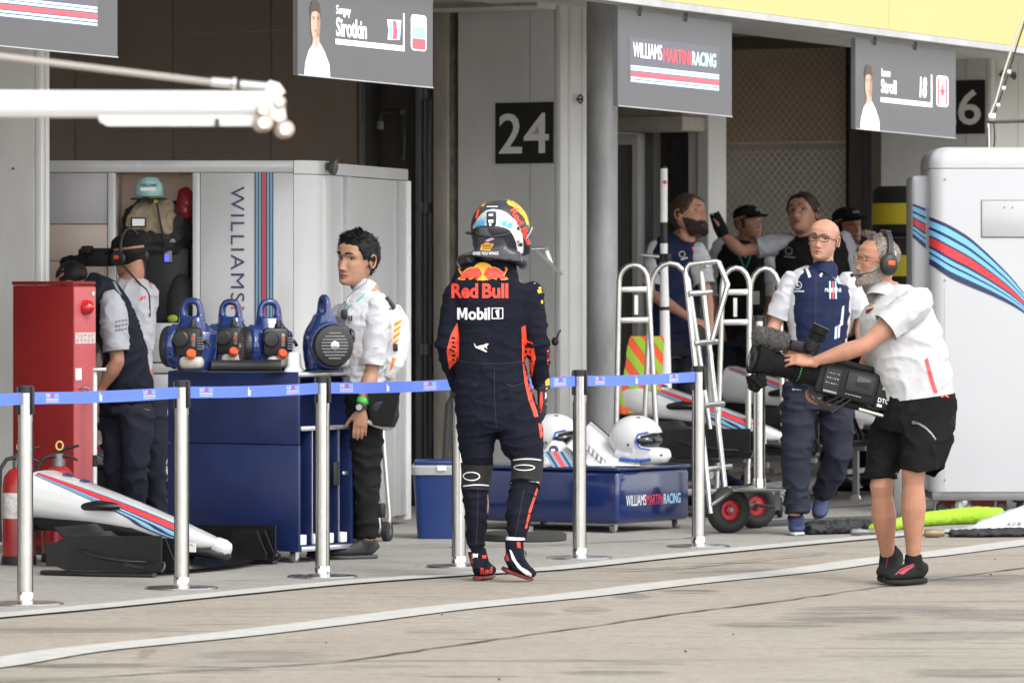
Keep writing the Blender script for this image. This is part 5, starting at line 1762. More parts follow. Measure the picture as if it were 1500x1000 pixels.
stripes([1362.3, 1363, 1364, 1366, 1369, 1373, 1378] + [1384 + k * 8 for k in range(28)], top_c, bot_c, world_bvh(bodyo), 'stripe_band', bodyo)
stripes([1341.5 + k * 2.4 for k in range(9)], [(1330, 293), (1340, 297), (1362, 305), (1700, 420)], [(1330, 336), (1340, 346), (1362, 366), (1700, 520)], world_bvh(sideo), 'stripe_band', sideo)
mb = MB(); mb.box((RX(1500), rd_ - .004, (RZ(294) + RZ(347)) / 2), (RX(1562) - RX(1438), .012, RZ(294) - RZ(347)), bev=.005); hat = mb.build('hatch', CABW, wc, smooth=40, world=True)
mb = MB()
x0_, x1h, z0_, z1h = RX(1437.4), RX(1562.6), RZ(347.6), RZ(293.4)
mb.tube([(x0_, rd_ - .001, z0_), (x1h, rd_ - .001, z0_), (x1h, rd_ - .001, z1h), (x0_, rd_ - .001, z1h)], .004, 6, closed=True); mb.build('hatch_seal', GREYM, wc, world=True)
for x, y in ((1384, 263), (1384, 411), (1384, 703), (1471, 304), (1483, 304)):
 mb = MB(); mb.lathe([(.007, 0), (.006, .004)], c=(RX(x), rd_ - (.009 if y == 304 else 0), RZ(y)), axis=(0, -1, 0), n=10); mb.build('screw', GREYM, wc, smooth=40, world=True)
mb = MB(); mb.box((RX(1384.5), rd_ - .0005, (RZ(420) + RZ(718)) / 2), (.004, .003, RZ(420) - RZ(718))); mb.build('panel_seam', mat('seam grey', (.45, .45, .46), .5), wc, world=True)
mb = MB(); mb.box(((RX(1366) + x1_) / 2, rd_ + .40, RZ(726.5)), (x1_ - RX(1366), .78, RZ(720.5) - RZ(733)), bev=.004); mb.build('base_frame', GREYM, wc, smooth=40, world=True)
def big_castor(par, p, r=.062):
 p = V(p)
 mb = MB(); mb.lathe([(r * .9, -.02), (r, -.015), (r, .015), (r * .9, .02)], c=p + Z * r, axis=V((1, -.9, 0)), n=24); w = mb.build('castor_wheel', mat('castor pale grey', (.45, .45, .44), .5), par, smooth=40, world=True)
 mb = MB(); mb.loft([(p + Z * (.11), .035, .03), (p + Z * .07, .045, .035), (p + Z * .045, .02, .03)], n=12); mb.build('castor_fork', ALU, w, smooth=50, world=True)
for px, yo in ((1412, .08), (1412, .7), (1700, .08), (1700, .7)):
 big_castor(wc, (RX(px), rd_ + yo, 0), .058)
for px in (1371, 1460):
 mb = MB(); mb.tube([(RX(px), rd_ + .1, RZ(733) + .002), (RX(px), rd_ + .1, .03)], .009, 8); mb.lathe([(.03, 0), (.03, .02), (.012, .03)], c=(RX(px), rd_ + .1, 0), n=14)
 o = mb.build('levelling_foot', GREYM, wc, smooth=40, world=True)
# cables and mast on top of it
md = 33.7
mst = thing('cable_mast', 'thin metal mast with cables and a clamp on top of the white cabinet', 'mast', W(1450, 215, md))
zt_ = RZ(215)
p0 = W(1449, 0, md); p0.z = zt_
mb = MB(); mb.tube([p0, W(1448, 178, md)], .006, 8); mb.build('mast_tube', ALU, mst, smooth=60, world=True)
p1 = W(1456, 0, md); p1.z = zt_
mb = MB(); mb.tube([p1, W(1457, 200, md), W(1455, 170, md), W(1463, 150, md), W(1476, 112, md), W(1490, 66, md), W(1512, 0, md)], .005, 6); mb.build('cable', BLACK, mst, smooth=60, world=True)
mb = MB(); mb.tube([W(1447, 186, md), W(1450, 168, md), W(1458, 150, md), W(1470, 108, md), W(1486, 60, md), W(1502, 20, md), W(1520, -40, md)], .008, 8); mb.build('stay', ALU, mst, smooth=60, world=True)
mb = MB(); mb.box(W(1453, 172, md - .01), (.045, .03, .05), bev=.008); mb.build('clamp', CHROME, mst, smooth=40, world=True)
mb = MB(); mb.tube([W(1446, 179, md), W(1520, 177, md)], .011, 10); mb.build('cross_arm', DARKST, mst, smooth=60, world=True)
for x, y in ((1462, 155), (1470, 130), (1478, 106)):
 mb = MB(); mb.box(W(x, y, md - .005), (.022, .02, .03), bev=.004); mb.build('cable_clip', CHROME, mst, smooth=40, world=True)
# red trolley jacks under the cabinet
def jack(px, lb, w):
 g = W(px, 0, 33.95); g.z = 0
 t = thing('floor_jack', lb, 'jack', g, 0, 'red floor jacks under the white cabinet')
 JR = mat('jack red', (.50, .022, .016), .35, var=.1)
 mb = MB(); mb.prism([(-w, .03), (w, .03), (w, .075), (w * .4, .10), (-w * .3, .095), (-w, .06)], (0, -.05, 0), (1, 0, 0), (0, 0, 1), (0, .1, 0)); mb.build('jack_body', JR, t)
 for x in (-w * .75, w * .75):
  mb = MB(); mb.lathe([(.026, -.06), (.03, -.05), (.03, .05), (.026, .06)], c=(x, 0, .03), axis=(0, 1, 0), n=16); mb.build('roller', GREYM, t, smooth=40)
 mb = MB(); mb.lathe([(.03, .08), (.034, .10), (.02, .115)], c=(w * .5, 0, 0), n=14); mb.build('saddle', DARKST, t, smooth=40)
 return t
jack(1388, 'small red floor jack just left of the castor of the white cabinet', .055)
jack(1443, 'long red floor jack under the middle of the white cabinet', .13)
vc = thing('small_vice', 'dark metal clamp on a short stem at the far right under the cabinet', 'clamp', W(1494, 0, 33.7) * V((1, 1, 0)))
mb = MB(); p = W(1494, 0, 33.7); p.z = 0
mb.lathe([(.06, 0), (.06, .03), (.025, .04), (.02, .07), (.045, .075), (.05, .10), (.02, .125)], c=p, n=18); mb.build('clamp_body', DARKST, vc, smooth=40, world=True)

# hoses and cover on the ground
def hose_path(pts, dl): return [W(x, y, d) for (x, y), d in zip(pts, dl)]
def lie(px, py):
 return G(px, py)
lh = thing('lime_sleeve', 'bright lime padded hose sleeve lying along the ground by the cabinet', 'hose sleeve', lie(1380, 775))
pts = [lie(1281, 783), lie(1310, 777), lie(1345, 772), lie(1390, 769), lie(1430, 768), lie(1466, 767)]
hts = [.035, .036, .045, .05, .058, .05]
mb = MB()
mb.loft([(p + Z * h, .04 + .025 * k / 5, h * .9) for k, (p, h) in enumerate(zip(pts, hts))], side=(0, 1, 0), n=18)
me = fuse(mb, .009, 2); folds(me, .005, (22, 22, 22), 2, .3)
for v in me.vertices: v.co.z = max(v.co.z, .004)
o = link('sleeve', me, mat('lime fabric', (.30, .52, .02), .8, var=.15, scale=20, bump=.3), lh, 180); o.data.transform(FR[lh].inverted())
bh = thing('black_hose_bundle', 'black padded hose bundle lying behind the feet of the cameraman', 'hose bundle', lie(1230, 782))
mb = MB()
mb.loft([(lie(1181, 784) + Z * .03, .05, .03), (lie(1215, 783) + Z * .04, .06, .038), (lie(1250, 782) + Z * .042, .06, .04), (lie(1285, 781) + Z * .035, .05, .035)], side=(0, 1, 0), n=16)
for k in range(5):
 x = 1190 + k * 20; mb.sphere(lie(x, 782) + Z * .045, (.05, .05, .03), 10, 8)
me = fuse(mb, .009, 2); folds(me, .014, (26, 26, 26), 4, .5)
for v in me.vertices: v.co.z = max(v.co.z, .004)
o = link('bundle', me, mat('black padding', (.018, .018, .019), .7, var=.3, scale=20), bh, 180); o.data.transform(FR[bh].inverted())
fit = thing('hose_fitting', 'metal hose fitting between the black bundle and the lime sleeve', 'hose fitting', lie(1262, 784))
mb = MB(); mb.lathe([(.012, 0), (.02, .01), (.022, .06), (.016, .065), (.016, .12), (.02, .125), (.02, .15)], c=lie(1246, 785) + Z * .024, axis=(1, .15, 0), n=14); mb.build('coupling', GREYM, fit, smooth=40, world=True)
sb = thing('silver_cover', 'silver foil cover with black underside and printed letters at the right edge', 'cover', lie(1470, 778))
mb = MB()
rows = []
prof = [(1392, 783, .010), (1415, 780, .03), (1440, 776, .06), (1470, 774, .10), (1500, 772, .13), (1560, 770, .15)]
for k, (x, y, h) in enumerate(prof):
 c = lie(x, y)
 rows.append([mb.bm.verts.new(p) for p in (c + V((0, -.17, .002)), c + V((0, -.16, h * .30)), c + V((0, -.02, h)), c + V((0, .15, h * .7)), c + V((0, .25, .002)))])
mb.skin(rows, cap=True, closed=False); me = bpy.data.meshes.new('x'); bmesh.ops.subdivide_edges(mb.bm, edges=mb.bm.edges, cuts=3, use_grid_fill=True); mb.bm.to_mesh(me); mb.bm.free(); folds(me, .012, (9, 20, 20), 6)
o = link('foil_sheet', me, mat('silver foil', (.66, .67, .69), .3, .7, var=.1), sb, 180); o.data.transform(FR[sb].inverted())
bvh_sb = world_bvh(o)
mb = MB(); mb.loft([(lie(1390, 786) + Z * .018, .07, .018), (lie(1430, 786) + Z * .02, .10, .02), (lie(1500, 785) + Z * .022, .12, .022), (lie(1580, 784) + Z * .02, .12, .02)], side=(0, 1, 0), n=14, sq=3); me = fuse(mb, .012, 2); folds(me, .01, (14, 14, 14));
for v in me.vertices: v.co.z = max(v.co.z, .003)
o = link('black_underside', me, mat('black padding', (.018, .018, .019)), sb, 180); o.data.transform(FR[sb].inverted())
for i_, ch in enumerate('WAFR'):                     # faint worn letters, as far as they can be made out
 mb = MB(); p = W(1471 + i_ * 9, 770, 31.4)
 put_text(mb, ch, p, V((.026, 0, 0)), V((0, 0, .022)), bold=.0)
 project(mb, bvh_sb, (0, 1, -.05), .003, .02); mb.build('cover_lettering', PRINT_BLACK, sb, world=True)
pg = thing('hose_plug', 'short brass brown hose plug on the ground below the lime sleeve', 'hose plug', lie(1365, 786))
mb = MB(); mb.lathe([(.018, 0), (.024, .01), (.024, .08), (.02, .085), (.02, .11), (.012, .115)], c=lie(1354, 787) + Z * .025, axis=(1, .1, 0), n=16); mb.build('plug_body', mat('brass brown', (.22, .17, .10), .45, .4, var=.2), pg, smooth=40, world=True)
sr = thing('cabinet_rail', 'long low dark metal rail on the ground behind the hoses', 'rail', lie(1270, 765))
mb = MB(); a_, b_ = lie(1120, 772), lie(1350, 762); mb.box(a_.lerp(b_, .5) + Z * .02, ((b_ - a_).length, .05, .04), rz=atan2(b_.y - a_.y, b_.x - a_.x), bev=.005); mb.build('rail_bar', DARKST, sr, smooth=40, world=True)
mb = MB(); p = lie(1315, 763); mb.box((p.x, p.y + .03, .38), (.05, .05, .68), bev=.004); mb.build('rail_post', GREYM, sr, smooth=40, world=True)

# tyre stack in the far bay
td = 36.6
tg = W(1351, 0, td); tg.z = 0
YB = mat('yellow tyre blanket', (.56, .46, .02), .7, var=.08, bump=.1)
for k in range(6):
 t = thing('blanketed_tyre', '', 'tyre', (tg.x, tg.y, .345 * k))
 mb = MB(); mb.lathe([(.20, .01), (.30, .0), (.335, .035), (.335, .305), (.30, .34), (.20, .33)], n=40); mb.build('tyre_cover', mat('black tyre blanket', (.012, .012, .012), .75, var=.3), t, smooth=40)
 mb = MB(); mb.lathe([(.3385, .085), (.3385, .225)], n=40, cap=False); bd_ = mb.build('yellow_band', YB, t, smooth=40)
 lbs = ['lowest blanketed tyre of the dark stack behind the white cabinet', 'second lowest blanketed tyre of the stack behind the white cabinet', 'third blanketed tyre from the floor behind the white cabinet',
           'fourth blanketed tyre from the floor, its yellow band by the headset man', 'second blanketed tyre from the top behind the white cabinet', 'topmost blanketed tyre with black letters on its yellow band']
 tag(t, lbs[k], 'tyre', 'tyres stacked in the far garage')
 if k == 5:
  mb = MB(); n_ = 'LEFT FRONT'
  put_text(mb, n_, (-.28, -.5, .13), V((.36, 0, 0)), V((0, 0, .055)), bold=.02)
  project(mb, world_bvh(bd_), (0, 1, 0), .003, .03); mb.build('band_lettering', PRINT_BLACK, bd_)
# ------------------------------------------------------------------ pit gantry boom close to the camera
bd0 = 15.0
bo = thing('gantry_boom', 'white out of focus gantry boom reaching in from the upper left', 'boom', W(-900, 0, bd0) * V((1, 1, 0)))
BW = mat('boom white', (.74, .74, .73), .35, var=.02)
y0_, y1_ = zp(133, bd0), zp(172, bd0)
mb = MB(); mb.tube([W(-900, 152, bd0), W(398, 153, bd0)], [.042, .036], 20); mb.build('arm', BW, bo, smooth=50, world=True)
mb = MB(); mb.box((W(-376, 0, bd0).x, bd0, zp(160, bd0)), (W(147, 0, bd0).x - W(-900, 0, bd0).x, .05, .045), bev=.008); mb.build('lower_channel', mat('boom grey', (.55, .54, .52), .4), bo, smooth=40, world=True)
mb = MB(); a_, b_ = W(147, 178, bd0), W(375, 179, bd0); mb.prism([(0, 0), (.02, -.012), ((b_ - a_).length, -.012), ((b_ - a_).length, .024), (-.008, .024)], a_ - V((0, .02, 0)), (1, 0, 0), (0, 0, 1), (0, .045, 0)); mb.build('slide_rail', BW, bo, world=True)
mb = MB(); mb.box(W(318, 179, bd0 - .025), (.012, .006, .02)); mb.build('rail_stop', BLACK, bo, world=True)
mb = MB(); mb.prism([(0, .045), (.028, .05), (.045, .0), (.05, -.04), (.03, -.05), (.005, -.03), (-.02, .01)], W(392, 153, bd0) - V((0, .04, 0)), (1, 0, 0), (0, 0, 1), (0, .08, 0)); mb.build('end_bracket', BW, bo, world=True)
BRASS = mat('worn brass', (.50, .41, .33), .45, 0, var=.4, scale=30)
for x, y, r_ in ((385, 180, .026), (384, 162, .018), (416, 190, .024), (408, 150, .016)):
 mb = MB(); mb.lathe([(r_ * .7, -.03), (r_, -.02), (r_, .02), (r_ * .7, .03)], c=W(x, y, bd0 - .03), axis=(.3, -1, 0), n=16); w = mb.build('hose_coupling', BRASS, bo, smooth=40, world=True)
 mb = MB(); mb.lathe([(r_ * .6, 0), (r_ * .5, .012)], c=W(x, y, bd0 - .062), axis=(.3, -1, 0), n=14); mb.build('coupling_tip', CHROME, w, smooth=40, world=True)
mb = MB(); mb.tube([W(-900, -70, bd0), W(-300, 35, bd0), W(0, 83, bd0), W(310, 121, bd0)], .009, 8); mb.build('stay_rope', mat('pale rope', (.36, .33, .30), .8), bo, smooth=60, world=True)
for x0_, x1h, r_ in ((310, 338, .013), (340, 346, .018), (352, 392, .012)):
 mb = MB(); mb.tube([W(x0_, 120 + (x0_ - 310) * .09, bd0), W(x1h, 120 + (x1h - 310) * .09, bd0)], r_, 10); mb.build('turnbuckle', ALU, bo, smooth=50, world=True)
mb = MB(); mb.tube([W(392, 127, bd0), W(404, 130, bd0), W(410, 140, bd0)], .018, 10); mb.build('eye_lug', BW, bo, smooth=60, world=True)
p = W(-900, 0, bd0); mb = MB(); mb.box((p.x - .09, p.y, 1.4), (.18, .18, 2.8), bev=.02); mb.build('mast', BW, bo, smooth=40, world=True)
# ------------------------------------------------------------------ people
SKIN = mat('skin tanned', (.40, .195, .125), .5, var=.10, scale=22, spec=.35)
SKIN2 = mat('skin asian', (.40, .215, .14), .5, var=.08, scale=22, spec=.35)
SKIN3 = mat('skin fair', (.44, .225, .155), .48, var=.10, scale=22, spec=.35)
LIP = mat('lips', (.27, .09, .07), .5, var=.05)
EYEW = mat('eye white', (.48, .46, .43), .3, var=0)
IRIS = mat('iris', (.03, .02, .015), .2, var=0)
HBLACK = mat('black hair', (.007, .0065, .0065), .6, var=.3, scale=60, spec=.25)
HBROWN = mat('brown hair', (.055, .030, .018), .5, var=.35, scale=60)
HGREY = mat('grey brown hair', (.20, .165, .135), .6, var=.5, scale=70)
BGREY = mat('grey stubble', (.30, .26, .235), .7, var=.35, scale=90)
WSHIRT = mat('white shirt cloth', (.47, .475, .50), .75, var=.03, scale=10, bump=.12, bscale=240, sheen=.1)
WTEE = mat('white sports shirt', (.49, .49, .50), .7, var=.02, scale=10, bump=.08, bscale=260)
NAVYC = mat('navy gilet cloth', (.014, .020, .055), .6, spec=.1, var=.12, scale=14, bump=.12, bscale=200)
DNAVY = mat('dark navy cloth', (.014, .0155, .025), .75, spec=.1, var=.12, scale=14, bump=.12, bscale=220)
DTROU = mat('slate trousers cloth', (.024, .026, .040), .8, spec=.1, var=.12, scale=14, bump=.12, bscale=220)
BLACKC = mat('black cloth', (.014, .0135, .014), .8, spec=.1, var=.15, scale=14, bump=.12, bscale=220)
GREYC = mat('pale grey cloth', (.36, .365, .40), .8, var=.05, scale=14, bump=.1, bscale=220)
SUIT = mat('racing suit cloth', (.0085, .0095, .017), .85, spec=.12, var=.14, scale=12, bump=.22, bscale=130)

def fin(name, me, mats, P, smooth=180):
 r = root_of(P)
 if r in FR:
  me.transform(FR[r].inverted())
 return link(name, me, mats, P, smooth)
def finmb(name, mb, mats, P, smooth=60):
 return mb.build(name, mats, P, smooth, world=True)
def lerpt(tab, t):
 for (a, ya), (b, yb) in zip(tab, tab[1:]):
  if a <= t <= b:
   k = (t - a) / (b - a)
   k = k * k * (3 - 2 * k) * .5 + k * .5
   return ya + (yb - ya) * k
 return tab[-1][1] if t > tab[-1][0] else tab[0][1]
HW_ = [(0, .022), (.04, .036), (.10, .048), (.2, .058), (.3, .065), (.45, .0715), (.6, .0755), (.72, .0765), (.83, .069), (.91, .053), (.97, .031), (1, .004)]
HF_ = [(0, .070), (.04, .081), (.10, .085), (.2, .083), (.35, .085), (.5, .084), (.6, .091), (.72, .089), (.84, .071), (.92, .046), (.97, .024), (1, .003)]
HB_ = [(0, -.035), (.05, -.02), (.1, .0), (.2, .035), (.3, .062), (.45, .088), (.6, .101), (.72, .101), (.84, .083), (.92, .057), (.97, .033), (1, .004)]
HH = .232
def g_(v, s): return exp(-(v / s) ** 2)
def face_relief(x, t):
 dy = 0.0
 if t < .54:
  if t > .30: h = .003 + (.54 - t) / .24 * .020; s = .0075 + (.54 - t) / .24 * .005
  elif t > .25: h = .023 * (t - .25) / .05; s = .0125
  else: h, s = 0, .01
  dy += h * g_(x, s)
  dy += .007 * g_(abs(x) - .0135, .0055) * g_(t - .285, .022)
 dy -= .0155 * g_(abs(x) - .0315, .0165) * g_(t - .505, .042)
 dy += .006 * g_(t - .582, .026) * g_(abs(x) - .026, .024)
 dy += .0055 * g_(x, .020) * g_(t - .196, .018)
 dy += .0065 * g_(x, .018) * g_(t - .146, .019)
 dy -= .0055 * g_(t - .170, .008) * g_(x, .024)
 dy -= .003 * g_(t - .112, .018) * g_(x, .022)
 dy += .006 * g_(x, .022) * g_(t - .05, .045)
 dy += .004 * g_(abs(x) - .043, .018) * g_(t - .38, .06)
 return dy
def head_pt(az, t, off=0.0, fat=1.0):
 w, f, b = lerpt(HW_, t) * fat, lerpt(HF_, t), lerpt(HB_, t)
 c, s = cos(az), sin(az)
 p = .82
 x = math.copysign(abs(s) ** p, s) * w
 cc = abs(c) ** p
 y = f * cc if c >= 0 else -b * cc
 if c < 0 and b < 0: y = -b * cc
 z = t * HH
 if c > 0:
  y += face_relief(x, t) * min(1, c * 2.2)
 if off:
  n = V((x / max(w, .01) ** 2 * .0055, y / .095 ** 2 * .009, (t - .55) * 1.6))
  if n.length < 1e-6: n = V((0, 0, 1))
  n.normalize()
  return V((x, y, z)) + n * off
 return V((x, y, z))
def head_matrix(chin, top, f):
 """head frame from chin level and crown points and a facing direction"""
 up = (V(top) - V(chin))
 sc = up.length / HH
 up.normalize()
 f = V(f); f = (f - up * f.dot(up)).normalized()
 x = f.cross(up)
 M = Matrix((x, f, up)).transposed().to_4x4()
 return Matrix.Translation(V(chin)) @ M @ Matrix.Scale(sc, 4)
def add_head(bm, M, fat=1.0, res=1.0, eyes=True):
 """into a bmesh with slots 0 skin 1 lips 2 eye white 3 iris"""
 na, nt_ = int(88 * res), int(64 * res)
 rows = []
 for j in range(nt_ + 1):
  t = j / nt_
  rows.append([bm.verts.new(M @ head_pt(2 * pi * k / na, t, 0, fat)) for k in range(na)])
 for j in range(nt_):
  t = (j + .5) / nt_
  for k in range(na):
   q = [rows[j][k], rows[j][(k + 1) % na], rows[j + 1][(k + 1) % na], rows[j + 1][k]]
   fc = bm.faces.new(list(reversed(q)))
   az = 2 * pi * (k + .5) / na
   x = lerpt(HW_, t) * sin(az)
   if cos(az) > .4 and abs(x) < .0245 and abs(t - .17) < .042 * (1 - (x / .0265) ** 2):
    fc.material_index = 1
 bm.faces.new(rows[0]); bm.faces.new(list(reversed(rows[-1])))
 q_ = MB(); q_.bm.free(); q_.bm = bm; q_.mi = 3
 q_.tube([M @ (head_pt(.013 * k, .170) + V((0, .0003, -.0010 * (abs(k) > 22)))) for k in (-26, -18, -9, 0, 9, 18, 26)], .0012, 5)
 def ball(c, r, mi, n=14, m=9):
  mb = MB(); mb.bm.free(); mb.bm = bm; mb.mi = mi
  r = r if hasattr(r, '__len__') else (r, r, r)
  k0 = len(bm.verts)
  mb.sphere((0, 0, 0), r, n, m)
  bm.verts.ensure_lookup_table()
  for v in bm.verts[k0:]:
   v.co = M @ (V(c) + v.co)
 if eyes:
  for sx in (-1, 1):
   x = .0315 * sx
   y = lerpt(HF_, .505) * .95 + face_relief(x, .505) - .0075
   z = .502 * HH
   ball((x, y, z), .0125, 2)
   ball((x, y + .0074, z + .0004), (.0074, .0060, .0070), 3, 10, 7)
   ball((x, y + .0008, z + .0122), (.0158, .0128, .0072), 0)
   ball((x, y - .0003, z - .0120), (.0150, .0124, .0064), 0)
   mb = MB(); mb.bm.free(); mb.bm = bm; mb.mi = 3
   mb.tube([M @ V((x + q * .0135, y + .0128 - abs(q) ** 2 * .0052, z + .0060 - abs(q) ** 2 * .0050)) for q in (-1, -.5, 0, .5, 1)], [.0012, .0022, .0025, .0022, .0012], 5)
 for sx in (-1, 1):
  k0 = len(bm.verts)
  mb = MB(); mb.bm.free(); mb.bm = bm; mb.mi = 0
  mb.sphere((0, 0, 0), (.006, .017, .030), 14, 10)
  mb.tube([(.004 * sx, .012, -.020), (.010 * sx, .0, -.027), (.012 * sx, -.014, -.014), (.013 * sx, -.019, .006), (.012 * sx, -.014, .024), (.009 * sx, .002, .030), (.004 * sx, .013, .020)], .0042, 7)
  bm.verts.ensure_lookup_table()
  Re = Matrix.Rotation(-.32 * sx, 3, 'Z') @ Matrix.Rotation(-.12, 3, 'X')
  for v in bm.verts[k0:]:
   v.co = M @ (V((.0745 * sx * fat, -.012, .49 * HH)) + Re @ v.co)
def tufts(bm, M, pts, L, wdt, flow, n, rad=.3, jit=.4):
 """small hair blades growing at head positions"""
 c = V((0, -.01, .14))
 for _ in range(n):
  p = random.choice(pts) + V([random.uniform(-.004, .004) for _ in range(3)])
  nrm = (p - c).normalized()
  fl = flow(p)
  d = (fl + nrm * rad + V([random.uniform(-1, 1) for _ in range(3)]) * jit).normalized()
  s = d.cross(nrm)
  if s.length < 1e-4: continue
  s.normalize()
  l = L * random.uniform(.5, 1.2)
  w = wdt * random.uniform(.6, 1.3)
  a = p - s * w; b = p + s * w; m1 = p + d * l * .55 + s * w * .7; m2 = p + d * l * .55 - s * w * .7
  tip = p + d * l - nrm * l * .15
  q = [bm.verts.new(M @ v) for v in (a, b, m1, m2, tip)]
  bm.faces.new([q[0], q[1], q[2], q[3]]); bm.faces.new([q[3], q[2], q[4]])
def hair(P, M, m, hairline, thick, amp=.004, fz=40, L=.02, n=500, flow=None, rad=.25, nm='hair', tmin=None, wdt=.0022, jit=.4, azr=(-pi, pi)):
 bm = bmesh.new()
 na, nt_ = 80, 22
 rows = []; pts = []
 full = azr == (-pi, pi)
 for k in range(na if full else na + 1):
  az = azr[0] + (azr[1] - azr[0]) * k / na
  t0, t1 = hairline(az)
  if t1 > .99: t0 += .035 * noise.noise(V((cos(az) * 3.1, sin(az) * 3.1, 4.7))) + .022 * noise.noise(V((cos(az) * 9, sin(az) * 9, 1.7)))
  col_ = []
  for j in range(nt_ + 1):
   t = t0 + (t1 - t0) * j / nt_
   e = min(1, j / 2.5) * (1 if t1 >= .99 else min(1, (nt_ - j) / 2.5))
   p0 = head_pt(az, t)
   o = thick(az, t) * e + amp * noise.noise(p0 * fz) * e - .002 * (1 - e)
   p = head_pt(az, t, o)
   col_.append(bm.verts.new(M @ p))
   if e > .5: pts.append(p)
  rows.append(col_)
 nn = len(rows)
 for k in range(nn if full else nn - 1):
  a, b = rows[k], rows[(k + 1) % nn]
  for j in range(nt_):
   bm.faces.new([a[j], a[j + 1], b[j + 1], b[j]])
 if n:
  flow = flow or (lambda p: V((0, p.y * 2, -1)))
  tufts(bm, M, pts, L, wdt, flow, n, rad, jit)
 me = bpy.data.meshes.new(nm)
 bm.to_mesh(me); bm.free()
 return fin(nm, me, m, P, 180)
def brows(P, M, m, h=.004, tb=.592):
 mb = MB()
 for sx in (-1, 1):
  pts = []
  for k in range(7):
   x = (.013 + .036 * k / 6)
   t = tb + .02 * sin(pi * min(1, k / 6 * .75)) - .012 * (k / 6) ** 2
   y = lerpt(HF_, t) * (1 - (x / .085) ** 2) ** .5 + face_relief(x, t) * .9
   pts.append(M @ V((x * sx, y + .0005, t * HH)))
  s = M.to_scale().x
  h *= 1.25; mb.tube(pts, [h * s * .7, h * s, h * s, h * s, h * s * .9, h * s * .7, h * s * .35], 6)
 o = finmb('eyebrows', mb, m, P)
 o['kind'] = 'stuff'
 return o
def glasses(P, M, col, full=True):
 fm = mat('spectacle frame ' + col, (.012, .011, .012) if col == 'black' else (.30, .16, .10), .3, var=0)
 s = M.to_scale().x
 g = None
 for sx in (-1, 1):
  mb = MB()
  c = V((.0325 * sx, .103, .492 * HH))
  pts = []
  for k in range(16):
   a = 2 * pi * k / 16
   ca, sa = cos(a), sin(a)
   pts.append(M @ (c + V((.0255 * math.copysign(abs(ca) ** .7, ca), -.010 * abs(ca) * (1 if ca * sx > 0 else 0), .0175 * math.copysign(abs(sa) ** .7, sa)))))
  mb.tube(pts, .0022 * s, 6, closed=True)
  if g is None: g = finmb('glasses', mb, fm, P)
  else: finmb('lens_rim', mb, fm, g)
  mb = MB(); mb.poly([(p - M.to_3x3() @ V((0, .001, 0))) for p in pts])
  finmb('lens', mb, mat('spectacle lens', (.02, .02, .02), .1, var=0, alpha=.05, spec=.2), g, 180)
  mb = MB(); mb.tube([M @ (c + V((.0255 * sx, -.011, .006))), M @ V((.073 * sx, .055, .51 * HH)), M @ V((.0785 * sx, -.005, .505 * HH)), M @ V((.0785 * sx, -.02, .46 * HH))], .0021 * s, 6)
  finmb('temple_arm', mb, fm, g)
 mb = MB(); mb.tube([M @ V((-.0085, .1065, .505 * HH)), M @ V((0, .111, .512 * HH)), M @ V((.0085, .1065, .505 * HH))], .0021 * s, 6); finmb('bridge', mb, fm, g)
 return g
def hand(mb, w, d, n, side, curl=(.25, .35, .3), spread=.10, sc=1.0, thumb=(.75, .35), fl=1.0):
 """w wrist, d direction of the fingers, n the way the palm faces, side the way the thumb sticks out"""
 d = V(d).normalized(); n = V(n); n = (n - d * n.dot(d)).normalized()
 s = d.cross(n)
 if s.dot(V(side)) < 0: s = -s
 w = V(w)
 L = .088 * sc
 mb.loft([(w - d * .02 * sc, .026 * sc, .019 * sc), (w + d * .012 * sc, .029 * sc, .018 * sc), (w + d * .045 * sc, .039 * sc, .017 * sc), (w + d * .08 * sc, .040 * sc, .014 * sc), (w + d * L, .036 * sc, .010 * sc)], side=s, n=14, sq=2.6)
 for i, (o, ln, r) in enumerate(((.029, .072, .0092), (.010, .080, .0095), (-.010, .074, .0090), (-.028, .058, .0080))):
  p = w + d * (L - .022 - .004 * (i == 3)) * sc + s * o * sc
  dd = (d + s * (spread * (1.5 - i) * .7)).normalized()
  pts = [p, p + dd * .022 * sc]
  q = pts[-1]
  ang = 0
  for seg, (fr_, c_) in enumerate(zip((.46, .30, .24), curl)):
   ang += c_ * (1 + .08 * i)
   v = dd * cos(ang) + n * sin(ang)
   q = q + v * ln * fr_ * sc * fl
   pts.append(q)
  mb.tube(pts, [r * sc, r * sc, r * .98 * sc, r * .88 * sc, r * .70 * sc], 9)
 p = w + d * .022 * sc + s * .024 * sc
 t1 = (d * cos(thumb[0]) + s * sin(thumb[0]) + n * .25).normalized()
 t2 = (t1 + d * thumb[1] + n * .15).normalized()
 a = p + t1 * .046 * sc; b = a + t2 * .034 * sc; c = b + (t2 + d * .2).normalized() * .024 * sc
 mb.tube([p, p + t1 * .02 * sc, a, b, c], [.015 * sc, .0155 * sc, .0115 * sc, .0102 * sc, .0075 * sc], 10)
def limb_pts(a, b, c, prof):
 """points along upper then lower limb with radii from prof [(u 0..2, r)]"""
 pts, rs = [], []
 for u, r in prof:
  pts.append(V(a).lerp(V(b), u) if u <= 1 else V(b).lerp(V(c), u - 1))
  rs.append(r)
 return pts, rs
ARM = [(0, .050), (.2, .053), (.5, .050), (.8, .041), (1, .0395), (1.12, .042), (1.35, .043), (1.65, .034), (1.9, .0265), (2, .0255)]
LEG = [(0, .085), (.3, .083), (.7, .066), (.9, .056), (1, .0565), (1.12, .0505), (1.22, .055), (1.38, .061), (1.55, .053), (1.75, .040), (1.92, .0335), (2, .036)]
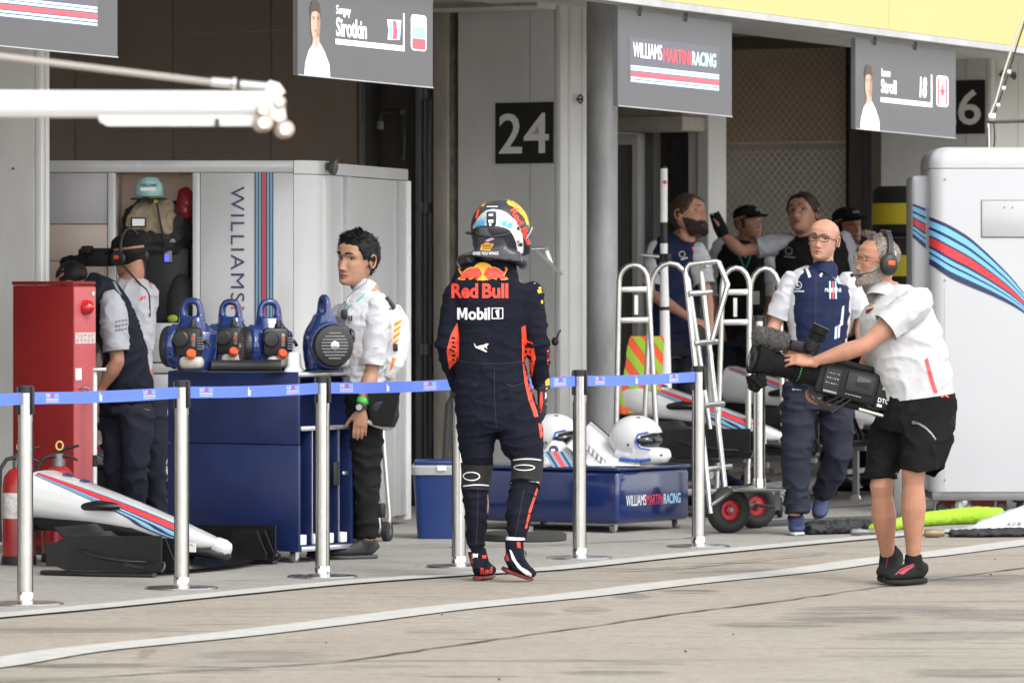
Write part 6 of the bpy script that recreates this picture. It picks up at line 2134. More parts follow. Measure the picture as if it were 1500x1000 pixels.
def rows3(mb, d, rows, side=(1, 0, 0), n=26, sq=2.4):
 """rows: (py, px left, px right, dy, half depth)"""
 secs = []
 for py, l, r, dy, hd in rows:
  dd = d + dy
  secs.append((W((l + r) / 2, py, dd), (r - l) / 2 * dd / FPX, hd))
 mb.loft(secs, side=side, n=n, sq=sq)
def shoe(P, heel, toe, up=Z, w=1.0, mats=None, sole=None, collar=None, nm='shoe', th=.022):
 """heel and toe are ground points under the sole"""
 heel, toe, up = V(heel), V(toe), V(up).normalized()
 d = (toe - heel)
 L = d.length; d.normalize()
 up = (up - d * up.dot(d)).normalized()
 s = d.cross(up)
 prof = [(-.0, .022, .055), (.04, .031, .078), (.15, .036, .092), (.33, .038, .090), (.5, .042, .070), (.68, .047, .054), (.84, .044, .046), (.95, .032, .038), (1.0, .014, .026)]
 mb = MB()
 mb.loft([(heel + d * L * u + up * (th * .8 + h / 2), hw * w, h / 2) for u, hw, h in prof], side=s, n=18, sq=2.7)
 if collar is not None:
  mb.tube([heel + d * L * .22 + up * (th + .05), V(collar)], [.045 * w, .045 * w], 14)
 me = fuse(mb, .006, 3)
 sh = fin(nm, me, mats, P)
 mb = MB()
 mb.loft([(heel + d * L * (u * 1.02 - .012) + up * (th * (.5 if u < .8 else .62)), (hw - .003) * w, th * (.5 if u < .9 else .4)) for u, hw, h in prof], side=s, n=18, sq=3)
 finmb('sole', mb, sole or mats, sh, 60)
 return sh, d, s, up, L
def decal(P, target_me, mats, fn, dirn=(0, 1, 0), off=.0025, cut=.015, nm='printed_mark'):
 mb = MB()
 fn(mb)
 project(mb, target_me if isinstance(target_me, BVHTree) else bvh_of(target_me), dirn, off, cut)
 return mb.build(nm, mats, P, 180, world=True, norm=False)
def poly_px(mb, pts, d, mi=0):
 mb.mi = mi
 mb.poly([W(x, y, d) for x, y in pts])
def core_body(P, M, neck, chest, pelvis, arms, legs, skin, fat=1.0, hands=(), voxel=.006, eyes=True, res=1.0, sw=.15):
 """one continuous figure: trunk, neck, limbs and hands fused, head on top"""
 mb = MB()
 for sh, el, wr in arms:
  p, r = limb_pts(sh, el, wr, ARM)
  mb.tube(p, r, 14)
 for h in hands:
  hand(mb, **h)
 for hp, kn, an in legs:
  p, r = limb_pts(hp, kn, an, LEG)
  mb.tube(p, r, 14)
 chest, pelvis, neck = V(chest), V(pelvis), V(neck)
 s = (V(arms[0][0]) - V(arms[1][0])).normalized() if len(arms) > 1 else V((1, 0, 0))
 mb.loft([(pelvis - (chest - pelvis) * .12, .11, .08), (pelvis, .14, .10), (pelvis.lerp(chest, .5), .12, .09), (chest, sw, .10), (chest.lerp(neck, .7), sw * .8, .075), (neck, .055, .055)], side=s, n=18)
 c0 = M @ V((0, -.028, .30 * HH))
 mb.tube([chest.lerp(neck, .6), neck, M @ V((0, -.03, .06 * HH)), c0, M @ V((0, -.03, .48 * HH))], [.065 * fat, .062 * fat, .057 * fat, .056 * fat, .05], 16)
 me = fuse(mb, voxel, 4)
 bm = bmesh.new(); bm.from_mesh(me)
 for f in bm.faces: f.material_index = 0
 add_head(bm, M, fat, res, eyes)
 for f in bm.faces: f.smooth = True
 bm.to_mesh(me); bm.free()
 return fin('body', me, [skin, LIP, EYEW, IRIS], P, 180)

def sleeves_on(me, specs, seed=1.0, voxel=.0075, amp=.007):
 """specs: (arm, profile, cut fraction of the upper arm); joins open sleeves to a shirt mesh"""
 bm = bmesh.new(); bm.from_mesh(me)
 for arm, prof, k in specs:
  mb = MB(); mb.tube(*limb_pts(*arm, [(-.34, .02), (-.26, .05)] + prof), 18)
  m2 = fuse(mb, voxel, 3)
  folds(m2, amp, (9, 9, 14), seed, .6)
  cutoff(m2, [(V(arm[0]).lerp(V(arm[1]), k), V(arm[1]) - V(arm[0]), .13)])
  bm.from_mesh(m2); bpy.data.meshes.remove(m2)
 bm.to_mesh(me); bm.free()
 return me

def short_hl(az, front=.79, side=.47):
 a = abs(az)
 if a < .5: return (front, 1.0)
 if a < 1.4: return (front + (side - front) * ((a - .5) / .9) ** .8, 1.0)
 if a < 1.8: return (side, 1.0)
 return (max(.2, side - (a - 1.8) * .5), 1.0)
# ---------------------------------------------------------------- racing driver seen from behind
d0 = 26.4
P = thing('person', 'person in a dark racing suit and helmet walking away, seen from behind', 'person', G(712, 850), 0)
def D(px, py, dy=0.0): return W(px, py, d0 + dy)
Mh = head_matrix(D(735, 381, .02), D(736, 300, .0), (.8, .6, -.12))
larm = (D(671, 426, .0), D(654, 502, -.02), D(672, 566, .20))
rarm = (D(776, 426, .0), D(787, 500, -.03), D(793, 563, .05))
lleg = (D(696, 612, 0), D(699, 700, .03), D(698, 808, .02))
rleg = (D(752, 612, 0), D(771, 690, -.05), D(752, 795, -.16))
core_body(P, Mh, D(732, 392), D(723, 440), D(722, 585), (larm, rarm), (lleg, rleg), SKIN3, voxel=.012, eyes=False, res=.5)
mb = MB()
rows3(mb, d0, [(378, 712, 754, 0, .062), (388, 706, 758, 0, .068), (394, 692, 766, 0, .08), (400, 676, 775, 0, .09), (408, 665, 782, 0, .105), (422, 659, 785, 0, .12), (445, 663, 780, 0, .13), (475, 667, 773, -.005, .128), (505, 669, 768, -.01, .120), (530, 668, 769, -.005, .122), (555, 666, 773, 0, .130), (585, 665, 781, .005, .140), (610, 667, 788, .005, .142), (632, 674, 790, .005, .120)], sq=2.5)
SA = [(-.16, .035), (-.08, .056), (0, .065), (.12, .068), (.5, .062), (.85, .056), (1, .057), (1.3, .055), (1.7, .047), (2, .040)]
for a in (larm, rarm):
 p, r = limb_pts(*a, SA); mb.tube(p, r, 18)
# legs: upper legs loose, gathered at the knee brace, lower legs straight
def px_leg(rows):
 secs = [(W((l + r) / 2, y, d0 + dy), (r - l) / 2 * d0 / FPX, hd) for y, l, r, dy, hd in rows]
 mb.loft(secs, side=(1, 0, 0), n=22, sq=2.2)
px_leg([(585, 666, 726, .0, .12), (615, 668, 729, .01, .118), (645, 671, 727, .02, .112), (668, 674, 723, .02, .102), (682, 677, 720, .03, .085), (700, 678, 717, .035, .076), (716, 677, 715, .03, .076), (740, 679, 716, .02, .080), (765, 682, 714, .02, .074), (790, 684, 712, .02, .066), (803, 686, 709, .02, .060), (811, 687, 707, .02, .055)])
px_leg([(585, 722, 783, 0, .12), (615, 724, 792, .0, .12), (645, 731, 796, -.02, .115), (665, 744, 796, -.035, .105), (680, 751, 793, -.05, .088), (698, 752, 791, -.06, .078), (712, 748, 789, -.08, .078), (735, 743, 785, -.11, .080), (760, 741, 777, -.14, .074), (778, 742, 772, -.16, .062), (790, 745, 768, -.17, .052)])
me = fuse(mb, .0065, 5)
def dmask(p):
 return .55 + .45 * min(1, max(0, (1.1 - p.z) / .5)) + (.5 if abs(p.z - 1.12) < .12 and (p.x < -.27 or p.x > .09) else 0)
folds(me, .0072, (6, 6, 17), 1.3, .65, dmask)
folds(me, .0016, (26, 26, 34), 4.1, .5)
suit_bvh = bvh_of(me)
suit_w = me.copy()
suit = fin('racing_suit', me, SUIT, P)
DOR = mat('suit orange', (.85, .075, .035), .6, var=.06, bump=.15)
f_ = d0 - .3
def orange(mb):
 poly_px(mb, [(669, 473), (672, 494), (671, 527), (657, 543), (653, 515), (660, 490)], f_)
decal(P, suit_bvh, DOR, orange, nm='orange_panel')
def orange(mb):
 poly_px(mb, [(764, 480), (770, 477), (772, 499), (781, 503), (785, 526), (776, 528), (775, 545), (777, 575), (787, 603), (789, 612), (783, 612), (774, 585), (768, 558), (765, 525), (767, 505)], f_)
decal(P, suit_bvh, DOR, orange, nm='orange_panel')
def orange(mb):
 poly_px(mb, [(789, 622), (794, 621), (796, 644), (792, 644)], f_)
decal(P, suit_bvh, DOR, orange, nm='orange_panel')
def orange(mb):
 poly_px(mb, [(788, 712), (790, 715), (779, 748), (772, 775), (769, 775), (775, 748)], f_)
decal(P, suit_bvh, DOR, orange, nm='orange_panel')
def orange(mb):
 for k, w_ in enumerate((5, 3.5, 6, 4, 5.5, 4)):
  x, y = 672.5 - k * .9 - 8, 499 + k * 7
  poly_px(mb, [(662 + .2 * k - 1.5, 494 + k * 6.5), (662 + .2 * k + w_ - 1, 495 + k * 6.5), (662 + .2 * k + w_ - 1, 498 + k * 6.5), (662 + .2 * k - 1.5, 497 + k * 6.5)], f_)
decal(P, suit_bvh, SUIT, orange, off=.0035, nm='panel_lettering')
# chest-wide marks on the back
def redbull(mb):
 put_text(mb, 'Red', W(660.5, 437, f_), V((W(700, 0, f_).x - W(660.5, 0, f_).x, 0, 0)), Z * ((437 - 415) * f_ / FPX), bold=.035)
 put_text(mb, 'Bull', W(706, 437, f_), V((W(744.5, 0, f_).x - W(706, 0, f_).x, 0, 0)), Z * ((437 - 415) * f_ / FPX), bold=.035)
decal(P, suit_bvh, DECAL_RED, redbull, nm='back_lettering')
bull = [(676, 409), (671, 408), (674, 405), (677, 404), (674, 399), (672, 395), (675, 391), (674, 396), (678, 399), (684, 394), (690, 392), (694, 393), (699, 391), (704, 396), (706, 402), (702, 406), (699, 410), (697, 406), (692, 407), (687, 409), (689, 405), (684, 405), (681, 409)]
def bulls(mb):
 poly_px(mb, [(707 + 15.5 * cos(a * pi / 12), 397.5 + 13.5 * sin(a * pi / 12)) for a in range(24)], f_, 1)
decal(P, suit_bvh, [DECAL_RED, DECAL_YEL], bulls, off=.002, nm='back_emblem')
def bulls2(mb):
 cx, cy = 688, 401
 poly_px(mb, [(cx + (x - cx) * 1.10, cy + (y - cy) * 1.14) for x, y in bull], f_, 1)
 poly_px(mb, [(cx + 38 - (x - cx) * 1.10, cy + (y - cy) * 1.14) for x, y in bull], f_, 1)
decal(P, suit_bvh, [DECAL_RED, DECAL_YEL], bulls2, off=.0032, nm='back_emblem')
def bulls3(mb):
 poly_px(mb, bull, f_, 0)
 poly_px(mb, [(414 + 1000 - x, y) for x, y in [(x, y) for x, y in bull]], f_, 0) if False else poly_px(mb, [(1414 - x, y) for x, y in bull], f_, 0)
decal(P, suit_bvh, [DECAL_RED, DECAL_YEL], bulls3, off=.0045, nm='back_emblem')
def mobil(mb):
 poly_px(mb, [(669, 468.5), (669, 451), (673.5, 451), (676.6, 460.5), (679.7, 451), (684.2, 451), (684.2, 468.5), (680.4, 468.5), (680.4, 457.5), (677.7, 466), (675.5, 466), (672.8, 457.5), (672.8, 468.5)], f_)
 put_text(mb, 'obil', W(685.6, 468.8, f_), V((W(717.5, 0, f_).x - W(685.6, 0, f_).x, 0, 0)), Z * (18.2 * f_ / FPX), bold=.03)
 for a, b, c_, e_ in ((720, 451, 737, 452.3), (720, 466.2, 737, 467.5), (720, 452.3, 721.3, 466.2), (735.7, 452.3, 737, 466.2)):
  poly_px(mb, [(a, e_), (c_, e_), (c_, b), (a, b)], f_)
 poly_px(mb, [(728, 465), (731, 465), (731, 453.5), (728.5, 453.5), (725.5, 456), (726, 458), (728, 457.2)], f_)
decal(P, suit_bvh, DECAL_WHITE, mobil, nm='back_lettering')
def cat(mb):
 poly_px(mb, [(698, 508), (703, 506.5), (709, 505.5), (712, 503.5), (715.5, 504), (714, 506.5), (711, 508.8), (707, 511), (710, 513.5), (714, 516), (711, 516), (706, 513.8), (702, 512), (699, 511)], f_)
 poly_px(mb, [(693.5, 503.5), (694.8, 503.5), (697, 507.8), (698, 508.2), (698.8, 510.8), (696, 509.5)], f_)
 poly_px(mb, [(710.8, 509), (712.2, 508), (714, 511), (712.8, 511.3)], f_)
decal(P, suit_bvh, DECAL_WHITE, cat, nm='small_emblem')
def sleeve(mb):
 poly_px(mb, [(783 + 3 * cos(a), 411 + 4.5 * sin(a)) for a in [k * pi / 5 for k in range(10)]], f_, 0)
 poly_px(mb, [(787, 425), (793, 424), (795, 429), (789, 430)], f_, 2)
 poly_px(mb, [(789, 421), (793, 420), (794, 423), (790, 424)], f_, 2)
 poly_px(mb, [(793, 440), (796, 440), (796, 445), (793, 445)], f_, 2)
 for k in range(5): poly_px(mb, [(802, 514 + k * 4.6), (805, 513 + k * 4.6), (805, 516.2 + k * 4.6), (802, 517 + k * 4.6)], f_, 1)
decal(P, suit_bvh, [DECAL_WHITE, DECAL_RED, DECAL_YEL], sleeve, nm='sleeve_mark')
def seams(mb):
 for pts in ([(668, 412), (690, 402), (712, 396)], [(780, 410), (765, 402), (750, 396)], [(668, 529), (700, 533), (740, 533), (769, 530)], [(724, 540), (724, 580), (727, 628)], [(671, 560), (690, 566), (700, 563)], [(768, 562), (750, 567), (742, 563)], [(700, 720), (699, 760), (697, 800)], [(768, 715), (760, 760), (755, 785)]):
  for (a, b), (c_, e_) in zip(pts, pts[1:]):
   n_ = V((-(e_ - b), c_ - a, 0)).normalized() * .45
   poly_px(mb, [(a - n_.x, b - n_.y), (c_ - n_.x, e_ - n_.y), (c_ + n_.x, e_ + n_.y), (a + n_.x, b + n_.y)], f_)
o = decal(P, suit_bvh, mat('suit seam', (.022, .024, .034), .8), seams, off=.002, nm='suit_seam'); o['kind'] = 'stuff'
# knee braces
KB = mat('knee brace knit', (.011, .011, .011), .85, var=.2, bump=.4, bscale=160)
for rows in ([(679, 674.5, 723, .03, .098), (690, 675.5, 721, .032, .093), (704, 675.5, 719.5, .032, .090), (717, 675, 718.5, .03, .090)], [(675, 748, 796.5, -.05, .105), (688, 749.5, 795, -.06, .098), (702, 748, 793, -.07, .094), (711, 746, 792, -.083, .094)]):
 mb = MB(); mb.loft([(W((l + r) / 2, y, d0 + dy), (r - l) / 2 * d0 / FPX, hd) for y, l, r, dy, hd in rows], n=26)
 b_ = bpy.data.meshes.new('t'); bmesh.ops.recalc_face_normals(mb.bm, faces=mb.bm.faces); mb.bm.to_mesh(b_); bv = bvh_of(b_)
 kb_ = finmb('knee_brace', mb, KB, P, 60)
 def ring_(mb, cx, cy, rx, ry, w=1.1):
  n = 28
  for k in range(n):
   a0, a1 = 2 * pi * k / n, 2 * pi * (k + 1) / n
   poly_px(mb, [(cx + (rx - w) * cos(a0), cy + (ry - w) * sin(a0)), (cx + (rx - w) * cos(a1), cy + (ry - w) * sin(a1)), (cx + rx * cos(a1), cy + ry * sin(a1)), (cx + rx * cos(a0), cy + ry * sin(a0))], f_)
 (yt, lt, rt_, _, _), (yb, lb2, rb_, _, _) = rows[0], rows[-1]
 def bm_(mb):
  if lt < 700: ring_(mb, 690, 700, 13, 6.8, 1.6)
  else: ring_(mb, 768, 686, 16, 4.6, 1.4)
  for k in range(14):
   for yy, sg in ((yt + 1.5, 1), (yb - 1.2, 1)):
    x0, x1 = lt + (rt_ - lt) * k / 14, lt + (rt_ - lt) * (k + 1) / 14
    bow = lambda x: 3.2 * (1 - ((x - (lt + rt_) / 2) / ((rt_ - lt) / 2)) ** 2) * -1
    poly_px(mb, [(x0, yy + bow(x0) + .8), (x1, yy + bow(x1) + .8), (x1, yy + bow(x1) - .8), (x0, yy + bow(x0) - .8)], f_)
 mb = MB(); bm_(mb); project(mb, bv, (0, 1, 0), .002, .012); mb.build('brace_print', DECAL_WHITE, kb_, 180, world=True, norm=False)
mb = MB(); mb.tube([D(732, 396), D(733, 380), D(735, 366)], [.074, .068, .07], 18); finmb('collar', mb, SUIT, P, 60)
# gloves
mb = MB()
hand(mb, w=D(794, 566, .05), d=(.03, .05, -1), n=(-1, .25, 0), side=(-.2, 1, 0), curl=(.5, .7, .6), spread=.02, sc=1.22, thumb=(.5, .5))
mb.tube([D(793, 552, .05), D(794, 570, .05)], [.046, .040], 16)
me = fuse(mb, .005, 3); folds(me, .002, (50, 50, 50))
gb = bvh_of(me)
gv = fin('glove', me, mat('dark glove', (.012, .013, .020), .7, var=.15, bump=.2), P)
def gp(mb):
 poly_px(mb, [(799, 557), (806, 556), (806, 566), (800, 567)], f_, 2)
 poly_px(mb, [(788, 556), (790, 556), (790, 565), (788, 565)], f_, 0)
 poly_px(mb, [(800, 570), (804, 569), (804, 573), (800, 574)], f_, 0)
 poly_px(mb, [(799, 578), (801, 576), (803, 580), (805, 586), (802, 584), (799, 587)], f_, 0)
 poly_px(mb, [(801, 592), (806, 591), (806, 600), (802, 601)], f_, 0)
 poly_px(mb, [(792, 576), (794.5, 576), (796, 590), (794, 604), (788, 613), (785, 612), (791, 602), (793, 590)], f_, 1)
decal(gv, gb, [DECAL_WHITE, DECAL_RED, DECAL_YEL], gp, nm='glove_print')
mb = MB()
hand(mb, w=D(673, 567, .20), d=(.5, .6, -.5), n=(.6, -.4, .4), side=(0, .5, .8), curl=(.5, .7, .6), sc=1.1)
finm = fuse(mb, .006, 3); fin('glove', finm, mat('dark glove', (.012, .013, .020)), P)
# race boots
BOOT = mat('dark boot suede', (.010, .012, .020), .85, spec=.15, var=.15, bump=.2)
SOLER = mat('dark red sole', (.13, .010, .012), .45, var=.15)
hl = G(700, 851); hl += V((0, .02, .004)); tl = hl + V((.055, .245, 0))
sh1, *_ = shoe(P, hl, tl, Z, 1.0, BOOT, SOLER, collar=D(698, 804, .02), nm='race_boot', th=.02)
ht_ = D(737, 836, -.17); tt_ = G(777, 851) + V((0, .0, .006))
sh2, dd_, ss_, uu_, LL_ = shoe(P, ht_, tt_, V((.35, -.2, 1)), 1.0, BOOT, SOLER, collar=D(753, 790, -.165), nm='race_boot', th=.02)
for sh, fn in ((sh1, 'a'), (sh2, 'b')):
 Mw = FR[P]
 bv = BVHTree.FromPolygons([Mw @ v.co for v in sh.data.vertices], [tuple(p.vertices) for p in sh.data.polygons])
 def bp(mb, fn=fn):
  if fn == 'a':
   poly_px(mb, [(689, 816), (692, 815), (693, 845), (689, 846)], f_, 2)
   for a in ((692, 812), ):
    poly_px(mb, [(691, 813), (694, 811), (697, 814), (700, 811.5), (700, 814), (697.5, 817), (699, 821), (696, 819.5), (692, 822), (693.5, 817)], f_, 0)
   put_text(mb, 'Red', W(703, 846, f_), V((18 * f_ / FPX, 0, 0)), Z * (11 * f_ / FPX), bold=.05, mi=1)
   poly_px(mb, [(706, 817), (712, 817), (712, 822), (706, 822)], f_, 1)
  else:
   poly_px(mb, [(746, 806), (749, 807), (756, 822), (764, 832), (774, 838), (779, 843), (779, 848), (770, 844), (759, 834), (750, 820)], f_, 0)
   poly_px(mb, [(738, 790), (741, 788), (743, 791), (744.5, 794), (742, 793), (739, 796)], f_, 0)
   poly_px(mb, [(757, 795), (762, 795), (763, 804), (758, 803)], f_, 1)
   poly_px(mb, [(737, 801), (741, 806), (746, 822), (738, 826), (732, 820)], f_, 2)
 mb = MB(); bp(mb); project(mb, bv, (0, 1, 0), .002, .012); mb.build('boot_print', [DECAL_WHITE, DECAL_RED, mat('boot heel red', (.36, .03, .03), .6)], sh, 180, world=True, norm=False)
for c_, r_, dy in ((D(698, 806, .02), 12.0, 0), (D(755, 789, -.165), 12.5, 0)):
 mb = MB(); mb.tube([c_ + Z * .012, c_ - Z * .004], [r_ * d0 / FPX + .003, r_ * d0 / FPX + .005], 18); finmb('white_cuff', mb, DECAL_WHITE, P)
for pts in ([(712, 826), (716, 829), (718, 833), (715, 834)], [(766, 806), (770, 808), (771, 813), (768, 815)]):
 mb = MB(); mb.tube([W(x, y, d0 - .02 - (.1 if x > 740 else 0)) for x, y in pts], .0025, 5); finmb('lace', mb, BLACK, P)
# helmet
hc = D(733, 337, .01)
hf = V((.80, .58, -.10)).normalized()
HMx = head_matrix(hc - Z * .14, hc + Z * .092 + Z * .0, hf)
HR = HMx.to_3x3().normalized()
def hp_(x, y, z): return hc + HR @ V((x, y, z))
HELM = mat('matt dark helmet', (.013, .014, .021), .38, var=.1, coat=.2)
mb = MB()
mb.sphere(hc + Z * .005, (.132, .152, .152), 32, 22, R=HR)
mb.loft([(hp_(0, .06, -.03), .115, .06), (hp_(0, .11, -.085), .085, .055), (hp_(0, .115, -.12), .07, .045)], side=HR.col[0], n=18)
mb.loft([(hp_(0, -.01, -.05), .122, .135), (hp_(0, -.005, -.10), .110, .125), (hp_(0, .0, -.135), .098, .115)], side=HR.col[0], n=22)
me = fuse(mb, .006, 6)
hb_ = bvh_of(me)
hel = fin('helmet', me, HELM, P)
CHB = mat('pale blue chrome', (.50, .62, .70), .18, .5, var=.25, scale=12)
HLB = mat('light blue visor strip', (.06, .34, .66), .2, var=.15, coat=.4)
HWH = mat('helmet pearl white', (.72, .72, .71), .25, var=.05, coat=.4)
fh = d0 - .35
def hmk(mb):
 # pale band over the back, falling down the right side
 up_ = [(692, 331), (697, 322), (704, 313), (712, 307), (722, 305), (734, 307), (745, 313), (755, 322), (762, 333), (766, 345), (767, 362), (766, 378)]
 lo_ = [(692, 335), (699, 331), (706, 330), (713, 330), (722, 330), (731, 331), (740, 333), (747, 337), (752, 345), (756, 355), (758, 366), (758, 378)]
 for k in range(len(up_) - 1):
  poly_px(mb, [lo_[k], lo_[k + 1], up_[k + 1], up_[k]], fh, 0 if k < 7 else 2)
 for k in range(1, 7):
  q = lambda a, b, t: (a[0] + (b[0] - a[0]) * t, a[1] + (b[1] - a[1]) * t)
  if k in (3, 4): continue
  poly_px(mb, [q(up_[k], lo_[k], .8), q(up_[k + 1], lo_[k + 1], .8), q(up_[k + 1], lo_[k + 1], .35), q(up_[k], lo_[k], .35)], fh - .01, 1)
decal(hel, hb_, [CHB, HLB, HWH], hmk, off=.002, nm='helmet_band')
def hmk2(mb):
 for k in range(1, 7):
  pass
 xs = [(695, 330, 702, 324), (701, 329, 709, 320), (735, 330, 742, 320), (742, 333, 750, 323)]
 for a, b, c_, e_ in xs:
  poly_px(mb, [(a, b), (c_, b + 1), (c_, e_ + 2), (a + 1, e_ + 5)], fh, 0)
decal(hel, hb_, [HLB], hmk2, off=.0035, nm='helmet_band')
def hmk3(mb):
 put_text(mb, 'Red Bull', W(747, 307, fh), V((26 * fh / FPX, 0, -52 * fh / FPX)), V((9 * fh / FPX, 0, 5.5 * fh / FPX)), bold=.04, mi=0)
 poly_px(mb, [(744, 291), (752, 291), (761, 297), (769, 306), (773, 318), (776, 330), (772, 329), (768, 318), (761, 309), (752, 302), (745, 299), (742, 295)], fh, 1)
 poly_px(mb, [(748, 294), (756, 297), (763, 305), (768, 315), (770, 322), (764, 313), (757, 304), (750, 299)], fh, 0)
 poly_px(mb, [(704, 301), (708, 297), (711, 296), (708, 301)], fh, 1)
 poly_px(mb, [(695, 318), (699, 306), (702, 303), (701, 312), (698, 320)], fh, 0)
 for k in range(6): poly_px(mb, [(713 + k * 2.7, 302.5), (715 + k * 2.7, 302.2), (715 + k * 2.7, 300.6), (713 + k * 2.7, 300.9)], fh, 2)
decal(hel, hb_, [DECAL_RED, DECAL_YEL, DECAL_WHITE], hmk3, off=.0025, nm='helmet_print')
def hmk4(mb):
 for k in range(3):
  put_text(mb, 'Arai', W(754.5 + k * 2.2, 340 + k * 12, fh), V((2.5 * fh / FPX, 0, -9 * fh / FPX)), V((4.5 * fh / FPX, 0, 1.0 * fh / FPX)), bold=.02, mi=0) if k == 1 else poly_px(mb, [(757 + k * 2, 332 + k * 12), (761 + k * 2, 331 + k * 12), (762 + k * 2, 336 + k * 12), (758 + k * 2, 337 + k * 12)], fh, 0)
decal(hel, hb_, [PRINT_BLACK], hmk4, off=.0042, nm='helmet_print')
mb = MB(); q = hb_.ray_cast(W(719, 318, d0 - 1), V((0, 1, 0)))[0]
mb.box(q, (.046, .028, .072), rz=.12, bev=.008); bxh = finmb('rear_box', mb, BLACK, hel, 40)
for x, y, w_, h_ in ((719, 315, 6, 3), (719, 324, 7, 4), (718, 329, 3, 3)):
 mb = MB(); c_ = W(x, y, q.y - .018); mb.box(c_, (w_ * .0033, .003, h_ * .0033), rz=.12); finmb('box_print', mb, CHROME, bxh, 40)
mb = MB(); mb.tube([D(697, 341, -.10), D(703, 345, -.155), D(722, 347, -.165), D(740, 344, -.16), D(747, 341, -.12)], .006, 8); finmb('strap', mb, BLACK, hel, 60)
mb = MB(); mb.sphere(D(688, 341, -.05), (.022, .03, .009), 12, 8); finmb('side_fin', mb, BLACK, hel, 180)
mb = MB(); mb.tube([D(771, 349, -.06), D(776, 342, -.07), D(780, 333, -.07)], .0025, 5); finmb('clear_tab', mb, HWH, hel, 60)
# head and neck restraint on the shoulders
HANS = mat('head restraint carbon', (.016, .017, .024), .42, var=.2, coat=.2)
mb = MB()
mb.loft([(D(721, 379, -.085), .150, .050), (D(722, 372, -.085), .135, .045), (D(720, 362, -.09), .078, .030), (D(719, 345, -.10), .072, .024), (D(719, 332, -.10), .066, .022)], n=24, sq=3)
mb.tube([D(690, 377, -.08), D(678, 381, -.02), D(676, 385, .06)], [.028, .03, .025], 12)
mb.tube([D(752, 377, -.08), D(764, 383, -.02), D(766, 388, .06)], [.028, .03, .025], 12)
me = fuse(mb, .006, 3); hbv = bvh_of(me)
hn = fin('neck_restraint', me, HANS, P)
def hm(mb):
 put_text(mb, 'GIVES YOU WINGS', W(692, 373.0, fh), V((38 * fh / FPX, 0, 0)), Z * (4.6 * fh / FPX), bold=.01, mi=0)
 poly_px(mb, [(703, 366), (718, 367), (723, 357), (711, 355), (705, 358)], fh, 1)
 poly_px(mb, [(710, 352), (722, 346), (724, 350), (714, 354)], fh, 2)
decal(hn, hbv, [DECAL_WHITE, DECAL_YEL, mat('pink print', (.5, .3, .42), .5)], hm, off=.002, nm='restraint_print')
def hm(mb):
 for k in range(4): poly_px(mb, [(706, 364.5 - k * 2.2), (720, 365 - k * 2.2), (720.5, 364 - k * 2.2), (706, 363.5 - k * 2.2)], fh, 0)
decal(hn, hbv, [BLACK], hm, off=.0032, nm='restraint_print')
# ---------------------------------------------------------------- marshal behind the cart
d0 = 28.4
P = thing('person', 'person in a white short sleeved shirt and black trousers behind the blue cart', 'person', V(((528 - 750) * d0 / FPX, d0, 0)))
def D(px, py, dy=0.0): return W(px, py, d0 + dy)
Mh = head_matrix(D(520, 419), D(527, 342), (-.68, -.73, -.02))
larm = (D(552, 462, -.14), D(543, 548, -.16), D(530, 598, -.20))
rarm = (D(500, 470, .10), D(494, 540, .12), D(490, 590, .05))
lleg = (D(536, 615, -.05), D(537, 700, -.06), W(538, 0, d0 - .05) * V((1, 1, 0)) + Z * .09)
rleg = (D(528, 615, .10), D(524, 700, .06), W(512, 0, d0 + .06) * V((1, 1, 0)) + Z * .09)
core_body(P, Mh, D(539, 426, .0), D(540, 470), D(537, 600), (larm, rarm), (lleg, rleg), SKIN2, voxel=.0055, sw=.13,
          hands=[dict(w=D(530, 600, -.2), d=(-.10, .05, -1), n=(.1, 1, 0), side=(-1, .1, .1), curl=(.18, .25, .2), sc=1.0, spread=.05)])
mb = MB()
rows3(mb, d0, [(424, 518, 549, .0, .062), (434, 506, 562, 0, .10), (446, 498, 572, 0, .165), (462, 494, 579, 0, .19), (490, 492, 584, 0, .19), (520, 494, 582, 0, .185), (548, 497, 572, 0, .175), (566, 500, 566, 0, .168)], sq=2.3)
me = fuse(mb, .0075, 5)
cutoff(me, [(D(520, 562), (0, 0, -1), .35)])
folds(me, .009, (8, 8, 13), 2.0, .6)
folds(me, .003, (24, 24, 30), 5.0)
sleeves_on(me, [(larm, [(-.12, .06), (0, .07), (.3, .074), (.6, .071), (.9, .068)], .84), (rarm, [(0, .062), (.6, .06), (.85, .06)], .82)], 2)
sbv = bvh_of(me)
shirt = fin('shirt', me, WSHIRT, P)
# collar, placket, pocket, radio, lanyard
mb = MB(); mb.loft([(D(533, 428), .066, .060), (D(534, 421), .070, .064), (D(536, 414, .01), .064, .058)], side=(.6, -.8, 0), n=20, cap=False); finmb('collar', mb, WSHIRT, P)
f_ = d0 - .4
def seam(mb):
 for pts in ([(507, 430), (506, 446), (500, 470), (499, 500)], [(556, 446), (549, 470), (535, 500), (531, 530)], [(541, 452), (560, 448), (572, 452)]):
  for (a, b), (c1, e1) in zip(pts, pts[1:]):
   poly_px(mb, [(a - .5, b), (a + .5, b), (c1 + .5, e1), (c1 - .5, e1)], f_)
o = decal(P, sbv, mat('shirt seam', (.52, .53, .56), .8), seam, off=.0015, nm='shirt_seam'); o['kind'] = 'stuff'
TEAL = mat('teal lanyard', (.02, .32, .28), .6)
mb = MB()
lpts = [(548, 411), (538, 420), (527, 430), (518, 441), (505, 450), (498, 458)]
for x, y in lpts: pass
hits = [sbv.ray_cast(W(x, y, d0 - 1), V((0, 1, 0)))[0] for x, y in lpts]
mb.tube([h + V((0, -.006, 0)) for h in hits if h], .0035, 6); finmb('lanyard', mb, TEAL, P)
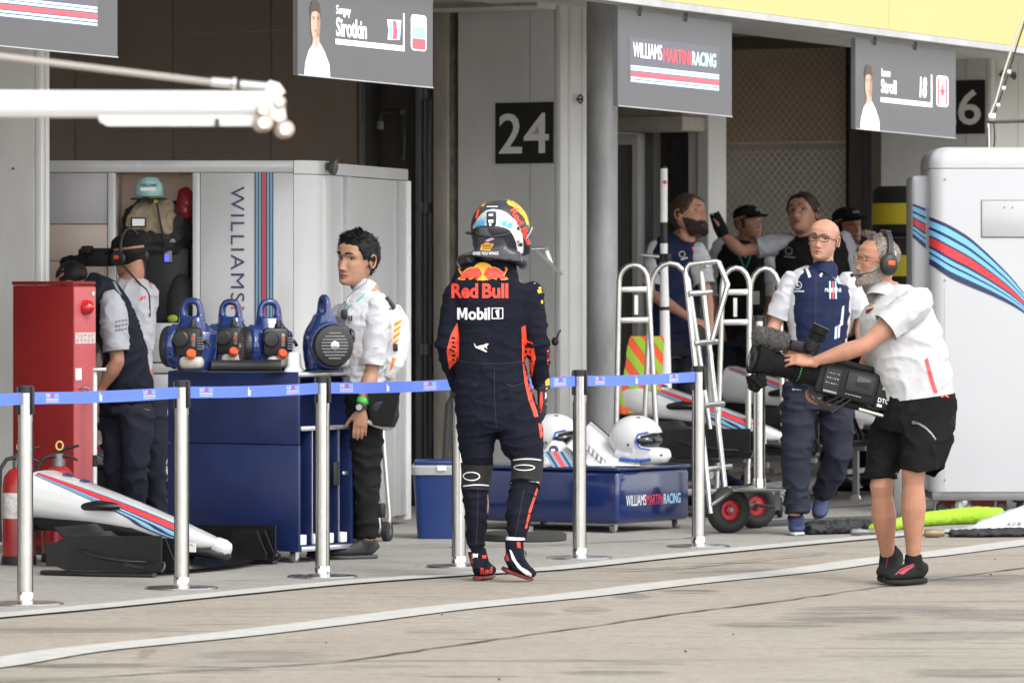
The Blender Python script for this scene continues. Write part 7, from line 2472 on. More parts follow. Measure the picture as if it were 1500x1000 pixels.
rdt = sbv.ray_cast(W(497, 462, d0 - 1), V((0, 1, 0)))[0] or D(497, 462, -.15)
mb = MB(); mb.box(rdt + V((0, -.02, 0)), (.035, .03, .05), bev=.01); r_ = finmb('radio_mic', mb, BLACK, P, 40)
mb = MB(); mb.tube([D(541, 402, -.10), D(536, 414, -.13), D(522, 424, -.14), D(508, 436, -.16), rdt + V((0, -.02, .02))], .0022, 5); finmb('earpiece_wire', mb, GREYM, P)
for x in (504, 508):
 q = sbv.ray_cast(W(x, 468, d0 - 1), V((0, 1, 0)))[0]
 if q:
  mb = MB(); mb.tube([q + V((0, -.004, .014)), q + V((0, -.004, -.014))], .004, 6); finmb('pocket_pen', mb, BLACK, P)
def slv(mb):
 for k in range(4): poly_px(mb, [(546 + k * 1.8, 511 - k % 2), (547.4 + k * 1.8, 510 - k % 2), (547 + k * 1.8, 513)], f_, 0)
 poly_px(mb, [(543, 516), (553, 514), (553, 514.7), (543, 516.7)], f_, 0)
decal(P, sbv, GREYM, slv, nm='sleeve_print')
# white back bag with orange slashes
bk = thing('back_pack', 'white back bag with orange yellow slashes on the marshal in white', 'bag', D(580, 500, .02))
mb = MB(); mb.loft([(D(572, 452, .0), .045, .12), (D(580, 470, .0), .062, .155), (D(583, 500, 0), .060, .16), (D(576, 532, 0), .052, .15), (D(566, 552, 0), .03, .12)], side=(1, 0, 0), n=22, sq=2.6)
me = fuse(mb, .007, 4); folds(me, .006, (10, 10, 12), 7); bbv = bvh_of(me)
fin('bag_body', me, mat('white bag cloth', (.76, .73, .73), .7, var=.06), bk)
HIV = mat('bag orange', (.86, .22, .05), .6); HIY = mat('bag yellow', (.86, .68, .28), .6)
def sl(mb):
 poly_px(mb, [(577, 468), (588, 464), (584, 490), (578, 508), (573, 508)], f_, 1)
decal(bk, bbv, [HIV, HIY], sl, nm='slash_print')
for k in range(4):
 y = 469 + k * 9.5
 decal(bk, bbv, HIV, lambda mb: poly_px(mb, [(576.5 - k * .8, y + 5), (588 - k * 1.7, y - 2), (587 - k * 1.7, y + 3), (576 - k * .8, y + 10)], f_), off=.0045, nm='slash_print')
decal(bk, bbv, HIV, lambda mb: poly_px(mb, [(577, 440), (588, 454), (590, 462), (582, 452)], f_), nm='trim_print')
decal(bk, bbv, HIV, lambda mb: poly_px(mb, [(573, 524), (579, 526), (573, 540), (569, 546)], f_), nm='trim_print')
q = bbv.ray_cast(W(574, 512, d0 - 1), V((0, 1, 0)))[0]
if q:
 mb = MB(); mb.box(q, (.025, .02, .04), rz=.3, bev=.006); finmb('buckle', mb, BLACK, bk, 40)
mb = MB(); mb.tube([D(566, 436, -.10), D(574, 446, -.12), D(578, 452, -.12)], .012, 8); finmb('strap', mb, BLACK, bk)
# trousers, shoes
mb = MB()
rows3(mb, d0, [(560, 501, 566, 0, .165), (580, 503, 565, 0, .165), (605, 506, 563, 0, .16), (625, 509, 561, 0, .14)], sq=2.3)
TR = [(0, .098), (.4, .088), (.8, .075), (1, .068), (1.3, .064), (1.7, .060), (1.93, .062)]
for l in (lleg, rleg): mb.tube(*limb_pts(*l, TR), 18)
me = fuse(mb, .0085, 5); folds(me, .012, (6, 6, 12), 3.0, .65); fin('trousers', me, BLACKC, P)
mb = MB(); mb.loft([(D(533, 566), .118, .172), (D(533, 558), .116, .170)], n=26, cap=False); finmb('belt', mb, BLACK, P, 180)
GSOLE = mat('dark grey sole', (.06, .06, .06), .7)
hl = V((lleg[2].x + .045, lleg[2].y + .03, .003)); shoe(P, hl, hl + V((-.24, -.10, 0)), Z, 1.05, mat('black trainer', (.02, .02, .021), .6, var=.3, scale=40), GSOLE, collar=lleg[2] + Z * .02)
hl = V((rleg[2].x + .03, rleg[2].y + .03, .003)); shoe(P, hl, hl + V((-.25, -.06, 0)), Z, 1.05, mat('black trainer', (.02, .02, .021)), GSOLE, collar=rleg[2] + Z * .02)
# hair: thick, parted fringe
def hl_(az):
 a = abs(az)
 return ((.765 if a < .75 else .765 - (a - .75) * .5 if a < 1.25 else .50 if a < 1.5 else .46 if a < 1.9 else .22), 1.0)
hair(P, Mh, HBLACK, hl_, lambda az, t: .010 + .010 * max(0, cos(az)) * (t - .5) * 1.4 + .006 * (t > .8), .005, 34, .018, 1700, lambda p: V((p.x * 3, .6, -.7 if p.z < .19 else .1)), .12, jit=.42)
brows(P, Mh, HBLACK, .0042)
mb = MB(); mb.sphere(Mh @ V((-.084, .008, .40 * HH)), .009, 8, 6); mb.tube([Mh @ V((-.084, .008, .40 * HH)), Mh @ V((-.088, .0, .30 * HH))], .004, 6); finmb('earpiece', mb, BLACK, P)
mb = MB(); wq = larm[1].lerp(larm[2], .90); dq = (larm[2] - larm[1]).normalized()
mb.lathe([(.0355, -.014), (.037, -.01), (.037, .01), (.0355, .014)], c=wq - dq * .02, axis=dq, n=24, cap=False); finmb('wristband', mb, mat('green band', (.05, .50, .08), .5), P)
mb = MB(); mb.lathe([(.034, -.010), (.0355, -.006), (.0355, .006), (.034, .010)], c=wq + dq * .012, axis=dq, n=24, cap=False); wt = finmb('watch', mb, BLACK, P)
mb = MB(); mb.lathe([(.022, 0), (.022, .010), (.018, .012)], c=wq + dq * .012 + V((-.012, -.030, 0)), axis=(-.2, -1, .1), n=20); finmb('watch_case', mb, BLACK, wt, 40)
mb = MB(); mb.lathe([(.016, 0), (.016, .002)], c=wq + dq * .012 + V((-.0145, -.0425, .001)), axis=(-.2, -1, .1), n=20); finmb('watch_face', mb, mat('watch face', (.30, .32, .33), .2), wt, 40)
# shoulder bag at the hip
sbg = thing('hip_bag', 'black cloth bag hanging at the hip of the marshal in white', 'bag', D(565, 600, -.12))
mb = MB(); mb.loft([(D(560, 572, -.16), .078, .05), (D(561, 590, -.17), .083, .062), (D(562, 608, -.17), .077, .062), (D(560, 622, -.16), .06, .045)], side=(1, .15, 0), n=22, sq=4.5)
me = fuse(mb, .007, 3); folds(me, .006, (10, 10, 10), 9); fin('bag_body', me, mat('black nylon', (.015, .015, .016)), sbg)
mb = MB(); mb.prism([(537, 571), (587, 572), (581, 596), (573, 622), (549, 618)], (0, 0, 0), (1, 0, 0), (0, 1, 0), (0, 0, 1));
for v in mb.bm.verts: v.co = W(v.co.x, v.co.y, d0 - .235 + v.co.z * .012)
me = bpy.data.meshes.new('x'); bmesh.ops.recalc_face_normals(mb.bm, faces=mb.bm.faces); mb.bm.to_mesh(me); mb.bm.free(); fin('flap', me, BLACKC, sbg, 30)
mb = MB(); mb.tube([D(538, 617, -.2), D(552, 623, -.2), D(566, 627, -.18), D(574, 626, -.15)], .012, 8); finmb('piping', mb, mat('beige webbing', (.42, .38, .33), .8), sbg)

# ---------------------------------------------------------------- cameraman
d0 = 26.1
P = thing('person', 'person in white shirt and black shorts with a headset carrying a large camera', 'person', V(((1318 - 750) * d0 / FPX, d0, 0)))
Mh = head_matrix(D(1280, 420, .0), D(1290, 346, .0), (-.93, -.36, -.06))
larm = (D(1338, 448, -.17), D(1265, 507, -.24), D(1193, 529, -.22))
rarm = (D(1296, 462, .14), D(1268, 540, .16), D(1222, 586, -.02))
rleg = (D(1312, 620, .10), D(1291, 712, .02), W(1301, 0, d0 + .12) * V((1, 1, 0)) + Z * .10)
lleg = (D(1364, 615, -.06), D(1338, 692, -.13), W(1338, 0, d0 - .06) * V((1, 1, 0)) + Z * .10)
core_body(P, Mh, D(1300, 424, .02), D(1318, 470, .0), D(1345, 590, 0), (larm, rarm), (lleg, rleg), SKIN, voxel=.005, sw=.16,
          hands=[dict(w=D(1192, 530, -.22), d=(-1, -.05, .22), n=(.1, .75, -.65), side=(.2, .1, 1), curl=(.30, .35, .25), sc=1.02, spread=.16, thumb=(.55, .3)),
                 dict(w=D(1222, 587, -.03), d=(-1, .1, -.02), n=(0, -.25, 1), side=(-.2, -1, .2), curl=(.45, .6, .5), sc=1.0, spread=.08)])
mb = MB()
rows3(mb, d0, [(424, 1282, 1318, .0, .062), (432, 1272, 1336, 0, .11), (442, 1264, 1354, 0, .17), (458, 1257, 1366, 0, .19), (485, 1258, 1377, 0, .185), (515, 1268, 1386, 0, .18), (545, 1281, 1393, 0, .175), (570, 1291, 1398, 0, .172), (592, 1294, 1400, .0, .17)], sq=2.3)
me = fuse(mb, .0075, 5)
dl = (larm[1] - larm[0]).normalized()
cutoff(me, [(D(1347, 582), V((.13, 0, -1)), .34)])
folds(me, .0085, (6, 6, 10), 12.0, .6)
folds(me, .0016, (20, 20, 26), 15.0)
sleeves_on(me, [(larm, [(-.12, .072), (0, .079), (.2, .079), (.5, .075), (.62, .074)], .55), (rarm, [(0, .07), (.3, .072), (.7, .068)], .62)], 11)
tbv = bvh_of(me)
tee = fin('shirt', me, WTEE, P)
f_ = d0 - .5
def strp(mb):
 poly_px(mb, [(1362, 529), (1367, 525), (1374, 552), (1382, 577), (1376, 578), (1370, 560)], f_)
decal(P, tbv, mat('coral stripe', (.80, .07, .075), .65), strp, nm='side_stripe')
def seam(mb):
 for pts in ([(1303, 432), (1330, 437), (1352, 452)], [(1322, 470), (1336, 500), (1348, 540), (1356, 578)], [(1272, 434), (1276, 450), (1273, 456)]):
  for (a, b), (c1, e1) in zip(pts, pts[1:]):
   poly_px(mb, [(a - .4, b), (a + .4, b), (c1 + .4, e1), (c1 - .4, e1)], f_)
o = decal(P, tbv, mat('white seam', (.62, .62, .64), .8), seam, off=.0015, nm='shirt_seam'); o['kind'] = 'stuff'
mb = MB(); mb.loft([(D(1291, 438, -.03), .075, .064), (D(1293, 431, -.02), .076, .066), (D(1298, 425, .0), .068, .060)], side=(.9, -.3, -.2), n=22, cap=False); finmb('collar', mb, WTEE, P)
def vneck(mb):
 poly_px(mb, [(1278, 434), (1290, 438), (1290, 448), (1283, 458), (1277, 461), (1279, 450)], f_, 0)
decal(P, tbv, SKIN, vneck, off=.003, nm='open_neck')
def vneck(mb):
 poly_px(mb, [(1276, 450), (1284, 447), (1287, 452), (1281, 458), (1277, 461)], f_, 0)
decal(P, tbv, mat('maroon lining', (.12, .012, .02), .7), vneck, off=.0045, nm='lining')
# shorts
mb = MB()
rows3(mb, d0, [(576, 1292, 1399, .0, .165), (592, 1291, 1400, 0, .17), (612, 1287, 1399, 0, .17), (632, 1284, 1394, .01, .16)], sq=2.3)
mb.loft([(D(1320, 615, .08), .125, .10), (D(1300, 660, .06), .112, .10), (D(1290, 690, .04), .080, .088), (D(1290, 704, .03), .078, .086)], n=22)
mb.loft([(D(1362, 615, -.05), .125, .11), (D(1352, 650, -.09), .115, .11), (D(1347, 680, -.12), .096, .10), (D(1345, 692, -.12), .094, .098)], n=22)
mb.loft([(D(1376, 630, -.03), .075, .10), (D(1364, 670, -.05), .075, .095), (D(1356, 696, -.05), .062, .085)], n=18)
me = fuse(mb, .0075, 5); folds(me, .010, (6, 6, 9), 22, .6)
cutoff(me, [(D(1290, 701, .03), (0, 0, -1), .13), (D(1348, 690, -.10), (.15, 0, -1), .125)])
shbv = bvh_of(me); BSH = mat('black shorts cloth', (.010, .0095, .0098), .85, spec=.1, var=.15, scale=12, bump=.12, bscale=220)
shs = fin('shorts', me, BSH, P)
ZIPM = mat('zip grey', (.16, .16, .165), .4, .4)
def zp_(mb):
 pts = [(1345, 621), (1354, 623), (1364, 629), (1373, 638), (1379, 647)]
 for (a, b), (c1, e1) in zip(pts, pts[1:]): poly_px(mb, [(a, b - 1.6), (c1, e1 - 1.6), (c1 - .5, e1 + 1.6), (a - .5, b + 1.6)], f_)
 poly_px(mb, [(1343.5, 619), (1348, 619), (1348, 624), (1343.5, 624)], f_)
decal(shs, shbv, ZIPM, zp_, nm='zip')
def lg(mb):
 poly_px(mb, [(1386, 581), (1394, 578), (1399, 580), (1399, 585), (1396, 584), (1393, 582), (1388, 585)], f_)
decal(shs, shbv, mat('coral print', (.75, .09, .06), .6), lg, nm='hip_emblem')
mb = MB(); mb.tube([D(1396, 610, -.1), D(1399, 616, -.1), D(1400, 622, -.1), D(1398, 618, -.1)], .0025, 5); finmb('drawcord', mb, BLACK, P)
TRN = mat('black sport shoe', (.010, .0098, .010), .75, spec=.2, var=.3, scale=40, bump=.15); TRS = mat('black sole', (.016, .016, .016), .8, spec=.2)
hl = V((lleg[2].x + .055, lleg[2].y + .06, .003)); s1, dd, ss, uu, LL = shoe(P, hl, hl + V((-.19, -.20, 0)), Z, 1.05, TRN, TRS, collar=lleg[2] + Z * .0, th=.03)
hl2 = V((rleg[2].x + .055, rleg[2].y + .10, .05)); tl2 = V((rleg[2].x - .035, rleg[2].y - .17, .004)); s2, *_ = shoe(P, hl2, tl2, Z, 1.05, TRN, TRS, collar=rleg[2] + Z * .05, th=.03)
for s_, l_ in ((s1, lleg), (s2, rleg)):
 Mw = FR[P]; bv = BVHTree.FromPolygons([Mw @ v.co for v in s_.data.vertices], [tuple(p.vertices) for p in s_.data.polygons])
 def sp_(mb, near=(s_ is s1)):
  pts = [(1318, 846), (1326, 840), (1336, 836), (1352, 831), (1355, 829)] if near else [(1308, 838), (1313, 826), (1317, 812), (1319, 806)]
  for (a, b), (c1, e1) in zip(pts, pts[1:]): poly_px(mb, [(a, b - .9), (c1, e1 - .9), (c1, e1 + .9), (a, b + .9)], f_)
  if near: poly_px(mb, [(1322, 844), (1334, 838), (1350, 834), (1336, 842), (1330, 846)], f_)
 mb = MB(); sp_(mb); project(mb, bv, (0, 1, 0), .0025, .012); mb.build('shoe_stripe', mat('muted red print', (.35, .05, .07), .6), s_, 180, world=True, norm=False)
 mb = MB(); mb.tube([l_[2] + Z * .045, l_[2] - Z * .02], [.040, .046], 16); finmb('sock', mb, BLACKC, P)
# hair, beard, headset
def hl_(az):
 a = abs(az)
 return ((.86 + .03 * cos(az) if a < .9 else .86 - (a - .9) * .6 if a < 1.3 else .52 if a < 1.9 else .30), 1.0)
hair(P, Mh, HGREY, hl_, lambda az, t: .004 + .003 * max(0, cos(az)), .002, 40, .013, 1100, lambda p: V((p.x * 2, -.3 if p.y < .04 else .2, .2 if p.y > .0 else -.8)), .4, jit=.5, wdt=.0016)
mb = MB()
bm2 = mb.bm
pts = [V((x, .055 + random.uniform(-.015, .02), .985 * HH + random.uniform(-.012, .0))) for x in [random.uniform(-.035, .035) for _ in range(40)]]
tufts(bm2, Mh, pts, .032, .0022, lambda p: V((0, .15, 1)), 260, .3, .35)
finmb('quiff', mb, HGREY, P, 180)
def bl_(az):
 a = abs(az)
 if a < .32: return (.0, .135)
 if a < .9: return (.0, .135 + (a - .32) * .30)
 return (.02, .31 + (a - .9) * .32)
hair(P, Mh, BGREY, bl_, lambda az, t: .004 + .006 * max(0, cos(az)) * (1 - t * 4 if t < .2 else 0), .0015, 70, .008, 1000, lambda p: V((0, .35, -1)), .5, nm='beard', azr=(-1.62, 1.62), wdt=.0016)
hair(P, Mh, BGREY, lambda az: (.205, .262), lambda az, t: .006, .002, 80, .009, 160, lambda p: V((p.x * 20, .4, -1)), .5, nm='moustache', azr=(-.42, .42), wdt=.0015)
brows(P, Mh, HGREY, .0032)
glasses(P, Mh, 'brown')
HSB = mat('headset black', (.016, .016, .017), .45, var=.2)
mb = MB()
sM = Mh.to_scale().x
path = [V((-.096 * cos(a) , -.012 - .01 * sin(a), .118 + .135 * sin(a))) for a in [pi * k / 16 for k in range(17)]]
rows = []
for i, p in enumerate(path):
 t = (path[min(i + 1, 16)] - path[max(i - 1, 0)]).normalized()
 nrm = V((t.z, 0, -t.x)).normalized()
 if nrm.dot(p - V((0, 0, .11))) < 0: nrm = -nrm
 rows.append([mb.bm.verts.new(Mh @ q) for q in (p + V((0, .014, 0)), p + nrm * .009 + V((0, .012, 0)), p + nrm * .009 - V((0, .012, 0)), p - V((0, .014, 0)))])
mb.skin(rows); hs = finmb('headset', mb, HSB, P, 40)
for sx in (-1, 1):
 mb = MB()
 c = V((sx * .086, -.012, .47 * HH))
 ax = Mh.to_3x3().normalized() @ V((sx, 0, 0))
 prof = [(.036, 0), (.043, .006), (.046, .016), (.043, .030), (.034, .040), (.012, .043)]
 mb.lathe([(r, h) for r, h in prof], c=Mh @ c, axis=ax, n=26)
 upv = Mh.to_3x3().normalized() @ Z
 k_ = Mh @ c
 for v in mb.bm.verts:
  q = v.co - k_; v.co = v.co + upv * (q.dot(upv) * .22)
 cup = finmb('ear_cup', mb, HSB, hs, 50)
 if sx < 0:
  mb = MB(); mb.box(Mh @ (c + V((-.0425, .0, .008))), (.006, .036, .022), M=Mh.to_3x3().normalized(), bev=.003); finmb('orange_label', mb, CAPO, cup, 40)
 mb = MB(); mb.tube([Mh @ (c + V((sx * .01, .03, .02))), Mh @ (c + V((sx * .016, .028, .06))), Mh @ V((sx * .08, .0, .80 * HH))], .0022, 5); mb.tube([Mh @ (c + V((sx * .01, -.03, .02))), Mh @ (c + V((sx * .016, -.026, .06))), Mh @ V((sx * .08, -.03, .80 * HH))], .0022, 5); o = finmb('wire_yoke', mb, STEEL, hs); o['kind'] = 'stuff'
mb = MB(); mb.box(Mh @ V((0, -.022, 1.105 * HH)), (.07, .03, .014), M=Mh.to_3x3().normalized(), bev=.005); finmb('head_pad', mb, HSB, hs, 40)
mb = MB(); mb.tube([Mh @ V((-.100, .012, .40 * HH)), Mh @ V((-.090, .06, .28 * HH)), Mh @ V((-.062, .115, .18 * HH)), Mh @ V((-.03, .128, .165 * HH))], [.003, .003, .003, .003], 6); finmb('mic_boom', mb, HSB, hs)
mb = MB(); mb.sphere(Mh @ V((-.022, .126, .165 * HH)), .010, 10, 8); finmb('microphone', mb, BLACK, hs, 180)

# the television camera
cam_o = thing('television_camera', 'large black shoulder television camera with furry microphone held low', 'camera', D(1200, 545, -.14))
ca, cb_ = D(1119, 529, -.20), D(1298, 573, -.04)
ax = (cb_ - ca).normalized()
cx, cy, cz = frame_from(ax, V((0, 0, 1)))     # cx up-ish, cy sideways
Mc = Matrix((ax, cy, cx)).transposed()
def cp_(u, s_=0.0, v=0.0): return ca + ax * u + cy * s_ + cx * v
CBD = mat('camera body black', (.009, .009, .0095), .5, spec=.25, var=.2, scale=30, bump=.06)
CBG = mat('camera rubber', (.007, .007, .007), .8, spec=.15, var=.2)
Lc = (cb_ - ca).length
mb = MB(); mb.box(cp_(Lc * .66, 0, -.01), (Lc * .50, .115, .155), M=Mc, bev=.014, seg=3); cbd = finmb('camera_body', mb, CBD, cam_o, 40)
mb = MB(); mb.box(cp_(Lc * .985, 0, -.012), (.105, .11, .165), M=Mc, bev=.01); bt_ = finmb('battery_pack', mb, CBD, cam_o, 40)
mb = MB(); mb.box(cp_(Lc * .62, 0, .082), (.30, .06, .03), M=Mc, bev=.008); finmb('carry_handle', mb, CBD, cam_o, 40)
for u in (.22, .36):
 mb = MB(); mb.box(cp_(Lc * .4 + u * .5, 0, .070), (.03, .05, .02), M=Mc, bev=.004); finmb('handle_foot', mb, CBD, cam_o, 40)
mb = MB(); mb.lathe([(.062, .0), (.062, .05), (.055, .055), (.055, .12), (.062, .125), (.064, .19), (.058, .20), (.058, .24)], c=cp_(.02), axis=ax, n=32); ln = finmb('lens_barrel', mb, CBG, cam_o, 40)
mb = MB(); mb.lathe([(.0645, .148), (.0645, .153)], c=cp_(.02), axis=ax, n=32, cap=False); finmb('green_ring', mb, mat('green ring', (.05, .55, .12), .4), ln, 40)
for k in range(18):
 pass
mb = MB()
for k in range(30):
 a = 2 * pi * k / 30
 mb.box(cp_(.18) + (cy * cos(a) + cx * sin(a)) * .0645, (.045, .006, .006), M=Mc)
o = finmb('zoom_ribs', mb, CBG, ln, 40); o['kind'] = 'stuff'
mb = MB(); mb.loft([(cp_(-.055), .082, .066), (cp_(-.05), .088, .072), (cp_(.0), .076, .064), (cp_(.03), .066, .060)], side=cy, n=28, sq=4); hd = finmb('lens_hood', mb, CBG, cam_o, 50)
mb = MB(); mb.lathe([(.058, 0), (.050, .01)], c=cp_(-.0565), axis=-ax, n=28); finmb('hood_mouth', mb, BLACK, hd, 40)
mb = MB(); mb.lathe([(.045, .0), (.03, .006), (.01, .008)], c=cp_(-.065), axis=-ax, n=28); finmb('front_glass', mb, mat('lens glass', (.01, .012, .02), .04, var=0, coat=1), hd, 60)
mb = MB(); mb.loft([(D(1107, 548, -.24), .05, .04), (D(1109, 560, -.24), .048, .04), (D(1103, 572, -.24), .02, .018)], n=14); me = fuse(mb, .006, 2); folds(me, .008, (30, 30, 30)); fin('hood_cloth', me, CBG, cam_o)
# furry microphone
mb = MB(); a_, b_ = D(1108, 490, -.24), D(1154, 502, -.20)
mb.tube([a_ - (b_ - a_) * .10, a_ - (b_ - a_) * .03, a_.lerp(b_, .1), a_.lerp(b_, .5), a_.lerp(b_, .9), b_, b_ + (b_ - a_) * .04], [.012, .036, .046, .046, .044, .034, .012], 20)
FUR = mat('grey microphone fur', (.085, .082, .08), .95, var=.4, scale=60)
me0 = fuse(mb, .006, 2)
bmf = bmesh.new(); bmf.from_mesh(me0)
vsn = [(v.co.copy(), v.normal.copy()) for v in bmf.verts]
for _ in range(2600):
 p, n = random.choice(vsn)
 d = (n + V([random.uniform(-.8, .8) for _ in range(3)]) + V((-.3, 0, -.25))).normalized()
 s = d.cross(n); s = s.normalized() if s.length > 1e-3 else V((1, 0, 0))
 q = [bmf.verts.new(x) for x in (p - s * .0014, p + s * .0014, p + d * random.uniform(.008, .018))]
 bmf.faces.new(q)
bmf.to_mesh(me0); bmf.free(); fin('furry_microphone', me0, FUR, cam_o)
# viewfinder with eye cup
mb = MB(); vf0, vf1 = D(1186, 514, -.22), D(1203, 478, -.22); av = (vf1 - vf0)
mb.lathe([(.036, 0), (.040, .03), (.038, .05), (.030, .055), (.030, .085), (.036, .09), (.038, av.length * .8), (.044, av.length)], c=vf0, axis=av, n=26); vf = finmb('viewfinder', mb, CBD, cam_o, 40)
for k in range(3):
 mb = MB(); mb.lathe([(.0405, 0), (.042, .004), (.0405, .008)], c=vf0 + av.normalized() * (.062 + k * .014), axis=av, n=24, cap=False); finmb('bellows_ring', mb, CBG, vf, 40)
mb = MB(); mb.lathe([(.040, 0), (.038, .002)], c=vf0 + av * 1.005, axis=av, n=24); finmb('eyepiece', mb, mat('eyepiece glass', (.12, .14, .15), .05, var=0, coat=1), vf, 40)
mb = MB(); mb.box(D(1172, 508, -.21), (.11, .05, .05), M=Mc, bev=.012); finmb('viewfinder_arm', mb, CBD, cam_o, 40)
# buttons, panels and print on the near side of the body
nrm = -cy if cy.y > 0 else cy
CPN = mat('camera panel', (.022, .022, .024), .45, spec=.3); DOT = mat('pale marking', (.55, .56, .57), .5)
def side(u, v, off): return cp_(Lc * .66 + u, 0, v - .01) + nrm * (.0575 + off)
def sbox(nm, m, u, v, su, sv, th, par=cbd, bev=.002):
 mb = MB(); mb.box(side(u, v, th / 2 - .001), (su, th, sv), M=Mc, bev=bev); return finmb(nm, mb, m, par, 40)
sbox('side_panel', CPN, .06, .012, .14, .09, .008)
sbox('side_screen', mat('small dark screen', (.02, .022, .025), .1), .07, .022, .07, .045, .012)
sbox('front_panel', CPN, -.085, .0, .08, .11, .010)
for r_ in range(3):
 for k in range(5):
  sbox('button', DOT if (k + r_) % 3 else CAPO if False else GREYM, -.11 + k * .013, .03 - r_ * .024, .006, .004, .013, bev=0)
for k in range(6):
 sbox('button', DOT, .0 + k * .014, -.05, .007, .003, .010, bev=0)
sbox('knob_strip', GREYM, -.085, -.06, .07, .012, .016)
mb = MB(); put_text(mb, 'DTC', cp_(Lc * .985 - .04, 0, -.062) + nrm * .0565, ax * .055, cx * .022, bold=.01)
mb.mi = 0
mb.poly([cp_(Lc * .985 - .04, 0, -.083) + nrm * .0565, cp_(Lc * .985 - .015, 0, -.083) + nrm * .0565, cp_(Lc * .985 - .015, 0, -.070) + nrm * .0565, cp_(Lc * .985 - .04, 0, -.070) + nrm * .0565])
finmb('battery_lettering', mb, PRINT_WHITE, bt_)
mb = MB(); mb.poly([cp_(Lc * .985 - .03, 0, .0) + nrm * .0565, cp_(Lc * .985 + .0, 0, .0) + nrm * .0565, cp_(Lc * .985 + .0, 0, .06) + nrm * .0565, cp_(Lc * .985 - .03, 0, .06) + nrm * .0565]); finmb('battery_label', mb, mat('grey label', (.42, .42, .43), .5), bt_)
for k in range(3):
 mb = MB(); a_ = cp_(.26 + .03 * k, 0, -.06) + nrm * .03; mb.tube([a_, a_ + V((-.02, -.02, -.05)), a_ + V((.03, -.02, -.09 - .01 * k)), a_ + V((.12, 0, -.05))], .005, 6); finmb('cable', mb, BLACK, cam_o)
mb = MB(); mb.box(cp_(Lc * .70, 0, -.105), (.22, .075, .03), M=Mc, bev=.012); finmb('shoulder_pad', mb, CBG, cam_o, 40)
mb = MB(); mb.tube([cp_(Lc * .80, 0, -.115) + nrm * .03, cp_(Lc * 1.06, 0, -.12) + nrm * .03], .010, 8); finmb('base_rod', mb, ALU, cam_o)
mb = MB(); mb.tube([cp_(Lc * .86, 0, .09), cp_(Lc * .86, 0, .135)], .013, 10); finmb('antenna_stub', mb, GREYM, cam_o)

# ---------------------------------------------------------------- bald man in the navy gilet
d0 = 31.0
P = thing('person', 'person with bald head and glasses in a navy gilet, walking behind the camera', 'person', V(((1180 - 750) * d0 / FPX, d0, 0)))
Mh = head_matrix(D(1203, 382.5, -.02), D(1210, 321, .0), (-.36, -.93, -.04))
rarm = (D(1157, 417, .0), D(1136, 472, .0), D(1120, 520, -.05))
larm = (D(1243, 417, .03), D(1264, 466, .06), D(1262, 520, .02))
rleg = (D(1172, 590, 0), D(1166, 668, -.04), W(1164, 0, d0) * V((1, 1, 0)) + Z * .11)
lleg = (D(1222, 590, .02), D(1228, 662, .03), D(1206, 726, .22))
core_body(P, Mh, D(1209, 400, .02), D(1203, 445, .02), D(1197, 570, .02), (rarm, larm), (rleg, lleg), SKIN3, voxel=.0065, sw=.16)
mb = MB()
rows3(mb, d0, [(396, 1191, 1226, .02, .06), (402, 1178, 1236, .02, .09), (409, 1160, 1243, .02, .11), (425, 1151, 1249, .02, .13), (460, 1152, 1247, .02, .14), (500, 1156, 1241, .02, .135), (540, 1153, 1241, .02, .135), (572, 1150, 1244, .02, .14)], sq=2.4)
me = fuse(mb, .0085, 4); folds(me, .004, (8, 8, 13), 31, .6)
sleeves_on(me, [(a, [(-.12, .052), (0, .060), (.3, .066), (.7, .067), (.95, .066)], .88) for a in (rarm, larm)], 31)
fin('shirt', me, WSHIRT, P)
mb = MB()
rows3(mb, d0, [(400, 1186, 1230, .015, .085), (406, 1172, 1237, .015, .115), (413, 1163, 1242, .015, .135), (428, 1157, 1246, .015, .152), (460, 1157, 1245, .015, .160), (500, 1161, 1239, .015, .154), (540, 1158, 1239, .015, .152), (566, 1154, 1242, .015, .156)], sq=2.6)
me = fuse(mb, .0085, 4); folds(me, .004, (8, 8, 12), 35, .6); gbv = bvh_of(me)
gil = fin('gilet', me, NAVYC, P)
f_ = d0 - .5
WP_ = mat('white print dull', (.62, .63, .66), .6, var=0)
def gp(mb):
 n = 20
 for k in range(n):
  a0, a1 = 2 * pi * k / n, 2 * pi * (k + 1) / n
  poly_px(mb, [(1174 + 5.2 * cos(a0), 418 + 5.2 * sin(a0)), (1174 + 5.2 * cos(a1), 418 + 5.2 * sin(a1)), (1174 + 6.2 * cos(a1), 418 + 6.2 * sin(a1)), (1174 + 6.2 * cos(a0), 418 + 6.2 * sin(a0))], f_, 0)
 for a in (-pi / 2, pi / 6, pi * 5 / 6):
  poly_px(mb, [(1174 + .9 * cos(a + 1.57), 418 + .9 * sin(a + 1.57)), (1174 + 5.4 * cos(a), 418 + 5.4 * sin(a)), (1174 - .9 * cos(a + 1.57), 418 - .9 * sin(a + 1.57))], f_, 0)
 for k in range(7): poly_px(mb, [(1164 + k * 2.8, 428), (1166 + k * 2.8, 428), (1166 + k * 2.8, 425.8), (1164 + k * 2.8, 425.8)], f_, 0)
 # stripes block with word
 for k, mi in enumerate((1, 3, 2, 3, 1)):
  x = 1220.5 + k * 2.2
  poly_px(mb, [(x, 438), (x + 2.2, 438), (x + 2.2, 412), (x, 412)], f_, mi)
 poly_px(mb, [(1226 + 5.5 * cos(q * pi / 8), 425 + 5.5 * sin(q * pi / 8)) for q in range(16)], f_ - .01, 2)
 # collar flashes
 poly_px(mb, [(1185, 389), (1188, 388), (1194, 405), (1190, 407)], f_, 0); poly_px(mb, [(1216, 391), (1213, 394), (1206, 404), (1209, 406)], f_, 0)
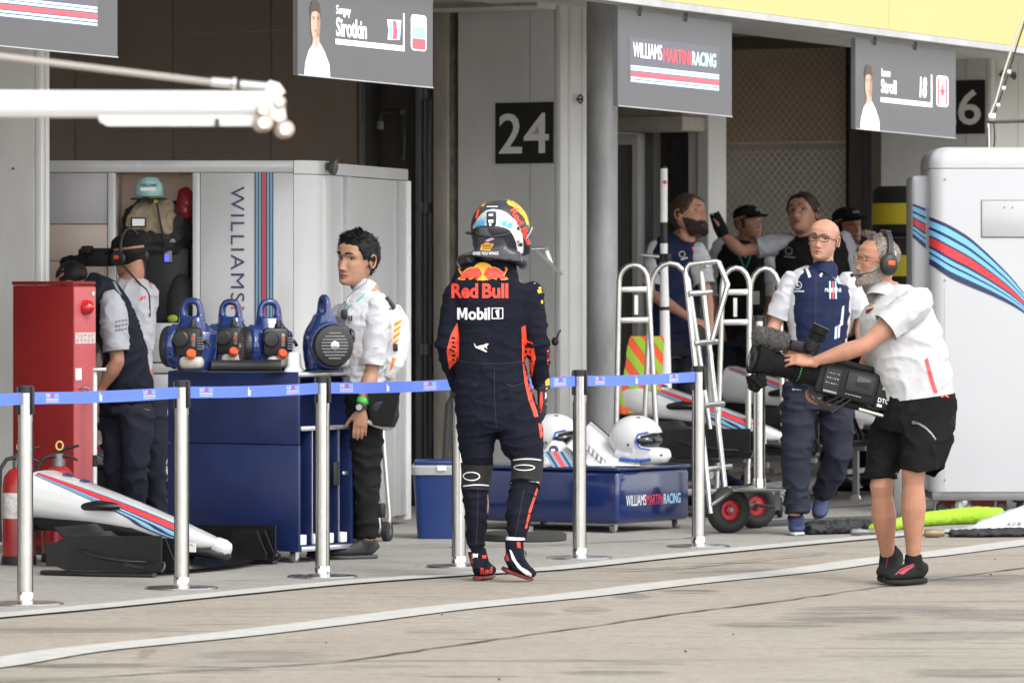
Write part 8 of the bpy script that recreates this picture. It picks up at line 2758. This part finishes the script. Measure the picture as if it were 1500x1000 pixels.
decal(gil, gbv, [WP_, PRINT_BLUE, PRINT_RED, NAVYC], gp, nm='gilet_print')
def gp(mb):
 put_text(mb, 'MARTINI', W(1214, 428, f_), V((24 * f_ / FPX, 0, 0)), Z * (6 * f_ / FPX), bold=.0)
decal(gil, gbv, [PRINT_WHITE], gp, off=.0045, nm='gilet_print')
def gp(mb):
 for pts in ([(1201, 404), (1200, 450), (1199, 500), (1198, 566)],):
  for (a, b), (c1, e1) in zip(pts, pts[1:]): poly_px(mb, [(a - .7, b), (a + .7, b), (c1 + .7, e1), (c1 - .7, e1)], f_, 0)
 poly_px(mb, [(1157, 452), (1161, 455), (1164, 480), (1160, 505), (1157, 490), (1158, 468)], f_, 1)
 poly_px(mb, [(1156, 480), (1158.5, 480), (1158.5, 508), (1156, 512)], f_, 3); poly_px(mb, [(1158.5, 478), (1160.5, 478), (1160.5, 508), (1158.5, 510)], f_, 2)
 poly_px(mb, [(1240, 450), (1243, 448), (1241, 476), (1236, 480)], f_, 1); poly_px(mb, [(1229, 480), (1232, 478), (1231, 497), (1228, 498)], f_, 3); poly_px(mb, [(1232, 478), (1234.5, 477), (1233.5, 496), (1231, 497)], f_, 2); poly_px(mb, [(1234.5, 477), (1237, 476), (1236, 495), (1233.5, 496)], f_, 3)
decal(gil, gbv, [BLACK, WP_, PRINT_RED, PRINT_BLUE], gp, off=.002, nm='gilet_seam')
mb = MB(); mb.loft([(D(1205, 404, -.02), .082, .07), (D(1207, 397, -.01), .080, .07), (D(1210, 390, .02), .070, .062)], n=22, cap=False); finmb('collar', mb, NAVYC, P)
mb = MB()
rows3(mb, d0, [(555, 1148, 1243, .02, .135), (580, 1146, 1248, .02, .142), (600, 1145, 1250, .02, .135)], sq=2.4)
mb.loft([(D(1170, 590, 0), .105, .115), (D(1168, 640, -.02), .092, .10), (D(1167, 680, -.02), .082, .088), (D(1167, 720, .0), .074, .078), (D(1167, 742, .0), .073, .078), (D(1167, 752, 0), .066, .07)], n=20)
mb.loft([(D(1224, 590, .02), .105, .115), (D(1228, 630, .03), .094, .10), (D(1228, 660, .04), .082, .09), (D(1220, 690, .12), .072, .08), (D(1209, 716, .2), .066, .07), (D(1206, 724, .22), .062, .065)], n=20)
me = fuse(mb, .0085, 4); folds(me, .012, (6, 6, 12), 41, .65); fin('trousers', me, DTROU, P)
BLS = mat('navy trainer', (.02, .03, .09), .6, var=.3, scale=40); WHS = mat('white sole', (.5, .5, .5), .5)
hl = V((rleg[2].x + .02, rleg[2].y + .08, .003)); shoe(P, hl, hl + V((-.02, -.27, 0)), Z, 1.05, BLS, WHS, collar=rleg[2] - Z * .0)
shoe(P, D(1207, 722, .31), D(1199, 763, .18), V((-.1, -1, .25)), 1.05, BLS, mat('grey sole', (.2, .2, .2), .6), collar=D(1207, 722, .22))
hair(P, Mh, mat('cropped hair', (.30, .175, .125), .7), lambda az: ((.52 if abs(az) < 1.9 else .3), .53 + .25 * min(1, max(0, (abs(az) - 1.2) / .5))), lambda az, t: .0015, .0006, 60, 0, 0)
brows(P, Mh, HBROWN, .003)
glasses(P, Mh, 'black')
hair(P, Mh, mat('light stubble', (.39, .205, .145), .7), lambda az: (.0, .14 + abs(az) * .13), lambda az, t: .0012, .0006, 90, 0, 0, nm='stubble', azr=(-1.5, 1.5))

# ---------------------------------------------------------------- mechanics in the far garage
SLV = [(-.14, .062), (0, .073), (.3, .076), (.7, .073), (1, .07)]
def mechanic(lb, d, foot_px, chin, crown, f, neck, rows, arms, sleeves, cloth, skin=SKIN3, trous=DTROU, sleeve_mat=None, hands=(), vox=.009, legs=None, cut=.9):
 global d0
 d0 = d
 P = thing('person', lb, 'person', V(((foot_px - 750) * d / FPX, d, 0)))
 Mh = head_matrix(D(*chin), D(*crown), f)
 mid = rows[len(rows) // 2]; lo = rows[-1]
 chest = D((rows[2][1] + rows[2][2]) / 2, rows[2][0], rows[2][3]); pel = D((lo[1] + lo[2]) / 2, lo[0], lo[3])
 if legs is None:
  hw = .095
  legs = [(pel + V((s * hw, 0, 0)), pel.lerp(V((P.location.x, d, 0)), .5) + V((s * hw, 0, 0)), V((P.location.x + s * hw, d, .10))) for s in (-1, 1)]
 core_body(P, Mh, D(*neck), chest, pel, arms, legs, skin, voxel=vox, hands=hands, res=.8)
 mb = MB(); rows3(mb, d, rows, sq=2.4)
 me = fuse(mb, .010, 4); folds(me, .010, (8, 8, 12), d, .6)
 if sleeve_mat is None: sleeves_on(me, [(a, SLV, k) for a, k in zip(arms, sleeves)], d)
 bv = bvh_of(me)
 sh = fin('shirt', me, cloth, P)
 if sleeve_mat is not None:
  for a, k in zip(arms, sleeves):
   me = bpy.data.meshes.new('s'); sleeves_on(me, [(a, SLV, k)], d)
   fin('sleeve', me, sleeve_mat, sh)
 mb = MB()
 mb.loft([(pel + Z * .04, (lo[2] - lo[1]) / 2 * d / FPX * 1.0, lo[4]), (pel - Z * .06, (lo[2] - lo[1]) / 2 * d / FPX, lo[4])], n=20)
 for l in legs: mb.tube(*limb_pts(*l, [(0, .10), (.4, .092), (1, .072), (1.6, .064), (1.92, .064)]), 16)
 me = fuse(mb, .011, 4); folds(me, .010, (6, 6, 12), 8); fin('trousers', me, trous, P)
 for l in legs:
  h = V((l[2].x, l[2].y, .003)); fd = V((f[0], f[1], 0)).normalized()
  if l[2].z < .25: shoe(P, h - fd * .07, h + fd * .19, Z, 1.05, BLS, TRS, collar=l[2])
 return P, Mh, bv, sh
# bearded man looking down
d0 = 34.9
P, Mh, bv, sh = mechanic('person with brown hair and beard looking down behind the bare tube trolleys', 34.9, 985, (1015, 347, -.08), (1004, 287, .02), (.62, -.62, -.50), (997, 348, .02),
 [(346, 980, 1016, .0, .07), (356, 964, 1026, 0, .11), (372, 952, 1030, 0, .135), (400, 950, 1029, 0, .14), (450, 953, 1026, -.02, .14), (508, 955, 1024, -.02, .14)],
 [(D(962, 372), D(955, 430, -.08), D(1010, 466, -.28)), (D(1022, 375, -.05), D(1034, 430, -.14), D(1040, 480, -.30))], (.82, .8), NAVYC, sleeve_mat=WSHIRT,
 hands=[dict(w=D(1012, 467, -.29), d=(.8, -.4, -.3), n=(0, .3, -1), side=(0, -1, .3), sc=1.0), dict(w=D(1040, 482, -.30), d=(.1, -.4, -1), n=(-1, 0, 0), side=(0, -1, 0), sc=1.0)])
hair(P, Mh, HBROWN, short_hl, lambda az, t: .010, .004, 40, .016, 500)
hair(P, Mh, mat('dark beard', (.035, .020, .014), .7, var=.4, scale=70), lambda az: (-.03, (.135 + abs(az) * .19)), lambda az, t: .011 * max(.3, cos(az)), .003, 60, .012, 800, lambda p: V((0, .3, -1)), .4, nm='beard', azr=(-1.55, 1.55))
hair(P, Mh, mat('dark beard', (.035, .020, .014)), lambda az: (.20, .265), lambda az, t: .008, .002, 80, .012, 120, lambda p: V((0, .3, -1)), .5, nm='moustache', azr=(-.5, .5))
brows(P, Mh, HBROWN, .003)
f_ = d0 - .5
def gp(mb):
 poly_px(mb, [(1016, 362), (1026, 356), (1027, 366), (1019, 370)], f_, 1); poly_px(mb, [(1018, 372), (1027, 368), (1027, 374), (1020, 377)], f_, 2)
 for k in range(8): poly_px(mb, [(1002 + 4 * cos(k * pi / 4), 372 + 4 * sin(k * pi / 4)), (1002 + 4 * cos((k + 1) * pi / 4), 372 + 4 * sin((k + 1) * pi / 4)), (1002 + 5 * cos((k + 1) * pi / 4), 372 + 5 * sin((k + 1) * pi / 4)), (1002 + 5 * cos(k * pi / 4), 372 + 5 * sin(k * pi / 4))], f_, 0)
 poly_px(mb, [(1000, 379), (1010, 376), (1010, 378), (1000, 381)], f_, 0)
decal(sh, bv, [WP_, PRINT_RED, PRINT_BLUE], gp, nm='shirt_print')
def cap_on(P, Mh, m, brim_dir=1, logo=True):
 bm = MB()
 rows = []
 for j in range(9):
  t = .66 + .34 * j / 8
  rows.append([bm.bm.verts.new(Mh @ head_pt(2 * pi * k / 40, min(t, .995), .014 + .012 * (j > 2) * (1 - (j / 8) ** 3))) for k in range(40)])
 bm.skin(rows); c = finmb('cap', bm, m, P, 180)
 bm = MB()
 for off in (0, 1):
  pass
 a = []; b = []
 for k in range(13):
  az = -1.15 + 2.3 * k / 12
  p = head_pt(az, .67, .014); q = head_pt(az, .64, .014) + V((0, .068 * cos(az * .95), -.012))
  a.append([bm.bm.verts.new(Mh @ v) for v in (p, q, q - V((0, 0, .005)), p - V((0, 0, .005)))])
 bm.skin(a); finmb('cap_brim', bm, m, c, 40)
 if logo:
  bm = MB(); bm.box(Mh @ V((0, .103, .83 * HH)), (.055, .012, .022), M=Mh.to_3x3().normalized(), bev=.004); finmb('cap_emblem', bm, mat('cap emblem grey', (.12, .12, .12), .6), c, 40)
# man with the black cap and lanyard
d0 = 37.6
P, Mh, bv, sh = mechanic('person in a black cap and dark waistcoat with a green lanyard by the mesh wall', 37.6, 1080, (1100, 352, -.03), (1093, 303, .0), (.70, -.70, .02), (1090, 352, .02),
 [(352, 1073, 1106, .0, .07), (362, 1056, 1118, 0, .12), (376, 1048, 1124, 0, .14), (410, 1046, 1124, 0, .14), (450, 1050, 1120, 0, .14), (495, 1050, 1120, 0, .14)],
 [(D(1054, 372), D(1046, 440, 0), D(1060, 500, -.15)), (D(1118, 374), D(1127, 440, 0), D(1120, 500, -.15))], (.9, .9), BLACKC, sleeve_mat=WSHIRT, skin=SKIN)
cap_on(P, Mh, BLACKC)
brows(P, Mh, HBROWN, .003)
hair(P, Mh, HBROWN, lambda az: (.35, .66) if abs(az) > 1.3 else (.6, .66), lambda az, t: .006, .003, 50, .008, 150)
f_ = d0 - .6
def gp(mb):
 for pts in ([(1081, 364), (1090, 380), (1096, 396)], [(1108, 362), (1102, 380), (1096, 396)]):
  for (a, b), (c1, e1) in zip(pts, pts[1:]): poly_px(mb, [(a - 1.2, b), (a + 1.2, b), (c1 + 1.2, e1), (c1 - 1.2, e1)], f_, 0)
 poly_px(mb, [(1096, 378), (1106, 362), (1103, 362), (1094, 374)], f_, 1)
decal(sh, bv, [TEAL, WP_], gp, nm='lanyard')
bm = MB(); bm.box(D(1106, 436, -.22), (.06, .01, .09), bev=.003); finmb('paper_pass', bm, PRINT_WHITE, sh, 40)
# reaching man
d0 = 36.5
P, Mh, bv, sh = mechanic('person in a dark polo reaching an arm towards the bearded man', 36.5, 1195, (1175, 343, -.08), (1178, 285, .02), (-.35, -.78, -.50), (1184, 344, .02),
 [(340, 1163, 1205, .0, .08), (348, 1148, 1226, 0, .12), (362, 1138, 1244, 0, .14), (390, 1134, 1250, 0, .145), (450, 1140, 1246, 0, .14), (500, 1145, 1240, 0, .14)],
 [(D(1146, 356), D(1085, 368, -.05), D(1056, 341, -.02)), (D(1238, 362), D(1252, 430, 0), D(1240, 490, -.12))], (.62, .85), BLACKC, sleeve_mat=GREYC, skin=SKIN3, hands=[dict(w=D(1055, 337, -.02), d=(-.3, 0, 1), n=(-1, 0, -.2), side=(0, -1, 0), sc=.9, curl=(.3, .3, .2))])
hair(P, Mh, mat('dark brown hair', (.03, .018, .012), .6, var=.4, scale=60), lambda az: short_hl(az, .765), lambda az, t: .012, .004, 40, .018, 500)
brows(P, Mh, HBLACK, .003)
bm = MB(); a_, b_ = D(1060, 346, -.02), D(1046, 312, -.02); bm.tube([a_, a_.lerp(b_, .4), b_], [.040, .045, .035], 14); finmb('black_glove', bm, BLACKC, P)
f_ = d0 - .6
def gp(mb):
 for k in range(10): poly_px(mb, [(1161 + 4.5 * cos(k * pi / 5), 367 + 4.5 * sin(k * pi / 5)), (1161 + 4.5 * cos((k + 1) * pi / 5), 367 + 4.5 * sin((k + 1) * pi / 5)), (1161 + 5.6 * cos((k + 1) * pi / 5), 367 + 5.6 * sin((k + 1) * pi / 5)), (1161 + 5.6 * cos(k * pi / 5), 367 + 5.6 * sin(k * pi / 5))], f_, 0)
 poly_px(mb, [(1154, 374), (1170, 376), (1170, 378), (1154, 376)], f_, 0)
decal(sh, bv, [mat('dim print', (.30, .30, .31), .6)], gp, nm='shirt_print')
# cap man half hidden
d0 = 37.2
P, Mh, bv, sh = mechanic('person in a dark cap mostly hidden behind the bald man', 37.2, 1252, (1246, 358, -.03), (1238, 306, .0), (.55, -.83, .0), (1240, 358, .03),
 [(356, 1224, 1258, .0, .07), (366, 1208, 1272, 0, .12), (380, 1200, 1280, 0, .14), (430, 1200, 1280, 0, .14), (495, 1204, 1276, 0, .14)],
 [(D(1206, 378), D(1200, 440, 0), D(1206, 500, -.1)), (D(1274, 378), D(1280, 440, 0), D(1276, 500, -.1))], (.85, .85), GREYC, skin=SKIN)
cap_on(P, Mh, BLACKC)
brows(P, Mh, HBLACK, .003)
hair(P, Mh, HBLACK, lambda az: (.35, .66) if abs(az) > 1.3 else (.6, .66), lambda az, t: .006, .003, 50, .008, 120)

# ---------------------------------------------------------------- two men at the red fire cabinet
d0 = 29.3
lg = [(D(172, 600, .05), D(172, 680, .0), V(((168 - 750) * d0 / FPX, d0 + .05, .10))), (D(200, 600, -.08), D(198, 680, -.12), V(((200 - 750) * d0 / FPX, d0 - .08, .10)))]
P, Mh, bv, sh = mechanic('person in a navy shirt with grey sleeves bending beside the red fire cabinet', 29.3, 185, (92, 432, .05), (112, 386, .12), (-.75, .35, -.6), (130, 424, .05),
 [(412, 112, 146, .03, .10), (424, 116, 168, .02, .15), (446, 124, 188, 0, .18), (480, 138, 204, 0, .19), (520, 150, 216, 0, .18), (560, 152, 224, 0, .17), (590, 152, 224, 0, .165)],
 [(D(165, 452, -.19), D(172, 530, -.22), D(148, 570, -.18)), (D(140, 450, .18), D(130, 530, .2), D(120, 580, .1))], (.80, .8), DNAVY, sleeve_mat=GREYC, skin=SKIN, legs=lg,
 hands=[dict(w=D(147, 572, -.18), d=(-.8, 0, -.5), n=(0, .4, -1), side=(0, -1, 0), sc=1.0)])
hair(P, Mh, HBLACK, lambda az: ((.72 if abs(az) < .9 else .4 if abs(az) < 1.6 else .15), 1.0), lambda az, t: .014, .005, 40, .02, 500)
f_ = d0 - .7
shs_ = [c for c in sh.children if c.name.startswith('sleeve')]
Mw = FR[P]; sbv_ = BVHTree.FromPolygons([Mw @ v.co for v in shs_[0].data.vertices], [tuple(p.vertices) for p in shs_[0].data.polygons])
def gp(mb):
 for r_ in range(3):
  for k in range(4): poly_px(mb, [(160 + k * 4.5, 474 + r_ * 6.5 - k * .8), (163.4 + k * 4.5, 473.5 + r_ * 6.5 - k * .8), (163.4 + k * 4.5, 470 + r_ * 6.5 - k * .8), (160 + k * 4.5, 471 + r_ * 6.5 - k * .8)], f_, 0)
decal(shs_[0], sbv_, [mat('sleeve print grey', (.14, .145, .17), .7)], gp, nm='sleeve_print')
def gp(mb):
 poly_px(mb, [(152, 412), (156, 414), (164, 428), (167, 432), (164, 431), (158, 424)], f_, 0)
 poly_px(mb, [(218, 545), (224, 548), (223, 551), (218, 548)], f_, 1)
decal(sh, bv, [mat('shirt piping', (.22, .23, .26), .6), mat('teal piping', (.06, .22, .24), .6)], gp, nm='shirt_piping')
# rear camera operator with headphones
d0 = 29.78
P, Mh, bv, sh = mechanic('person in a white shirt and dark cap filming into the left garage', 29.78, 205, (192, 404, .0), (184, 345, .0), (-.80, .58, .05), (192, 408, -.02),
 [(406, 178, 206, .0, .06), (414, 168, 216, 0, .11), (428, 160, 224, 0, .16), (450, 160, 227, 0, .165), (490, 164, 226, 0, .16), (530, 168, 222, 0, .15), (580, 170, 220, 0, .15)],
 [(D(170, 430, -.10), D(150, 452, -.05), D(140, 400, .05)), (D(214, 430, .1), D(205, 470, .2), D(170, 440, .24))], (.85, .85), WSHIRT, skin=SKIN)
cap_on(P, Mh, BLACKC, logo=False)
hair(P, Mh, HBLACK, lambda az: (.28, .66) if abs(az) > 1.3 else (.6, .66), lambda az, t: .008, .003, 50, .008, 200)
for sx in (-1, 1):
 bm = MB(); ax_ = Mh.to_3x3().normalized() @ V((sx, 0, 0)); bm.lathe([(.034, 0), (.042, .008), (.042, .028), (.02, .036)], c=Mh @ V((sx * .084, -.012, .47 * HH)), axis=ax_, n=20); e_ = finmb('ear_cup', bm, HSB, P, 40)
 if sx < 0:
  bm = MB(); bm.box(Mh @ V((-.1215, -.012, .50 * HH)), (.004, .03, .02), M=Mh.to_3x3().normalized()); finmb('orange_label', bm, CAPO, e_, 40)
bm = MB(); bm.tube([Mh @ V((.098 * cos(a), -.03, .118 + .15 * sin(a))) for a in [pi * k / 12 for k in range(13)]], .009, 8); finmb('headband', bm, HSB, P)
f_ = d0 - .8
def gp(mb):
 poly_px(mb, [(192, 441), (196, 434), (201, 434), (201, 440), (198, 438), (195, 441)], f_, 0)
 for k in range(6): poly_px(mb, [(208 + k * 2.4, 437), (209.6 + k * 2.4, 437), (209.6 + k * 2.4, 434.5), (208 + k * 2.4, 434.5)], f_, 1)
decal(sh, bv, [DECAL_RED, mat('grey print', (.3, .3, .3), .6)], gp, nm='shirt_print')
bm = MB(); hits = [bv.ray_cast(W(x, y, d0 - 1), V((0, 1, 0)))[0] for x, y in ((190, 418), (197, 424), (202, 434), (203, 450), (203, 466))]
bm.tube([Mh @ V((-.1, -.03, .3 * HH))] + [h + V((0, -.006, 0)) for h in hits if h], .005, 6); finmb('headset_cable', bm, BLACK, P)
rc = thing('shoulder_camera', 'black shoulder camera of the man filming into the left garage', 'camera', D(130, 380, .1))
bm = MB(); bm.box(D(142, 377, .10), (.19, .10, .10), rz=-.4, bev=.015); finmb('camera_body', bm, CBD, rc, 40)
bm = MB(); a_, b_ = D(126, 380, .06), D(96, 388, .16); bm.lathe([(.035, 0), (.037, (b_ - a_).length * .6), (.045, (b_ - a_).length * .65), (.045, (b_ - a_).length)], c=a_, axis=b_ - a_, n=20); finmb('lens', bm, CBG, rc, 40)
bm = MB(); bm.box(D(146, 366, .1), (.14, .03, .02), rz=-.4, bev=.006); finmb('handle', bm, CBD, rc, 40)
bm = MB(); bm.box(D(128, 366, .05), (.06, .05, .045), rz=-.4, bev=.01); finmb('viewfinder', bm, CBD, rc, 40)
# black cable loop and things beside the bending man
cbk = thing('air_hose', 'thick black air hose hanging beside the legs of the bending man', 'hose', D(190, 690, -.2))
bm = MB(); bm.tube([D(140, 622, -.3), D(156, 632, -.3), D(180, 655, -.3), D(205, 680, -.32), D(216, 690, -.32), D(205, 694, -.32), D(170, 672, -.33), D(148, 650, -.33)], .016, 10); finmb('hose_loop', bm, RUBBER, cbk)
bpl = thing('white_stand_pole', 'thin white pole with a black sleeve right of the red fire cabinet', 'pole', V(((139 - 750) * 28.55 / FPX, 28.55, 0)))
q = 28.55
bm = MB(); bm.tube([W(139, 540, q), W(139, 666, q)], .0115, 12); finmb('pole_tube', bm, WHITE_PAINT, bpl)
bm = MB(); bm.tube([W(139, 666.3, q), W(139, 683, q)], .0125, 12); finmb('black_sleeve', bm, BLACK, bpl)
p = W(139, 0, q); p.z = 0
bm = MB(); bm.tube([W(139, 683.3, q), p + Z * .02], .0115, 12); finmb('pole_tube', bm, WHITE_PAINT, bpl)
bm = MB(); bm.lathe([(.06, 0), (.06, .015), (.02, .03)], c=p, n=18); finmb('pole_foot', bm, BLACK, bpl, 40)
bm = MB(); bm.box(W(146, 541, q), (.07, .05, .018), bev=.004); finmb('top_tray', bm, ALU, bpl, 40)
